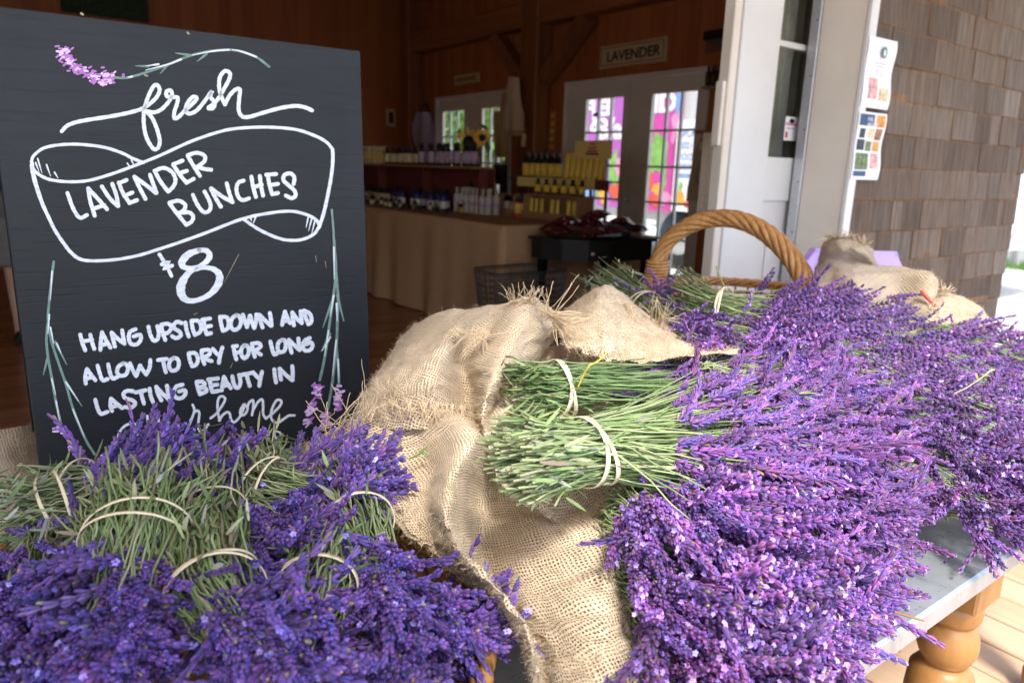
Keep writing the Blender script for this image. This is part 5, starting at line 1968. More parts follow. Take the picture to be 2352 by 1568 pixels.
def bud(r, p, a, L, w, sides, rings, c0, c1):
    """one calyx: base p, axis a"""
    x = nrmz(np.cross(a, [.3, .5, .81]))
    y = np.cross(a, x)
    th = np.arange(sides) * 2 * math.pi / sides + r.uniform(0, 3)
    prof = [(.28, .66), (.62, .98), (.90, .84)] if rings == 3 else [(.38, .85), (.82, .95)]
    V = [p]
    C = [c0 * .8]
    for (q, k) in prof:
        for t_ in th:
            V.append(p + a * L * q + (x * math.cos(t_) + y * math.sin(t_)) * w * .5 * k)
            C.append(c0 * (1 - q) + c1 * q)
    V.append(p + a * L)
    C.append(c1 * 1.15)
    F3 = [(0, 1 + (j + 1) % sides, 1 + j) for j in range(sides)]
    F4 = []
    for k in range(len(prof) - 1):
        o = 1 + k * sides
        F4 += [(o + j, o + (j + 1) % sides, o + sides + (j + 1) % sides, o + sides + j) for j in range(sides)]
    o = 1 + (len(prof) - 1) * sides
    F3 += [(o + j, o + (j + 1) % sides, len(V) - 1) for j in range(sides)]
    return V, C, F3, F4


def spike(seed, lod, blue):
    r = np.random.default_rng(seed)
    V, C, F3, F4 = [], [], [], []

    def put(v, c, f3, f4):
        o = len(V)
        V.extend(v)
        C.extend(c)
        F3.extend([tuple(i + o for i in f) for f in f3])
        F4.extend([tuple(i + o for i in f) for f in f4])
    L = .058
    nw = 9 if lod else 8
    zs = np.r_[0, np.linspace(.014, L, nw - 1)] if r.random() < .55 else np.linspace(.002, L, nw)
    for k, z in enumerate(zs):
        q = k / (nw - 1)
        m = int(round((8 if lod else 7) * (1 - .45 * q ** 2)))
        rot = r.uniform(0, 6.28)
        for j in range(m):
            a0 = rot + j * 6.283 / m + r.normal(0, .15)
            tilt = math.radians(r.uniform(30, 56) - 22 * q)
            a = np.array([math.cos(a0) * math.sin(tilt), math.sin(a0) * math.sin(tilt), math.cos(tilt)])
            l = r.uniform(.0080, .0112) * (1 - .2 * q)
            w = r.uniform(.0027, .0035) * (1.1 if blue else 1)
            c = PURPLE[r.integers(len(PURPLE))] * r.uniform(.8, 1.3)
            if blue:
                c = c * [.68, .92, 1.0]
            c0 = c * .75 + np.array([.10, .095, .075]) * r.uniform(.2, .9)
            c1 = c * 1.15
            if r.random() < .035:
                c0, c1 = np.array([.20, .15, .11]), np.array([.26, .19, .15])
            p = np.array([0, 0, z]) + a * .0008
            put(*bud(r, p, a, l, w, 5 if lod else 4, 3 if lod else 2, c0, c1))
            if r.random() < (.16 if not blue else .03):
                # open flower: short tube and five lobes
                b0 = p + a * l * .92
                x = nrmz(np.cross(a, [.2, .7, .6]))
                y = np.cross(a, x)
                cl = LILACS[r.integers(len(LILACS))] * r.uniform(.8, 1.2)
                if blue:
                    cl = cl * [.75, .9, 1]
                ax2 = nrmz(a + r.normal(0, .25, 3))
                x = nrmz(x - ax2 * np.dot(x, ax2))
                y = np.cross(ax2, x)
                R_ = r.uniform(.0019, .0031)
                nl = 5 if lod else 4
                for i in range(nl):
                    t_ = i * 6.283 / nl + r.uniform(-.2, .2)
                    d = x * math.cos(t_) + y * math.sin(t_)
                    s_ = -x * math.sin(t_) + y * math.cos(t_)
                    wd = R_ * .42
                    put([b0, b0 + d * R_ * .6 + ax2 * .0018 + s_ * wd, b0 + d * R_ * 1.1 + ax2 * .0010, b0 + d * R_ * .6 + ax2 * .0018 - s_ * wd], [cl * .8, cl, cl * 1.1, cl], [], [(0, 1, 2, 3)])
    # tip
    put(*bud(r, np.array([0, 0, L]), np.array([0, 0, 1.0]), .006, .0035, 4, 2, PURPLE[0], PURPLE[3] * 1.2))
    return np.array(V), np.array(C), np.array(F3), np.array(F4) if F4 else np.zeros((0, 4), int)


SPK = {(lod, blue): [spike(100 + 10 * k + lod * 3 + blue, lod, blue) for k in range(6 if lod else 4)] for lod in (0, 1) for blue in (0, 1)}


def frames(T, r):
    x = nrmz(np.cross(T, nrmz(r.normal(0, 1, T.shape))))
    y = np.cross(T, x)
    return x, y


def place_spikes(P, T, r, lod, blue, smin=.8, smax=1.15, tint=1.0):
    kinds = SPK[(lod, blue)]
    which = r.integers(len(kinds), size=len(P))
    VV, CC, A3, A4, n = [], [], [], [], 0
    for k, (V, C, F3, F4) in enumerate(kinds):
        idx = np.where(which == k)[0]
        if not len(idx):
            continue
        x, y = frames(T[idx], r)
        s = r.uniform(smin, smax, len(idx)) * 1.07
        fat = r.uniform(.74, 1.0, len(idx))
        # gentle bend along the spike
        bend = r.normal(0, 5.0, (len(idx), 1))
        bx = V[None, :, 0] * fat[:, None] + bend * V[None, :, 2] ** 2
        by = V[None, :, 1] * fat[:, None]
        W_ = P[idx][:, None] + s[:, None, None] * (bx[..., None] * x[:, None] + by[..., None] * y[:, None] + V[None, :, 2, None] * T[idx][:, None])
        tn = r.uniform(.62, 1.30, (len(idx), 1, 1)) * tint
        hue = 1 + r.normal(0, .10, (len(idx), 1, 3)) * [1, .4, .5]
        cc = C[None] * tn * hue
        m = len(V)
        base = n + np.arange(len(idx)) * m
        VV.append(W_.reshape(-1, 3))
        CC.append(np.clip(cc, 0, 1).reshape(-1, 3))
        A3.append((F3[None] + base[:, None, None]).reshape(-1, 3))
        A4.append((F4[None] + base[:, None, None]).reshape(-1, 4))
        n += m * len(idx)
    return np.concatenate(VV), np.concatenate(CC), np.concatenate(A3), np.concatenate(A4)


def tubes(paths, rad, sides, colors):
    """paths (n,k,3), rad (n,k) -> arrays"""
    n, k, _ = paths.shape
    T = nrmz(np.gradient(paths, axis=1))
    ref = nrmz(np.cross(T[:, :1], np.array([.31, .22, .93])))
    ref = np.broadcast_to(ref, T.shape)
    x = nrmz(ref - T * (ref * T).sum(-1, keepdims=True))
    y = np.cross(T, x)
    th = np.arange(sides) * 2 * math.pi / sides
    V = paths[:, :, None] + rad[:, :, None, None] * (np.cos(th)[:, None] * x[:, :, None] + np.sin(th)[:, None] * y[:, :, None])
    V = V.reshape(-1, 3)
    i = np.arange(n)[:, None, None] * k * sides
    j = np.arange(k - 1)[None, :, None] * sides
    s = np.arange(sides)[None, None, :]
    s2 = (s + 1) % sides
    F = np.stack([i + j + s, i + j + s2, i + j + sides + s2, i + j + sides + s], -1).reshape(-1, 4)
    # end caps
    if sides == 4:
        e0 = (np.arange(n) * k * sides)[:, None] + np.array([3, 2, 1, 0])
        e1 = (np.arange(n) * k * sides + (k - 1) * sides)[:, None] + np.array([0, 1, 2, 3])
        F = np.concatenate([F, e0, e1])
    C = np.repeat(colors[:, :, None], sides, 2).reshape(-1, 3)
    return V, F, C


GREENS = np.array([[.22, .30, .115], [.28, .355, .165], [.17, .255, .095], [.32, .375, .20], [.26, .325, .17], [.37, .385, .24]])


def spline3(B, K, E, t):
    """smooth path B -> K -> E (t in 0..2)"""
    m = (E - B) * .5
    mB, mE = (K - B) * 1.2 - m * .2, (E - K) * 1.2 - m * .2
    out = []
    for q in t:
        if q <= 1:
            a, b_, ma, mb, s = B, K, mB, m * .6, q
        else:
            a, b_, ma, mb, s = K, E, m * .6, mE, q - 1
        h00, h10, h01, h11 = 2 * s ** 3 - 3 * s * s + 1, s ** 3 - 2 * s * s + s, -2 * s ** 3 + 3 * s * s, s ** 3 - s * s
        out.append(h00 * a + h10 * ma + h01 * b_ + h11 * mb)
    return np.stack(out, 1)


def bunch(lab, dm, B, K, H, hw, hl, n, rb=.032, rB=None, lift=0.0, th=.055, lod=1, blue=0, band=True, seed=0, dB=0.0, dK=0.0, leaves=0, group=None, tint=1.0, stemtint=(1, 1, 1), fan=0.0, droop=0.0, band2=True, sp=(.85, 1.2), rough=0.0, hide=.045, longs=.05, dome=.010):
    r = np.random.default_rng(1000 + seed)
    B, K, H = (np.array(q, float) for q in (B, K, H))
    B, K, H = (np.array(q, float) for q in (B, K, H))
    rB = rB or rb * 1.15
    if not band:
        # stems of these are buried under the neighbours
        dB, dK = dB + hide * 1.3, dK + hide
        K = H - (H - K) / np.linalg.norm(H - K) * hl * 1.05
        B = K - (H - K) / np.linalg.norm(H - K) * 22
    n = int(n * .62) if not leaves else int(n * 1.15)
    ax2 = (H - K) / np.linalg.norm(H - K)
    pe2 = np.array([-ax2[1], ax2[0]])
    Kd = dm(K[0], K[1]) - lift - rb * .8 + dK
    Bd = dm(B[0], B[1]) - lift - rb * .6 + dB
    Kc, Bc, Hc = pos(K[0], K[1], Kd), pos(B[0], B[1], Bd), pos(H[0], H[1], dm(H[0], H[1]) - lift - th * .5)
    ax = nrmz(Hc - Bc)
    view = nrmz(CAM - Kc)
    up = nrmz(np.array([0, 0, 1.0]) * .7 + view * .6)
    nr = nrmz(up - ax * np.dot(up, ax))
    sd = np.cross(ax, nr)
    # make sd point to +pe2 on the picture
    if np.dot(RR * pe2[0] + DD * pe2[1], sd) < 0:
        sd = -sd
    t = thing('lavender_bunch', lab, 'lavender bunch', tuple(Kc), group)
    rad = np.sqrt(r.random(n))
    phi = r.uniform(0, 2 * math.pi, n)
    a, c = rad * np.cos(phi), rad * np.sin(phi)
    K3 = Kc + rb * (a[:, None] * sd + .82 * c[:, None] * nr)
    axB = nrmz(Kc - Bc)
    B3 = Bc + rB * ((a + r.normal(0, .12 + rough, n))[:, None] * sd + .8 * (c + r.normal(0, .12 + rough, n))[:, None] * nr) + axB * r.uniform(-.022, .014, n)[:, None]
    lat = np.clip(a * .9 + r.normal(0, .36, n), -1.2, 1.2)
    dep = np.clip(.5 - .35 * c + r.normal(0, .28, n), 0, 1.15)
    # the upper stems are the shorter ones, the buried ones reach further
    lon = np.clip(r.uniform(-1, 1, n) * .8 - (.55 - dep) * .9 - fan * np.abs(lat) * .5, -1.15, 1.1)
    far_ = r.random(n) < longs
    dep[far_] = r.uniform(.9, 1.1, far_.sum())
    lon[far_] = r.uniform(.3, 1.05, far_.sum())
    UV = H + pe2 * (lat * hw)[:, None] + ax2 * (lon * hl)[:, None]
    # each bunch is a mound of its own: its sides and far end drop away
    dE = dm(UV[:, 0], UV[:, 1]) - lift - th * (1 - dep) + dome * (lat ** 2 * .6 + np.maximum(lon - .3, 0) * .7)
    E3 = pos(UV[:, 0], UV[:, 1], dE)
    tt = np.linspace(0, 2, 11)
    paths = spline3(B3, K3, E3, tt)
    wob = r.normal(0, .0015, (n, 11, 3))
    wob[:, [0, -1]] = 0
    paths = paths + wob
    T = nrmz(paths[:, -1] - paths[:, -2] + r.normal(0, .10, (n, 3)) * np.linalg.norm(paths[:, -1] - paths[:, -2], axis=1, keepdims=True))
    # heads lie along the heap
    nz = (T * nr).sum(1, keepdims=True)
    T = nrmz(T - nr * nz * .88 + nr * r.normal(.04, .10, (n, 1)))
    col_ = GREENS[r.integers(len(GREENS), size=n)] * r.uniform(.75, 1.2, (n, 1)) * np.array(stemtint)
    cols = np.repeat(col_[:, None], 11, 1)
    ends = r.uniform(.1, .7, (n, 1))
    cols[:, 0] = cols[:, 0] * (1 - ends) + np.array([.44, .41, .26]) * ends
    cols *= r.uniform(.88, 1.12, (n, 11, 1))
    rads = np.linspace(.00120, .00085, 11)[None] * r.uniform(.8, 1.25, (n, 1))
    V, F, C = tubes(paths, rads, 4, cols)
    npmesh('stems', V, [F], M_STEM, t, True, C)
    keep = r.random(n) < (.8 if n > 120 else .97)
    V, C, F3, F4 = place_spikes(E3[keep] - T[keep] * .004, T[keep], r, lod, blue, *sp, tint=tint)
    o = npmesh('flower_heads', V, [F3, F4], M_FLOWER, t, True, C)
    if leaves:
        m = leaves
        i = r.integers(n, size=m)
        q = np.abs(r.normal(.25, .45, m))
        base = np.array([np.array([np.interp(min(q_, 1.5), tt, paths[k][:, d_]) for d_ in range(3)]) for k, q_ in zip(i, q)])
        out = (a[i][:, None] * sd + .9 * c[i][:, None] * nr)
        out = nrmz(out + r.normal(0, .5, (m, 3)))
        base = base + out * rb * .15
        dirn = nrmz(nrmz(K3[i] - B3[i]) * r.choice([1, 1, 1, -1], (m, 1)) + out * r.uniform(.15, .7, (m, 1)) + r.normal(0, .22, (m, 3)))
        ln = r.uniform(.012, .030, m)
        wd = r.uniform(.0011, .0021, m)
        sid = nrmz(np.cross(dirn, out + r.normal(0, .3, (m, 3))))
        bow = np.cross(sid, dirn)
        rows = []
        for s_, w_ in ((0, .5), (.3, 1), (.7, .9), (1, .12)):
            ctr = base + dirn * (ln * s_)[:, None] + bow * (ln * .18 * s_ * s_)[:, None]
            rows.append(ctr - sid * (wd * w_)[:, None])
            rows.append(ctr + sid * (wd * w_)[:, None])
        V = np.stack(rows, 1).reshape(-1, 3)
        k0 = np.arange(m)[:, None] * 8
        F = np.concatenate([k0 + np.array([0, 1, 3, 2]), k0 + np.array([2, 3, 5, 4]), k0 + np.array([4, 5, 7, 6])])
        lc = GREENS[r.integers(len(GREENS), size=m)] * r.uniform(.7, 1.3, (m, 1)) * np.array(stemtint)
        sil = r.random(m)
        lc[sil < .16] = np.array([.40, .42, .36]) * r.uniform(.8, 1.2, ((sil < .16).sum(), 1))
        lc[sil > .94] = np.array([.27, .19, .15])
        npmesh('leaves', V, [F], M_STEM, t, True, np.repeat(lc, 8, 0))
    if band:
        for j in range(2 if band2 else 1):
            th_ = np.linspace(0, 2 * math.pi, 41)
            tl = (.10 + .16 * j) * (1 if j else -1)
            ofs = (-.004 + .010 * j)
            rr = rb * 1.03 + .0010
            ring = Kc + ax * ofs + rr * (np.cos(th_)[:, None] * sd + .84 * np.sin(th_)[:, None] * nr) + ax * (np.cos(th_ + seed)[:, None] * rb * tl)
            tw = (.0015 if blue else .0024) + .0003 * np.sin(th_ * 3 + seed)
            b = MB()
            # flat strip with thickness
            nrm = nrmz(ring - Kc - ax * ((ring - Kc) @ ax)[:, None])
            b.grid(np.stack([ring - ax * tw[:, None], ring - ax * tw[:, None] + nrm * .0011, ring + ax * tw[:, None] + nrm * .0011, ring + ax * tw[:, None], ring - ax * tw[:, None]], 1))
            b.build('rubber_band', M_BAND, t, True)
    return t


# ---------------------------------------------------------------- wicker baskets
M_WICKER = NT('honey_willow')
_n = M_WICKER.noise(M_WICKER.coord((90, 90, 30)), 1, 4)
M_WICKER.set(M_WICKER.ramp(_n, [(0.3, (.30, .13, .04)), (0.7, (.52, .28, .10))]), .45, 0, .4)
M_WICKER.bump(_n, .3, .001)
M_WICKER = M_WICKER.m


def wicker(lab, c, rx, ry, z0_, z1, flare=.85, rot=0.0, nst=40, nw=9):
    t = thing('wicker_basket', lab, 'basket', (c[0], c[1], z0_))
    cr, sr = math.cos(rot), math.sin(rot)

    def pt(a, z, e=0.0):
        k = flare + (1 - flare) * (z - z0_) / (z1 - z0_)
        x, y = (rx * k + e) * math.cos(a), (ry * k + e) * math.sin(a)
        return (c[0] + x * cr - y * sr, c[1] + x * sr + y * cr, z)
    b = MB()
    for i in range(nst):
        a = i * 2 * math.pi / nst
        b.tube([pt(a, z) for z in np.linspace(z0_ + .001, z1, 5)], .0032, 5)
    b.build('stakes', M_WICKER, t, True)
    b = MB()
    for k in range(nw):
        z = z0_ + .006 + (z1 - z0_ - .012) * k / (nw - 1)
        P = [pt(a, z, .0045 * math.cos(a * nst / 2 + math.pi * (k % 2))) for a in np.linspace(0, 2 * math.pi, nst * 3 + 1)]
        b.tube(P, .0045, 5, caps=False)
    b.build('weave', M_WICKER, t, True)
    b = MB()
    for s in range(3):
        P = [np.array(pt(a, z1 + .004, .007 * math.cos(a * 16 + s * 2.09))) + np.array([0, 0, .007 * math.sin(a * 16 + s * 2.09)]) for a in np.linspace(0, 2 * math.pi, 161)]
        b.tube(P, .0062, 6, caps=False)
    b.build('rim', M_WICKER, t, True)
    b = MB()
    P = [pt(a, z0_ + .006) for a in np.linspace(0, 2 * math.pi, 33)[:-1]]
    Q = [(p[0], p[1], z0_ + .0006) for p in P]
    b.add(P + Q, [tuple(range(32)), tuple(range(32, 64))[::-1]] + [(i, 32 + i, 32 + (i + 1) % 32, (i + 1) % 32) for i in range(32)])
    b.build('bottom', M_WICKER, t)
    return t


wicker('shallow wicker basket under the bunches before the chalkboard, its rim showing at the bottom', (.155, .70), .235, .32, .7505, .81, .86)
wb = wicker('round wicker basket with a tall twisted arch handle behind the lavender', (1.66, 1.235), .24, .20, .7505, .925, .86, -.6)
HP = [(1502, 668, 2.10), (1504, 640, 2.10), (1508, 610, 2.10), (1530, 560, 2.08), (1570, 525, 2.05), (1620, 505, 2.02), (1680, 502, 1.98), (1735, 520, 1.94), (1785, 556, 1.90), (1825, 602, 1.87), (1848, 645, 1.85), (1858, 690, 1.84)]
cp = catmull([pos(u, v, d) for u, v, d in HP], 10)
T = nrmz(np.gradient(cp, axis=0))
hx = nrmz(np.cross(T, nrmz(CAM - cp)))
hy = np.cross(T, hx)
b = MB()
arc = np.concatenate([[0], np.cumsum(np.linalg.norm(np.diff(cp, axis=0), axis=1))])
for s in range(7):
    a = arc * 26 + s * 2 * math.pi / 7
    R_ = np.interp(arc / arc[-1], [0, .25, .6, 1], [.0145, .0155, .0165, .0185])
    b.tube(cp + R_[:, None] * (np.cos(a)[:, None] * hx + np.sin(a)[:, None] * hy), np.full(len(cp), .0092), 7)
b.build('handle', M_WICKER, wb, True)
b = MB()
q = pos(1505, 640, 2.10)
for k in range(8):
    th_ = np.linspace(0, 2 * math.pi, 25)
    p = cp[6] + (cp[22] - cp[6]) * (k / 7)
    b.tube(np.stack([p[0] + .030 * np.cos(th_), p[1] + .030 * np.sin(th_), p[2] + .002 * np.cos(th_)], 1), .0047, 6, caps=False)
b.build('handle_binding', M_WICKER, wb, True)

# ---------------------------------------------------------------- burlap cloths
def spl_grid(rows, n):
    """rows (R,C,3) control net -> dense surface"""
    A = np.asarray(rows, float)
    A = np.array([catmull(rw, n) for rw in A])
    A = np.array([catmull(A[:, j], n) for j in range(A.shape[1])]).transpose(1, 0, 2)
    return A


def uv_of(G, rot=0.0):
    du = np.linalg.norm(np.diff(G, axis=1), axis=2)
    dv = np.linalg.norm(np.diff(G, axis=0), axis=2)
    # blend local arc lengths with the average so that the weave follows the stretch of the cloth
    U = np.concatenate([np.zeros((G.shape[0], 1)), np.cumsum(du, 1)], 1)
    U = U - U[:, G.shape[1] // 2][:, None]
    V = np.concatenate([np.zeros((1, G.shape[1])), np.cumsum(dv, 0)], 0)
    V = V - V[G.shape[0] // 2][None]
    Um = U.mean(0)[None].repeat(G.shape[0], 0)
    Vm = V.mean(1)[:, None].repeat(G.shape[1], 1)
    U = .55 * U + .45 * Um
    V = .55 * V + .45 * Vm
    c, s = math.cos(rot), math.sin(rot)
    return np.stack([U * c - V * s + .5, U * s + V * c + .5], -1)


def fuzz(t, G, n, seed, lmin=.003, lmax=.010, w=.00016, edge=None):
    r = np.random.default_rng(seed)
    a, c = G.shape[:2]
    nrm = np.cross(np.gradient(G, axis=0), np.gradient(G, axis=1))
    nrm = nrmz(nrm)
    i, j = r.integers(a, size=n), r.integers(c, size=n)
    p = G[i, j]
    nn = nrm[i, j]
    nn = nn * np.sign((nn * (CAM - p)).sum(1, keepdims=True))
    tdir = nrmz(r.normal(0, 1, (n, 3)))
    d = nrmz(nn * r.uniform(.1, .8, (n, 1)) + tdir)
    ln = r.uniform(lmin, lmax, (n, 1))
    bend = nrmz(r.normal(0, 1, (n, 3)))
    P = np.stack([p, p + d * ln * .35 + bend * ln * .10, p + d * ln * .7 + bend * ln * .28, p + d * ln + bend * ln * .15 + nn * 0], 1)
    cc = np.array([.72, .57, .38]) * r.uniform(.7, 1.25, (n, 1))
    V, F, C = tubes(P, np.full((n, 4), w), 3, np.repeat(cc[:, None], 4, 1))
    return npmesh('loose_fibres', V, [F], M_FIBRE, t, False, C)


def threads(t, items, name='frayed_threads', seed=0, rad=.00062):
    """items: list of (control points 3-D); each becomes a twisted thread"""
    r = np.random.default_rng(seed)
    P = []
    for it in items:
        q = catmull(np.asarray(it, float), 6)
        k = np.linspace(0, len(q) - 1, 13)
        q = np.stack([np.interp(k, np.arange(len(q)), q[:, d]) for d in range(3)], 1)
        P.append(q + np.concatenate([np.zeros((1, 3)), np.cumsum(r.normal(0, .0006, (12, 3)), 0)]))
    P = np.array(P)
    n = len(P)
    cc = np.array([.74, .58, .38]) * r.uniform(.8, 1.2, (n, 1))
    rr = np.linspace(1, .7, 13)[None] * rad * r.uniform(.6, 1.2, (n, 1))
    V, F, C = tubes(P, rr, 5, np.repeat(cc[:, None], 13, 1))
    return npmesh(name, V, [F], M_FIBRE, t, True, C)


def fringe(dfun, edge, dirs, n, L, seed, spread=.35, lift=.006):
    """threads hanging from a polyline edge (pixel points with depth); dirs: pixel direction at both ends"""
    r = np.random.default_rng(seed)
    E = catmull(np.asarray(edge, float), 10)
    out = []
    for i in range(n):
        q = r.random()
        k = q * (len(E) - 1)
        p = np.array([np.interp(k, np.arange(len(E)), E[:, d]) for d in range(3)])
        d0 = np.array(dirs[0]) * (1 - q) + np.array(dirs[1]) * q
        ang = r.normal(0, spread)
        d = np.array([d0[0] * math.cos(ang) - d0[1] * math.sin(ang), d0[0] * math.sin(ang) + d0[1] * math.cos(ang)])
        d = d / np.linalg.norm(d)
        l = L * r.uniform(.45, 1.15)
        cur = r.normal(0, .22)
        pe = np.array([-d[1], d[0]])
        base = p[2] + .002
        pts = [(p[0] - d[0] * l * .25, p[1] - d[1] * l * .25, base), (p[0], p[1], base - lift * .4), (p[0] + d[0] * l * .5 + pe[0] * l * cur, p[1] + d[1] * l * .5 + pe[1] * l * cur, base - lift * r.uniform(.4, 1.6)),
               (p[0] + d[0] * l + pe[0] * l * cur * 2.2, p[1] + d[1] * l + pe[1] * l * cur * 2.2, base - lift * r.uniform(0, 1.5))]
        out.append([pos(a, b_, c) for a, b_, c in pts])
    return out


def burlap(name, lab, rows, d, n=9, rot=0.0, nf=1500, seed=0, mat=None, wrap=None, group=None, noise=.0011, crumple=.0019):
    """rows: pixel control net, d: depths of the same shape"""
    A = np.asarray(rows, float)
    D = np.asarray(d, float)
    net = pos(A[..., 0], A[..., 1], D)
    if wrap:
        # turn the cloth under at its left and right outline so that it has a far side
        l = pos(A[:, 0, 0] + wrap[0], A[:, 0, 1] + 8, D[:, 0] + wrap[1])
        r_ = pos(A[:, -1, 0] - wrap[0], A[:, -1, 1] + 8, D[:, -1] + wrap[1])
        net = np.concatenate([l[:, None], net, r_[:, None]], 1)
    G = spl_grid(net, n)
    r = np.random.default_rng(seed)
    nz = r.normal(0, 1, G.shape)
    for _ in range(3):
        nz = (nz + np.roll(nz, 1, 0) + np.roll(nz, -1, 0) + np.roll(nz, 1, 1) + np.roll(nz, -1, 1)) / 3.2
    G = G + nz * noise
    # larger soft crumples along the surface normal
    cr = r.normal(0, 1, G.shape[:2])
    for _ in range(26):
        cr = (cr + np.roll(cr, 1, 0) + np.roll(cr, -1, 0) + np.roll(cr, 1, 1) * 1.0 + np.roll(cr, -1, 1)) / 5
    cr = cr / cr.std()
    nn_ = nrmz(np.cross(np.gradient(G, axis=0), np.gradient(G, axis=1)))
    G = G + nn_ * (cr * crumple)[..., None]
    t = thing(name, lab, 'burlap cloth', tuple(G.reshape(-1, 3).mean(0)), group)
    b = MB()
    b.grid(G, uv=uv_of(G, rot))
    b.build('cloth', mat or M_BURLAP, t, True, True)
    fuzz(t, G, nf, seed)
    return t, G


# front drape over the basket edge
R0 = [[(705, 1010), (830, 960), (950, 945), (1050, 950), (1105, 985), (1150, 1040), (1165, 1060), (1160, 1085)],
      [(715, 1045), (850, 1020), (960, 1010), (1082, 985), (1132, 1040), (1168, 1085), (1202, 1120), (1215, 1135)],
      [(795, 1065), (890, 1080), (985, 1075), (1066, 1040), (1122, 1110), (1190, 1130), (1258, 1165), (1292, 1180)],
      [(848, 1105), (910, 1130), (980, 1130), (1036, 1110), (1108, 1180), (1205, 1190), (1320, 1190), (1388, 1135)],
      [(880, 1165), (920, 1182), (975, 1190), (1026, 1180), (1100, 1240), (1215, 1250), (1360, 1240), (1438, 1220)],
      [(905, 1225), (945, 1240), (996, 1250), (1046, 1240), (1106, 1300), (1215, 1320), (1372, 1310), (1462, 1310)],
      [(958, 1285), (998, 1300), (1046, 1310), (1092, 1300), (1146, 1360), (1236, 1390), (1380, 1390), (1475, 1400)],
      [(1038, 1350), (1068, 1355), (1108, 1360), (1148, 1358), (1190, 1420), (1258, 1460), (1388, 1470), (1481, 1480)],
      [(1108, 1420), (1133, 1420), (1168, 1425), (1200, 1428), (1222, 1490), (1278, 1530), (1392, 1550), (1487, 1560)],
      [(1166, 1500), (1188, 1508), (1210, 1510), (1226, 1500), (1240, 1570), (1290, 1610), (1400, 1640), (1493, 1640)],
      [(1172, 1545), (1195, 1556), (1218, 1556), (1232, 1545), (1250, 1640), (1305, 1700), (1405, 1730), (1500, 1730)]]
for _i in range(5, 11):
    _k = min(1.0, (_i - 4) / 2)
    for _j, _s in ((0, 46), (1, 34), (2, 14)):
        x_, y_ = R0[_i][_j]
        R0[_i][_j] = (x_ + _s * _k, y_ - 4 * _k)
base = np.array([.965, .925, .885, .845, .80, .765, .73, .69, .655, .62, .60])
colo = np.array([[.03, 0, .005, -.005, .03, .05, .055, .07], [.03, 0, .01, -.03, .02, .03, .03, .05], [.03, .01, .01, -.035, .02, .015, .01, .04], [.03, .012, .008, -.035, .02, .0, -.03, .02], [.03, .012, .0, -.04, .02, -.01, -.045, .01],
                 [.03, .01, -.005, -.04, .02, -.015, -.055, .01], [.03, .005, -.015, -.04, .02, -.02, -.06, .005], [.025, 0, -.02, -.035, .015, -.02, -.06, 0], [.025, 0, -.02, -.03, .015, -.02, -.06, 0],
                 [.025, 0, -.015, -.02, .015, -.02, -.06, 0], [.035, .02, .01, .01, .02, -.02, -.06, 0]])
GB = 'burlap cloths lining the lavender baskets'
drape, GD = burlap('burlap_cloth', 'large tan burlap cloth draped in a long fold between the two lavender heaps', R0, base[:, None] + colo * np.array([1, 1, 1.3, 1.7, 1.7, 1.3, 1.15, 1.0]), 10, .35, 9000, 1, wrap=(12, .03), group=GB)
th_ = fringe(None, [(735, 985, .955), (800, 962, .94), (860, 945, .93)], ((.9, -.5), (.3, -1)), 26, 75, 3, .5) + fringe(None, [(800, 1000, .93), (815, 1030, .92), (840, 1060, .90)], ((-.3, .9), (.2, 1)), 16, 70, 4, .3)
threads(drape, th_, seed=5)
# left hood
R1 = [[(965, 738), (1040, 712), (1110, 705), (1180, 694), (1230, 688), (1278, 715)],
      [(925, 785), (990, 760), (1050, 752), (1100, 765), (1190, 750), (1270, 748)],
      [(895, 830), (958, 815), (1018, 808), (1066, 828), (1155, 810), (1243, 798)],
      [(865, 870), (928, 862), (1000, 858), (1074, 880), (1132, 860), (1203, 848)],
      [(850, 905), (910, 905), (990, 905), (1082, 932), (1114, 912), (1152, 908)],
      [(836, 938), (900, 945), (985, 948), (1086, 972), (1106, 962), (1134, 968)],
      [(822, 970), (890, 985), (980, 985), (1088, 1010), (1118, 1008), (1162, 1008)]]
b1 = np.array([1.14, 1.09, 1.045, 1.005, .975, .955, .94])
c1_ = np.array([[.05, .0, -.01, -.01, -.01, .05], [.05, -.005, -.02, .0, -.04, .03], [.05, -.01, -.025, .015, -.05, .03], [.05, -.01, -.025, .03, -.05, .02], [.05, -.01, -.02, .04, -.05, .02], [.05, 0, -.01, .045, -.045, .03], [.05, .01, 0, .05, -.03, .04]])
hood, GH = burlap('burlap_cloth', 'tan burlap hood with frayed lower hem right of the chalkboard edge', R1, b1[:, None] + c1_ * np.array([1, 1, 1.3, 1.7, 1.45, 1]), 11, -.2, 6000, 2, wrap=(-14, .07), group=GB)
th_ = fringe(None, [(838, 925, .945), (900, 925, .935), (980, 930, .93), (1070, 940, .945)], ((.15, .9), (-.2, 1)), 90, 42, 7, .35, .010) + fringe(None, [(845, 918, .94), (900, 905, .935), (990, 905, .93)], ((-.3, -.9), (.2, -1)), 34, 45, 8, .5, .016)
threads(hood, th_, seed=6)
th_ = fringe(None, [(1065, 775, 1.03), (1090, 760, 1.035), (1130, 775, 1.03)], ((-.6, .5), (-.4, .8)), 40, 52, 9, .6, .015)
threads(hood, th_, seed=61)
th_ = fringe(None, [(1170, 690, 1.11), (1215, 690, 1.10), (1262, 705, 1.09)], ((-.3, -.9), (.3, -.9)), 38, 40, 10, .8, .02)
threads(hood, th_, seed=62)
th_ = fringe(None, [(1250, 715, 1.07), (1275, 730, 1.06), (1290, 760, 1.05)], ((1, -.1), (.8, .6)), 60, 75, 11, .6, .03)
threads(hood, th_, seed=63)
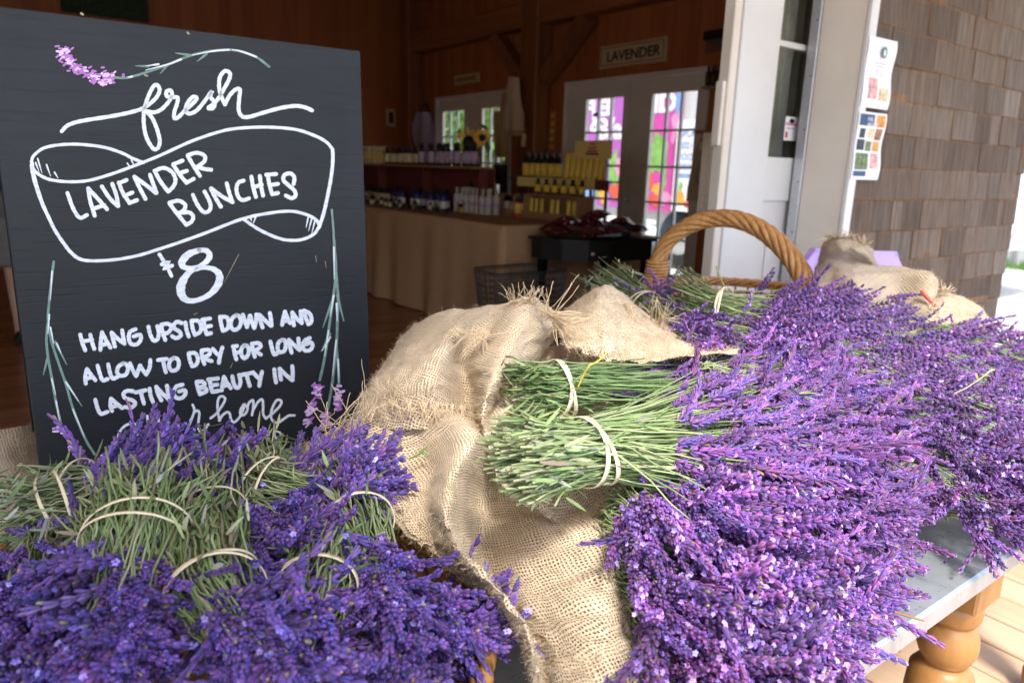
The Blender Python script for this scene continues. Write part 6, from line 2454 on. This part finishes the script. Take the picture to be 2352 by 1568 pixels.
# right wing
R2 = [[(1285, 718), (1330, 682), (1375, 658), (1420, 668), (1460, 700), (1530, 745), (1610, 775), (1685, 798)],
      [(1284, 737), (1335, 715), (1380, 698), (1425, 715), (1468, 742), (1530, 765), (1610, 788), (1688, 801)],
      [(1284, 757), (1336, 752), (1386, 746), (1428, 764), (1474, 778), (1535, 785), (1610, 800), (1690, 804)],
      [(1290, 777), (1340, 786), (1390, 796), (1428, 810), (1478, 812), (1535, 812), (1610, 812), (1692, 806)],
      [(1300, 795), (1346, 808), (1395, 828), (1428, 832), (1478, 830), (1535, 824), (1612, 818), (1694, 809)]]
b2 = np.array([1.27, 1.19, 1.12, 1.06, 1.03])
c2_ = np.array([[.0, .0, .0, .02, .03, .02, .02, .03], [0, -.02, -.03, 0, .02, .01, .01, .02], [0, -.03, -.04, -.01, .015, 0, 0, .02], [0, -.025, -.03, 0, .0, -.01, -.01, .02], [0, -.01, -.01, 0, -.005, -.01, -.005, .02]])
wing, GW = burlap('burlap_cloth', 'pointed tan burlap flap lying over the stems behind the big green bunch', R2, b2[:, None] + c2_, 10, .6, 5000, 3, group=GB)
th_ = fringe(None, [(1440, 700, 1.24), (1452, 730, 1.21), (1440, 770, 1.17)], ((.3, .9), (-.3, .9)), 40, 55, 12, .4, .014)
threads(wing, th_, seed=71)
th_ = fringe(None, [(1300, 770, 1.12), (1340, 800, 1.10), (1400, 828, 1.09)], ((.5, .6), (.3, .8)), 60, 55, 13, .7, .016)
threads(wing, th_, seed=73)
th_ = fringe(None, [(1395, 828, 1.09), (1430, 826, 1.09), (1450, 800, 1.10)], ((-.4, .8), (.1, 1)), 34, 50, 14, .5, .012)
threads(wing, th_, seed=72)
th_ = fringe(None, [(1485, 715, 1.26), (1510, 735, 1.25), (1530, 745, 1.24)], ((.2, -1), (.6, -.8)), 26, 48, 15, .4, .02)
th_ += [[pos(a, c, d) for a, c, d in ((1262, 735, 1.06), (1330, 722, 1.15), (1400, 698, 1.20), (1452, 700, 1.24))]]
threads(wing, th_, seed=7)
# lining under the two banded green bunches
LR = [[(1120, 850), (1200, 815), (1300, 800), (1420, 800), (1560, 805)], [(1110, 920), (1200, 900), (1300, 890), (1420, 890), (1560, 880)], [(1115, 1000), (1200, 1000), (1310, 1000), (1430, 990), (1560, 960)],
      [(1135, 1080), (1220, 1090), (1320, 1090), (1430, 1080), (1550, 1040)], [(1180, 1140), (1250, 1160), (1330, 1165), (1420, 1150), (1520, 1120)], [(1230, 1185), (1290, 1205), (1350, 1205), (1420, 1195), (1500, 1170)]]
LD = [[float(RMAP(u, v)) + .10 + .012 * math.sin(u * .03 + v * .02) for u, v in rw] for rw in LR]
burlap('burlap_cloth', 'shaded burlap lining showing beneath the two banded green bunches', LR, LD, 9, .3, 1200, 14, group=GB)
# tied bundle at the back, right of the arch handle
R3 = [[(1900, 548), (1925, 543), (1950, 546), (1972, 550), (1992, 562)],
      [(1892, 578), (1920, 570), (1955, 572), (1990, 582), (2003, 602)],
      [(1885, 602), (1915, 600), (1960, 602), (2000, 610), (2030, 616)],
      [(1878, 628), (1915, 622), (1962, 615), (2035, 612), (2108, 620)],
      [(1870, 655), (1910, 655), (1970, 640), (2055, 630), (2138, 632)],
      [(1866, 690), (1910, 700), (1980, 690), (2052, 684), (2140, 665)],
      [(1868, 722), (1920, 735), (1990, 735), (2062, 732), (2130, 715)],
      [(1880, 752), (1930, 765), (2000, 765), (2070, 772), (2125, 750)]]
b3 = np.array([1.80, 1.78, 1.78, 1.75, 1.70, 1.66, 1.63, 1.62])
c3 = np.array([[.05, 0, -.02, 0, .05], [.05, -.02, -.04, -.01, .05], [.05, .01, .02, .03, .06], [.05, -.01, -.03, 0, .06], [.05, .0, -.04, .02, -.02], [.05, .02, -.02, .04, .0], [.05, .0, -.03, .02, -.01], [.05, 0, -.02, 0, .02]])
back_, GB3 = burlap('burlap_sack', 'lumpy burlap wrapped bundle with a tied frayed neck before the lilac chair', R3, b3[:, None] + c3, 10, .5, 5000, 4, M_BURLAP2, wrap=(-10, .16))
threads(back_, fringe(None, [(1900, 548, 1.80), (1940, 543, 1.78), (1990, 560, 1.80)], ((-.3, -1), (.5, -.9)), 60, 16, 16, .6, .02), seed=8, rad=.0009)
b = MB()
b.tube(catmull([pos(u, v, d) for u, v, d in ((2116, 668, 1.64), (2136, 690, 1.62), (2152, 706, 1.63))], 6), .004, 6)
b.build('red_tie', plain('faded_red_ribbon', (.55, .10, .07), .7), back_, True)
R4 = [[(2128, 690), (2160, 672), (2200, 678), (2240, 698), (2268, 722), (2286, 745)],
      [(2120, 706), (2160, 690), (2200, 694), (2236, 712), (2264, 732), (2282, 752)],
      [(2112, 725), (2160, 716), (2200, 716), (2236, 726), (2262, 742), (2278, 760)],
      [(2110, 750), (2160, 745), (2200, 742), (2236, 748), (2260, 758), (2276, 772)]]
b4 = np.array([1.74, 1.68, 1.66, 1.64])
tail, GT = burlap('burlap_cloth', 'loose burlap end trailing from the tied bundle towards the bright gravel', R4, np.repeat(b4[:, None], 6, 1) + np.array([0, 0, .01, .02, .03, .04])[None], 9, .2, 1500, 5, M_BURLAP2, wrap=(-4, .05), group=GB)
threads(tail, fringe(None, [(2140, 662, 1.72), (2160, 668, 1.70), (2180, 672, 1.70)], ((.9, -.5), (.8, -.3)), 30, 22, 17, .3, .01), seed=9, rad=.0008)
# pale withered sprig by the tail
it = []
r = np.random.default_rng(31)
for k in range(26):
    a = r.uniform(-2.6, .5)
    l = r.uniform(15, 40)
    u0, v0 = 2140 + r.normal(0, 8), 718 + r.normal(0, 8)
    it.append([pos(u0, v0, 1.60), pos(u0 + math.cos(a) * l * .5, v0 + math.sin(a) * l * .3, 1.59), pos(u0 + math.cos(a) * l, v0 + math.sin(a) * l * .6, 1.60)])
t = thing('dried_sprig', 'withered grey lavender sprig beside the red tie', 'sprig', tuple(pos(2140, 718, 1.6)))
o = threads(t, it, 'stalks', 10, .0011)
# burlap behind the chalkboard at the far left
R5 = [[(-90, 1060), (-35, 1010), (35, 982), (100, 975), (170, 990)], [(-90, 1095), (-35, 1062), (38, 1045), (100, 1040), (170, 1050)], [(-90, 1140), (-35, 1125), (40, 1115), (100, 1110), (170, 1115)], [(-90, 1200), (-35, 1190), (40, 1185), (100, 1180), (170, 1185)], [(-90, 1250), (-35, 1245), (40, 1240), (100, 1240), (170, 1240)]]
b5 = np.array([1.28, 1.18, 1.06, .95, .90])
c5 = np.array([.03, .0, -.01, .04, .08])
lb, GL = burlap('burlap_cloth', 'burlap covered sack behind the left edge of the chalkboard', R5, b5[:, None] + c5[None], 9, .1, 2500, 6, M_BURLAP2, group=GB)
# ---------------------------------------------------------------- lavender bunches
GL_, GR_ = 'lavender bunches heaped before the chalkboard', 'lavender bunches heaped right of the burlap'
L, R_ = LMAP, RMAP
SP = [
    # right heap, from the back
    dict(lab='bunch with green stem ends pointing up behind the burlap flap, left of the handle', dm=R_, B=(1375, 640), K=(1480, 705), H=(1590, 765), hw=36, hl=60, n=70, rb=.036, rB=.05, lift=.06, leaves=260, lod=0, group=GR_, rough=.2),
    dict(lab='small purple tuft just right of the twisted handle base', dm=R_, B=(1500, 745), K=(1508, 715), H=(1514, 682), hw=30, hl=18, n=30, rb=.03, lift=.10, lod=0, band=False, group=GR_),
    dict(lab='bunch with splayed leafy stems and a pale band under the basket handle', dm=R_, B=(1555, 690), K=(1658, 712), H=(1850, 715), hw=42, hl=120, n=85, rb=.045, rB=.075, lift=.05, leaves=300, lod=0, group=GR_, rough=.3),
    dict(lab='bunch whose top spikes stand up against the white sliding door', dm=R_, B=(1640, 730), K=(1700, 715), H=(1775, 690), hw=40, hl=50, n=22, rb=.03, lift=.07, lod=0, band=False, group=GR_, sp=(.7, .9)),
    dict(lab='bunch in front of the lumpy burlap bundle, below its left half', dm=R_, B=(1720, 725), K=(1790, 720), H=(1950, 725), hw=36, hl=110, n=90, rb=.03, lift=.04, lod=0, band=False, group=GR_),
    dict(lab='bunch under the red tie of the burlap bundle', dm=R_, B=(1900, 770), K=(1980, 765), H=(2120, 775), hw=34, hl=110, n=80, rb=.03, lift=.03, lod=0, band=False, group=GR_),
    dict(lab='bunch at the rear right edge of the table below the loose burlap end', dm=R_, B=(2100, 775), K=(2170, 775), H=(2300, 790), hw=36, hl=120, n=90, rb=.03, lift=.02, lod=0, band=False, group=GR_),
    dict(lab='shaded bunch in the second row at the right rim of the picture', dm=R_, B=(2080, 830), K=(2150, 835), H=(2290, 860), hw=48, hl=120, n=95, rb=.032, lift=.02, lod=0, band=False, group=GR_),
    dict(lab='shaded bunch in the second row behind the bee', dm=R_, B=(1830, 790), K=(1900, 790), H=(2060, 830), hw=46, hl=140, n=100, rb=.032, lift=.03, lod=0, band=False, group=GR_),
    dict(lab='bunch between the burlap flap tip and the leafy banded bunch', dm=R_, B=(1540, 765), K=(1600, 765), H=(1760, 785), hw=40, hl=110, n=90, rb=.032, lift=.02, lod=0, band=False, group=GR_),
    dict(lab='shaded bunch carrying the honeybee', dm=R_, B=(1900, 880), K=(1970, 890), H=(2110, 920), hw=55, hl=120, n=95, rb=.034, lift=.02, lod=0, band=False, group=GR_),
    dict(lab='dark bunch at the right rim level with the honeybee', dm=R_, B=(2120, 930), K=(2190, 940), H=(2310, 965), hw=56, hl=110, n=95, rb=.034, lift=.02, lod=0, band=False, group=GR_),
    dict(lab='bunch above the bright stems at the right end of the table', dm=R_, B=(2060, 1010), K=(2120, 1020), H=(2270, 1060), hw=52, hl=120, n=95, rb=.034, lift=.02, lod=1, band=False, group=GR_),
    dict(lab='bunch lying along the right table end with long bright green stems showing', dm=R_, B=(2010, 1090), K=(2085, 1110), H=(2290, 1170), hw=50, hl=100, n=110, longs=.3, hide=.01, rb=.030, lift=.012, lod=1, band=False, group=GR_),
    dict(lab='banded bunch with dark green stems behind the big bunch, partly under the burlap flap', dm=R_, B=(1195, 888), K=(1285, 890), H=(1600, 868), hw=52, hl=170, n=105, rb=.036, rB=.040, lift=-.02, lod=1, leaves=150, group=GR_, stemtint=(.72, .85, .7)),
    dict(lab='bunch of open pale flowers right of the burlap flap tip', dm=R_, B=(1500, 900), K=(1580, 890), H=(1790, 870), hw=62, hl=150, n=105, rb=.036, lift=.02, lod=1, band=False, group=GR_),
    dict(lab='bunch filling the middle of the right heap behind the big banded bunch', dm=R_, B=(1690, 930), K=(1760, 940), H=(1950, 990), hw=66, hl=150, n=105, rb=.036, lift=.015, lod=1, band=False, group=GR_),
    dict(lab='bunch below the big banded bunch, heads pointing right', dm=R_, B=(1330, 1110), K=(1430, 1120), H=(1660, 1145), hw=62, hl=210, n=110, rb=.036, lift=.01, lod=1, band=False, group=GR_),
    dict(lab='bunch reaching from the middle of the heap to the silvery leaf sprig', dm=R_, B=(1650, 1060), K=(1740, 1075), H=(1960, 1120), hw=62, hl=150, n=105, rb=.036, lift=.01, lod=1, band=False, group=GR_),
    dict(lab='bunch whose heads end above the bare zinc, under the silvery leaf sprig', dm=R_, B=(1720, 1130), K=(1810, 1155), H=(1945, 1190), hw=48, hl=105, n=90, rb=.034, lift=.0, th=.035, lod=1, band=False, group=GR_),
    dict(lab='sunlit bunch beside the upper right edge of the long burlap fold', dm=R_, B=(1370, 1170), K=(1460, 1200), H=(1650, 1260), hw=75, hl=205, n=115, rb=.036, lift=.01, lod=1, band=False, group=GR_),
    dict(lab='sunlit bunch spreading onto the bare zinc in the middle of the table edge', dm=R_, B=(1600, 1230), K=(1700, 1255), H=(1840, 1305), hw=58, hl=150, n=105, rb=.036, lift=.0, th=.035, lod=1, band=False, group=GR_),
    dict(lab='sunlit bunch beside the burlap fold with stems crossing it, lower middle', dm=R_, B=(1380, 1300), K=(1480, 1330), H=(1665, 1395), hw=75, hl=195, n=110, rb=.036, lift=.01, lod=1, band=False, group=GR_),
    dict(lab='sunlit bunch hanging over the table edge beside the brown straw', dm=R_, B=(1620, 1370), K=(1720, 1400), H=(1800, 1425), hw=52, hl=120, n=95, rb=.034, lift=.0, th=.035, lod=1, band=False, group=GR_),
    dict(lab='lowest sunlit bunch along the burlap fold', dm=R_, B=(1380, 1430), K=(1480, 1470), H=(1620, 1520), hw=72, hl=140, n=100, rb=.034, lift=.01, lod=1, band=False, group=GR_),
    dict(lab='lowest sunlit bunch at the table edge, cut by the bottom of the picture', dm=R_, B=(1570, 1480), K=(1670, 1510), H=(1735, 1535), hw=58, hl=85, n=85, rb=.034, lift=.0, th=.035, lod=1, band=False, group=GR_),
    dict(lab='big bunch in the centre with a doubled cream rubber band round its bright green stems', dm=R_, B=(1185, 1050), K=(1352, 1036), H=(1790, 970), hw=165, hl=220, n=250, rb=.037, rB=.046, lift=.042, th=.05, lod=1, leaves=300, group=GR_, stemtint=(1.05, 1.10, 1.0), fan=.3, longs=.3),
    dict(lab='narrow row of heads hugging the right edge of the long burlap fold', dm=R_, B=(1440, 1150), K=(1468, 1190), H=(1530, 1380), hw=26, hl=215, n=120, rb=.022, lift=.012, th=.03, lod=1, band=False, group=GR_),
    # left heap, from the back
    dict(lab='bunch standing highest before the chalkboard, spikes over the word your', dm=L, B=(60, 1190), K=(170, 1130), H=(330, 1112), hw=52, hl=105, n=80, rb=.034, rB=.05, lift=.0, lod=1, blue=1, leaves=220, longs=0.0, group=GL_, rough=.25, stemtint=(1.0, 1.0, 1.0)),
    dict(lab='bunch behind the upright leafy bunch, spikes under the words in your home', dm=L, B=(300, 1120), K=(380, 1120), H=(480, 1100), hw=38, hl=50, n=46, rb=.028, longs=0.0, lift=.0, lod=1, blue=1, band=False, group=GL_),
    dict(lab='bunch at the far left with a band, grey leaves and stems pointing left', dm=L, B=(0, 1215), K=(130, 1160), H=(270, 1095), hw=40, hl=70, n=60, rb=.034, rB=.06, lift=.02, lod=1, blue=1, leaves=240, group=GL_, rough=.3, stemtint=(1.05, 1.0, 1.05)),
    dict(lab='banded bunch with upright leafy tuft under the painted letters ED', dm=L, B=(587, 1062), K=(612, 1118), H=(760, 1115), hw=50, hl=90, n=75, rb=.034, rB=.045, lift=.02, lod=1, blue=1, leaves=220, group=GL_, rough=.25, stemtint=(1.15, 1.1, 1.1)),
    dict(lab='bunch with heads against the left tip of the burlap drape', dm=L, B=(640, 1150), K=(690, 1150), H=(735, 1140), hw=36, hl=50, n=40, rb=.028, lift=.02, lod=1, blue=1, band=False, group=GL_),
    dict(lab='green banded bunch lying along the left side of the burlap drape', dm=L, B=(783, 1105), K=(822, 1195), H=(878, 1335), hw=50, hl=85, n=85, rb=.034, rB=.04, lift=.02, lod=1, blue=1, leaves=150, group=GL_, stemtint=(1.1, 1.1, 1.1)),
    dict(lab='bunch in mid left heap whose heads point right, above the low banded bunch', dm=L, B=(440, 1170), K=(520, 1180), H=(650, 1205), hw=62, hl=95, n=95, rb=.034, lift=.035, lod=1, blue=1, band=False, group=GL_),
    dict(lab='bunch at the left rim with heads hanging down left', dm=L, B=(210, 1150), K=(160, 1210), H=(70, 1350), hw=72, hl=110, n=95, rb=.034, lift=.015, lod=1, blue=1, band=False, group=GL_),
    dict(lab='lower bunch under the heads at the left rim', dm=L, B=(170, 1350), K=(130, 1420), H=(70, 1540), hw=80, hl=70, n=60, rb=.03, lift=.0, lod=1, blue=1, band=False, group=GL_),
    dict(lab='dark bunch tucked under the burlap fold beside the wicker rim', dm=L, B=(830, 1390), K=(900, 1400), H=(985, 1430), hw=56, hl=75, n=130, rb=.03, lift=-.012, lod=1, blue=1, band=False, group=GL_, tint=.85),
    dict(lab='bunch at the bottom between the low banded bunch and the wicker rim', dm=L, B=(760, 1430), K=(810, 1460), H=(905, 1540), hw=56, hl=80, n=70, rb=.03, lift=.0, lod=1, blue=1, band=False, group=GL_),
    dict(lab='green stemmed bunch with two crossed bands right of the low banded bunch', dm=L, B=(745, 1270), K=(728, 1345), H=(695, 1460), hw=75, hl=80, n=75, rb=.032, rB=.036, lift=.03, lod=1, blue=1, leaves=140, group=GL_, stemtint=(.95, .95, .9)),
    dict(lab='low banded bunch in front, its tuft just right of the fat leafy bunch', dm=L, B=(480, 1250), K=(492, 1352), H=(590, 1470), hw=82, hl=105, n=130, rb=.036, rB=.042, lift=.035, lod=1, blue=1, leaves=220, group=GL_, stemtint=(1.05, 1.05, 1.0)),
    dict(lab='leafy banded tuft just right of the fat leafy bunch', dm=L, B=(455, 1095), K=(478, 1195), H=(540, 1290), hw=60, hl=40, n=80, rb=.036, rB=.05, lift=.02, lod=1, blue=1, band=True, band2=False, leaves=240, group=GL_, rough=.2, stemtint=(1.1, 1.05, 1.05)),
    dict(lab='fat upright leafy bunch in front, banded, heads spilling down to the bottom left', dm=L, B=(345, 1162), K=(316, 1242), H=(270, 1400), hw=98, hl=150, n=260, rb=.043, rB=.058, lift=.045, th=.05, lod=1, blue=1, leaves=420, group=GL_, rough=.2, stemtint=(1.1, 1.1, 1.05)),
]
_rt = np.random.default_rng(12)
for i, s in enumerate(SP):
    s['tint'] = (1.0 if s.get('blue') else 1.08) * s.get('tint', 1.0) * _rt.uniform(.82, 1.2)
    if s.get('blue'):
        s['longs'] = s.get('longs', .10)
        s['dome'] = .05
        s['tint'] = 1.28 * s.get('tint', 1.0)
    bunch(seed=i, **s)

# ---------------------------------------------------------------- loose bits on the heaps
t = thing('loose_stem', 'bent yellow stem sticking out of the stems behind the big bunch', 'stem', tuple(pos(1330, 880, .87)))
b = MB()
b.tube(catmull([pos(u, v, d) for u, v, d in ((1326, 893, .87), (1340, 862, .86), (1354, 838, .85))], 5), .0011, 6)
b.tube(catmull([pos(u, v, d) for u, v, d in ((1354, 838, .85), (1372, 830, .86), (1392, 812, .88))], 5), .0011, 6)
b.build('stalk', plain('yellow_stalk', (.62, .50, .06), .5), t, True)
t = thing('brown_straw', 'thin brown straw lying across the zinc table edge', 'straw', tuple(pos(2050, 1400, .83)))
b = MB()
b.tube(catmull([pos(u, v, d) for u, v, d in ((1985, 1383, .765), (2050, 1403, .79), (2122, 1425, .815))], 6), [.0013] * 12 + [.0008], 6)
b.build('stalk', plain('dry_brown_stalk', (.25, .12, .05), .6), t, True)


def sprig(lab, pts, r_, c, n=7, L=.03, seed=0):
    r = np.random.default_rng(seed)
    P = catmull([pos(u, v, d) for u, v, d in pts], 8)
    t = thing('leaf_sprig', lab, 'sprig', tuple(P[0]))
    b = MB()
    b.tube(P, r_, 5)
    b.build('stalk', plain('sprig_green_%d' % seed, c, .6), t, True)
    b = MB()
    for k in range(n):
        p = P[r.integers(len(P) // 3, len(P))]
        d = nrmz(nrmz(P[-1] - P[0]) + r.normal(0, .6, 3) + np.array([0, 0, .3]))
        s = nrmz(np.cross(d, CAM - p)) * .0016
        l = L * r.uniform(.6, 1.1)
        u = np.array([0, 0, 1]) * l * .15
        b.add([p - s * .4, p + s * .4, p + d * l * .5 + s + u, p + d * l * .5 - s + u, p + d * l], [(0, 1, 2, 3), (3, 2, 4)])
    b.build('leaf', plain('sprig_leaf_%d' % seed, c, .6), t, True)


sprig('silvery leaf sprig lying on the purple heads above the bare zinc', [(1985, 1072, 1.0), (2030, 1078, 1.0), (2085, 1076, 1.01)], .0012, (.42, .47, .28), 9, .035, 1)
sprig('tiny green leaf sprig lying on the burlap drape', [(940, 1053, .885), (960, 1045, .885), (972, 1036, .885)], .001, (.13, .24, .06), 4, .012, 2)
sprig('thin green stalk standing up from the leafy banded bunch under the handle', [(1693, 712, 1.42), (1660, 650, 1.46), (1645, 612, 1.48)], .0014, (.24, .30, .10), 0 + 1, .01, 3)
sprig('pale stalk lying across the dark heads right of the honeybee', [(2190, 905, 1.16), (2220, 890, 1.17), (2262, 862, 1.2)], .0011, (.34, .27, .16), 2, .02, 4)
sprig('pair of green stalks crossing at the right rim of the heap', [(2240, 790, 1.48), (2290, 806, 1.46), (2345, 826, 1.43)], .0018, (.16, .27, .08), 5, .05, 5)

# ---------------------------------------------------------------- honeybee
bp = pos(2094, 874, 1.205)
t = thing('honeybee', 'small brown honeybee resting on the shaded lavender heads', 'bee', tuple(bp))
ax = nrmz(np.array([RR * .25 + DD * .9 - FF * .3])[0])
sx = nrmz(np.cross(ax, CAM - bp))
upb = np.cross(sx, ax)
if np.dot(upb, CAM - bp) < 0:
    upb = -upb
prof = [(-.0075, .0003), (-.0068, .0016), (-.0056, .0019), (-.0046, .0009), (-.0040, .0020), (-.0022, .0026), (-.0006, .0018), (0, .0010), (.0008, .0021), (.0026, .0028), (.0048, .0026), (.0068, .0016), (.0080, .0003)]
cs = [(.03, .02, .012)] * 3 + [(.20, .12, .05)] * 4 + [(.08, .04, .02), (.42, .20, .05), (.06, .03, .015), (.40, .19, .05), (.05, .025, .012), (.03, .02, .01)]
V, C = [], []
for (z, rr), c in zip(prof, cs):
    for k in range(10):
        a = k * .6283
        V.append(bp + ax * z + rr * (math.cos(a) * sx + math.sin(a) * upb))
        C.append(c)
F = [(i * 10 + j, i * 10 + (j + 1) % 10, (i + 1) * 10 + (j + 1) % 10, (i + 1) * 10 + j) for i in range(12) for j in range(10)]
npmesh('body', np.array(V), [np.array(F)], M_FIBRE, t, True, np.array(C))
M_WING = plain('bee_wing', (.55, .48, .40), .3)
for s in (-1, 1):
    b = MB()
    o = bp - ax * .002 + upb * .0024
    d = nrmz(sx * s * .8 + ax * .6 + upb * .25)
    e = np.cross(d, upb)
    b.add([o, o + d * .004 + e * .0014, o + d * .0085 + e * .0008, o + d * .0085 - e * .001, o + d * .004 - e * .0014], [(0, 1, 2, 3, 4)])
    b.build('wing', M_WING, t)
    for k in (-.003, -.0015, .0002):
        b = MB()
        o = bp + ax * k - upb * .0012 + sx * s * .0015
        b.tube([o, o + sx * s * .0028 + upb * .0006, o + sx * s * .0045 - upb * .0024], .00028, 4)
        b.build('leg', M_DARK, t)
# ---------------------------------------------------------------- fallen buds on the zinc and the deck
r = np.random.default_rng(77)
VV, CC, A3, A4, n = [], [], [], [], 0
for k in range(150):
    if k < 80:
        q = np.array([r.uniform(.75, 1.5), r.uniform(.325, .55), .7512])
    else:
        q = np.array([r.uniform(1.2, 2.6), r.uniform(.1, 1.2), .0022])
    a = r.uniform(0, 6.28)
    V, C, F3, F4 = bud(r, q, np.array([math.cos(a), math.sin(a), .02]), r.uniform(.004, .009), .003, 5, 3, PURPLE[r.integers(6)], PURPLE[r.integers(6)] if r.random() < .7 else np.array([.25, .17, .1]))
    VV += V
    CC += C
    A3 += [tuple(i + n for i in f_) for f_ in F3]
    A4 += [tuple(i + n for i in f_) for f_ in F4]
    n += len(V)
o = npmesh('fallen_buds', np.array(VV), [np.array(A3), np.array(A4)], M_FLOWER, None, True, np.array(CC))
tag(o, 'tiny purple buds fallen on the zinc table edge and the deck', 'fallen buds', None, 'stuff')
# ---------------------------------------------------------------- a shopper standing inside, almost wholly behind the chalkboard
M_SKIN = plain('skin', (.45, .26, .18), .55, 0, .06, 20)
M_SHORT = plain('grey_shorts', (.16, .155, .15), .9, 0, .1, 40)
M_SHIRT = plain('dark_blue_shirt', (.03, .04, .07), .9, 0, .1, 40)
M_SHOE = plain('black_shoe', (.012, .012, .014), .5)
px_, py_ = 0.0, 5.75
t = thing('person', 'person in grey shorts and dark shoes standing inside, mostly behind the chalkboard', 'person', (px_, py_, 0.008))


def skin_mesh(name, verts, edges, radii, mat, root, parent):
    me = bpy.data.meshes.new(name)
    me.from_pydata([tuple(v) for v in verts], edges, [])
    o = bpy.data.objects.new(name, me)
    col.objects.link(o)
    o.modifiers.new('skin', 'SKIN')
    s = o.modifiers.new('sub', 'SUBSURF')
    s.levels = s.render_levels = 2
    me.skin_vertices.new() if not me.skin_vertices else None
    for i, r_ in enumerate(radii):
        sv = me.skin_vertices[0].data[i]
        sv.radius = (r_, r_)
        sv.use_root = i == root
    me.materials.append(mat)
    o.parent = parent
    dg = bpy.context.evaluated_depsgraph_get()
    m2 = bpy.data.meshes.new_from_object(o.evaluated_get(dg))
    o.modifiers.clear()
    o.data = m2
    for p in m2.polygons:
        p.use_smooth = True
    return o


# joints relative to the feet, facing +y (into the shop)
J = [(0, 0, .95), (0, .01, 1.15), (0, 0, 1.36), (0, .01, 1.46), (0, .03, 1.58), (0, .045, 1.67), (0, .035, 1.74),
     (.095, 0, .88), (.10, .015, .50), (.10, -.01, .10), (.10, .01, .055), (.10, .13, .035),
     (-.095, 0, .88), (-.11, .02, .50), (-.12, -.01, .10), (-.12, .01, .055), (-.13, .13, .035),
     (.17, 0, 1.38), (.22, -.02, 1.12), (.21, .06, .90), (.21, .09, .83), (-.17, 0, 1.38), (-.22, -.02, 1.12), (-.21, .06, .90), (-.21, .09, .83)]
E_ = [(0, 1), (1, 2), (2, 3), (3, 4), (4, 5), (5, 6), (0, 7), (7, 8), (8, 9), (9, 10), (10, 11), (0, 12), (12, 13), (13, 14), (14, 15), (15, 16), (2, 17), (17, 18), (18, 19), (19, 20), (2, 21), (21, 22), (22, 23), (23, 24)]
RD = [.13, .125, .14, .055, .075, .095, .06, .085, .055, .036, .04, .028, .085, .055, .036, .04, .028, .055, .042, .03, .028, .055, .042, .03, .028]
for hi_, sx_ in ((20, 1), (24, -1)):
    hx_, hy_, hz_ = J[hi_]
    RD[hi_] = .03
    for k_, (dy_, ln_) in enumerate(((-.030, .072), (-.010, .082), (.010, .078), (.028, .062))):
        i0 = len(J)
        J.append((hx_ - sx_ * .006, hy_ + dy_, hz_ - .045))
        J.append((hx_ - sx_ * .016, hy_ + dy_ * 1.1 + .008, hz_ - .045 - ln_ * .5))
        J.append((hx_ - sx_ * .034, hy_ + dy_ * 1.1 + .012, hz_ - .045 - ln_ * .95))
        E_ += [(hi_, i0), (i0, i0 + 1), (i0 + 1, i0 + 2)]
        RD += [.010, .0088, .0075]
    i0 = len(J)
    J.append((hx_ - sx_ * .02, hy_ + .045, hz_ + .0))
    J.append((hx_ - sx_ * .026, hy_ + .066, hz_ - .035))
    E_ += [(hi_, i0), (i0, i0 + 1)]
    RD += [.011, .009]
for q_, r_ in (((0, .155, 1.655), .014), ((.088, .035, 1.67), .016), ((-.088, .035, 1.67), .016)):
    E_.append((5, len(J)))
    J.append(q_)
    RD.append(r_)
skin_mesh('body', J, E_, RD, M_SKIN, 0, t)
b = MB()
for (x0, x1) in ((.095, .10), (-.095, -.11)):
    b.lathe([(.092, .52), (.10, .54), (.108, .80), (.10, .90)], (px_ + (x0 + x1) / 2, py_ + .005, .008), 18)
b.lathe([(.17, .84), (.175, .9), (.16, 1.0)], (px_, py_, .008), 20, sy=.78)
b.build('shorts', M_SHORT, t, True)
b = MB()
b.lathe([(.17, .96), (.165, 1.1), (.19, 1.3), (.185, 1.38), (.12, 1.45), (.07, 1.47)], (px_, py_, .008), 22, sy=.72)
for s in (-1, 1):
    b.tube([(px_ + s * .15, py_, 1.39), (px_ + s * .20, py_ - .01, 1.28), (px_ + s * .225, py_ - .02, 1.16)], [.075, .07, .066], 12)
b.build('shirt', M_SHIRT, t, True)
for x in (.10, -.125):
    b = MB()
    G = []
    for k, (y, w, h) in enumerate(((-.09, .022, .05), (-.075, .036, .075), (-.02, .040, .085), (.06, .044, .062), (.13, .044, .048), (.17, .03, .036), (.182, .01, .02))):
        G.append([(px_ + x + w * c_, py_ + y, .0085 + max(0, h * s_)) for c_, s_ in ((-1, 0), (-1, .45), (-.65, .9), (0, 1.0), (.65, .9), (1, .45), (1, 0))])
    b.grid(G)
    b.build('shoe', M_SHOE, t, True)
b = MB()
b.lathe([(.098, 1.62), (.103, 1.68), (.09, 1.75), (.05, 1.79), (0, 1.80)], (px_, py_ + .02, .008), 16)
b.build('hair', plain('brown_hair', (.06, .035, .02), .7), t, True)
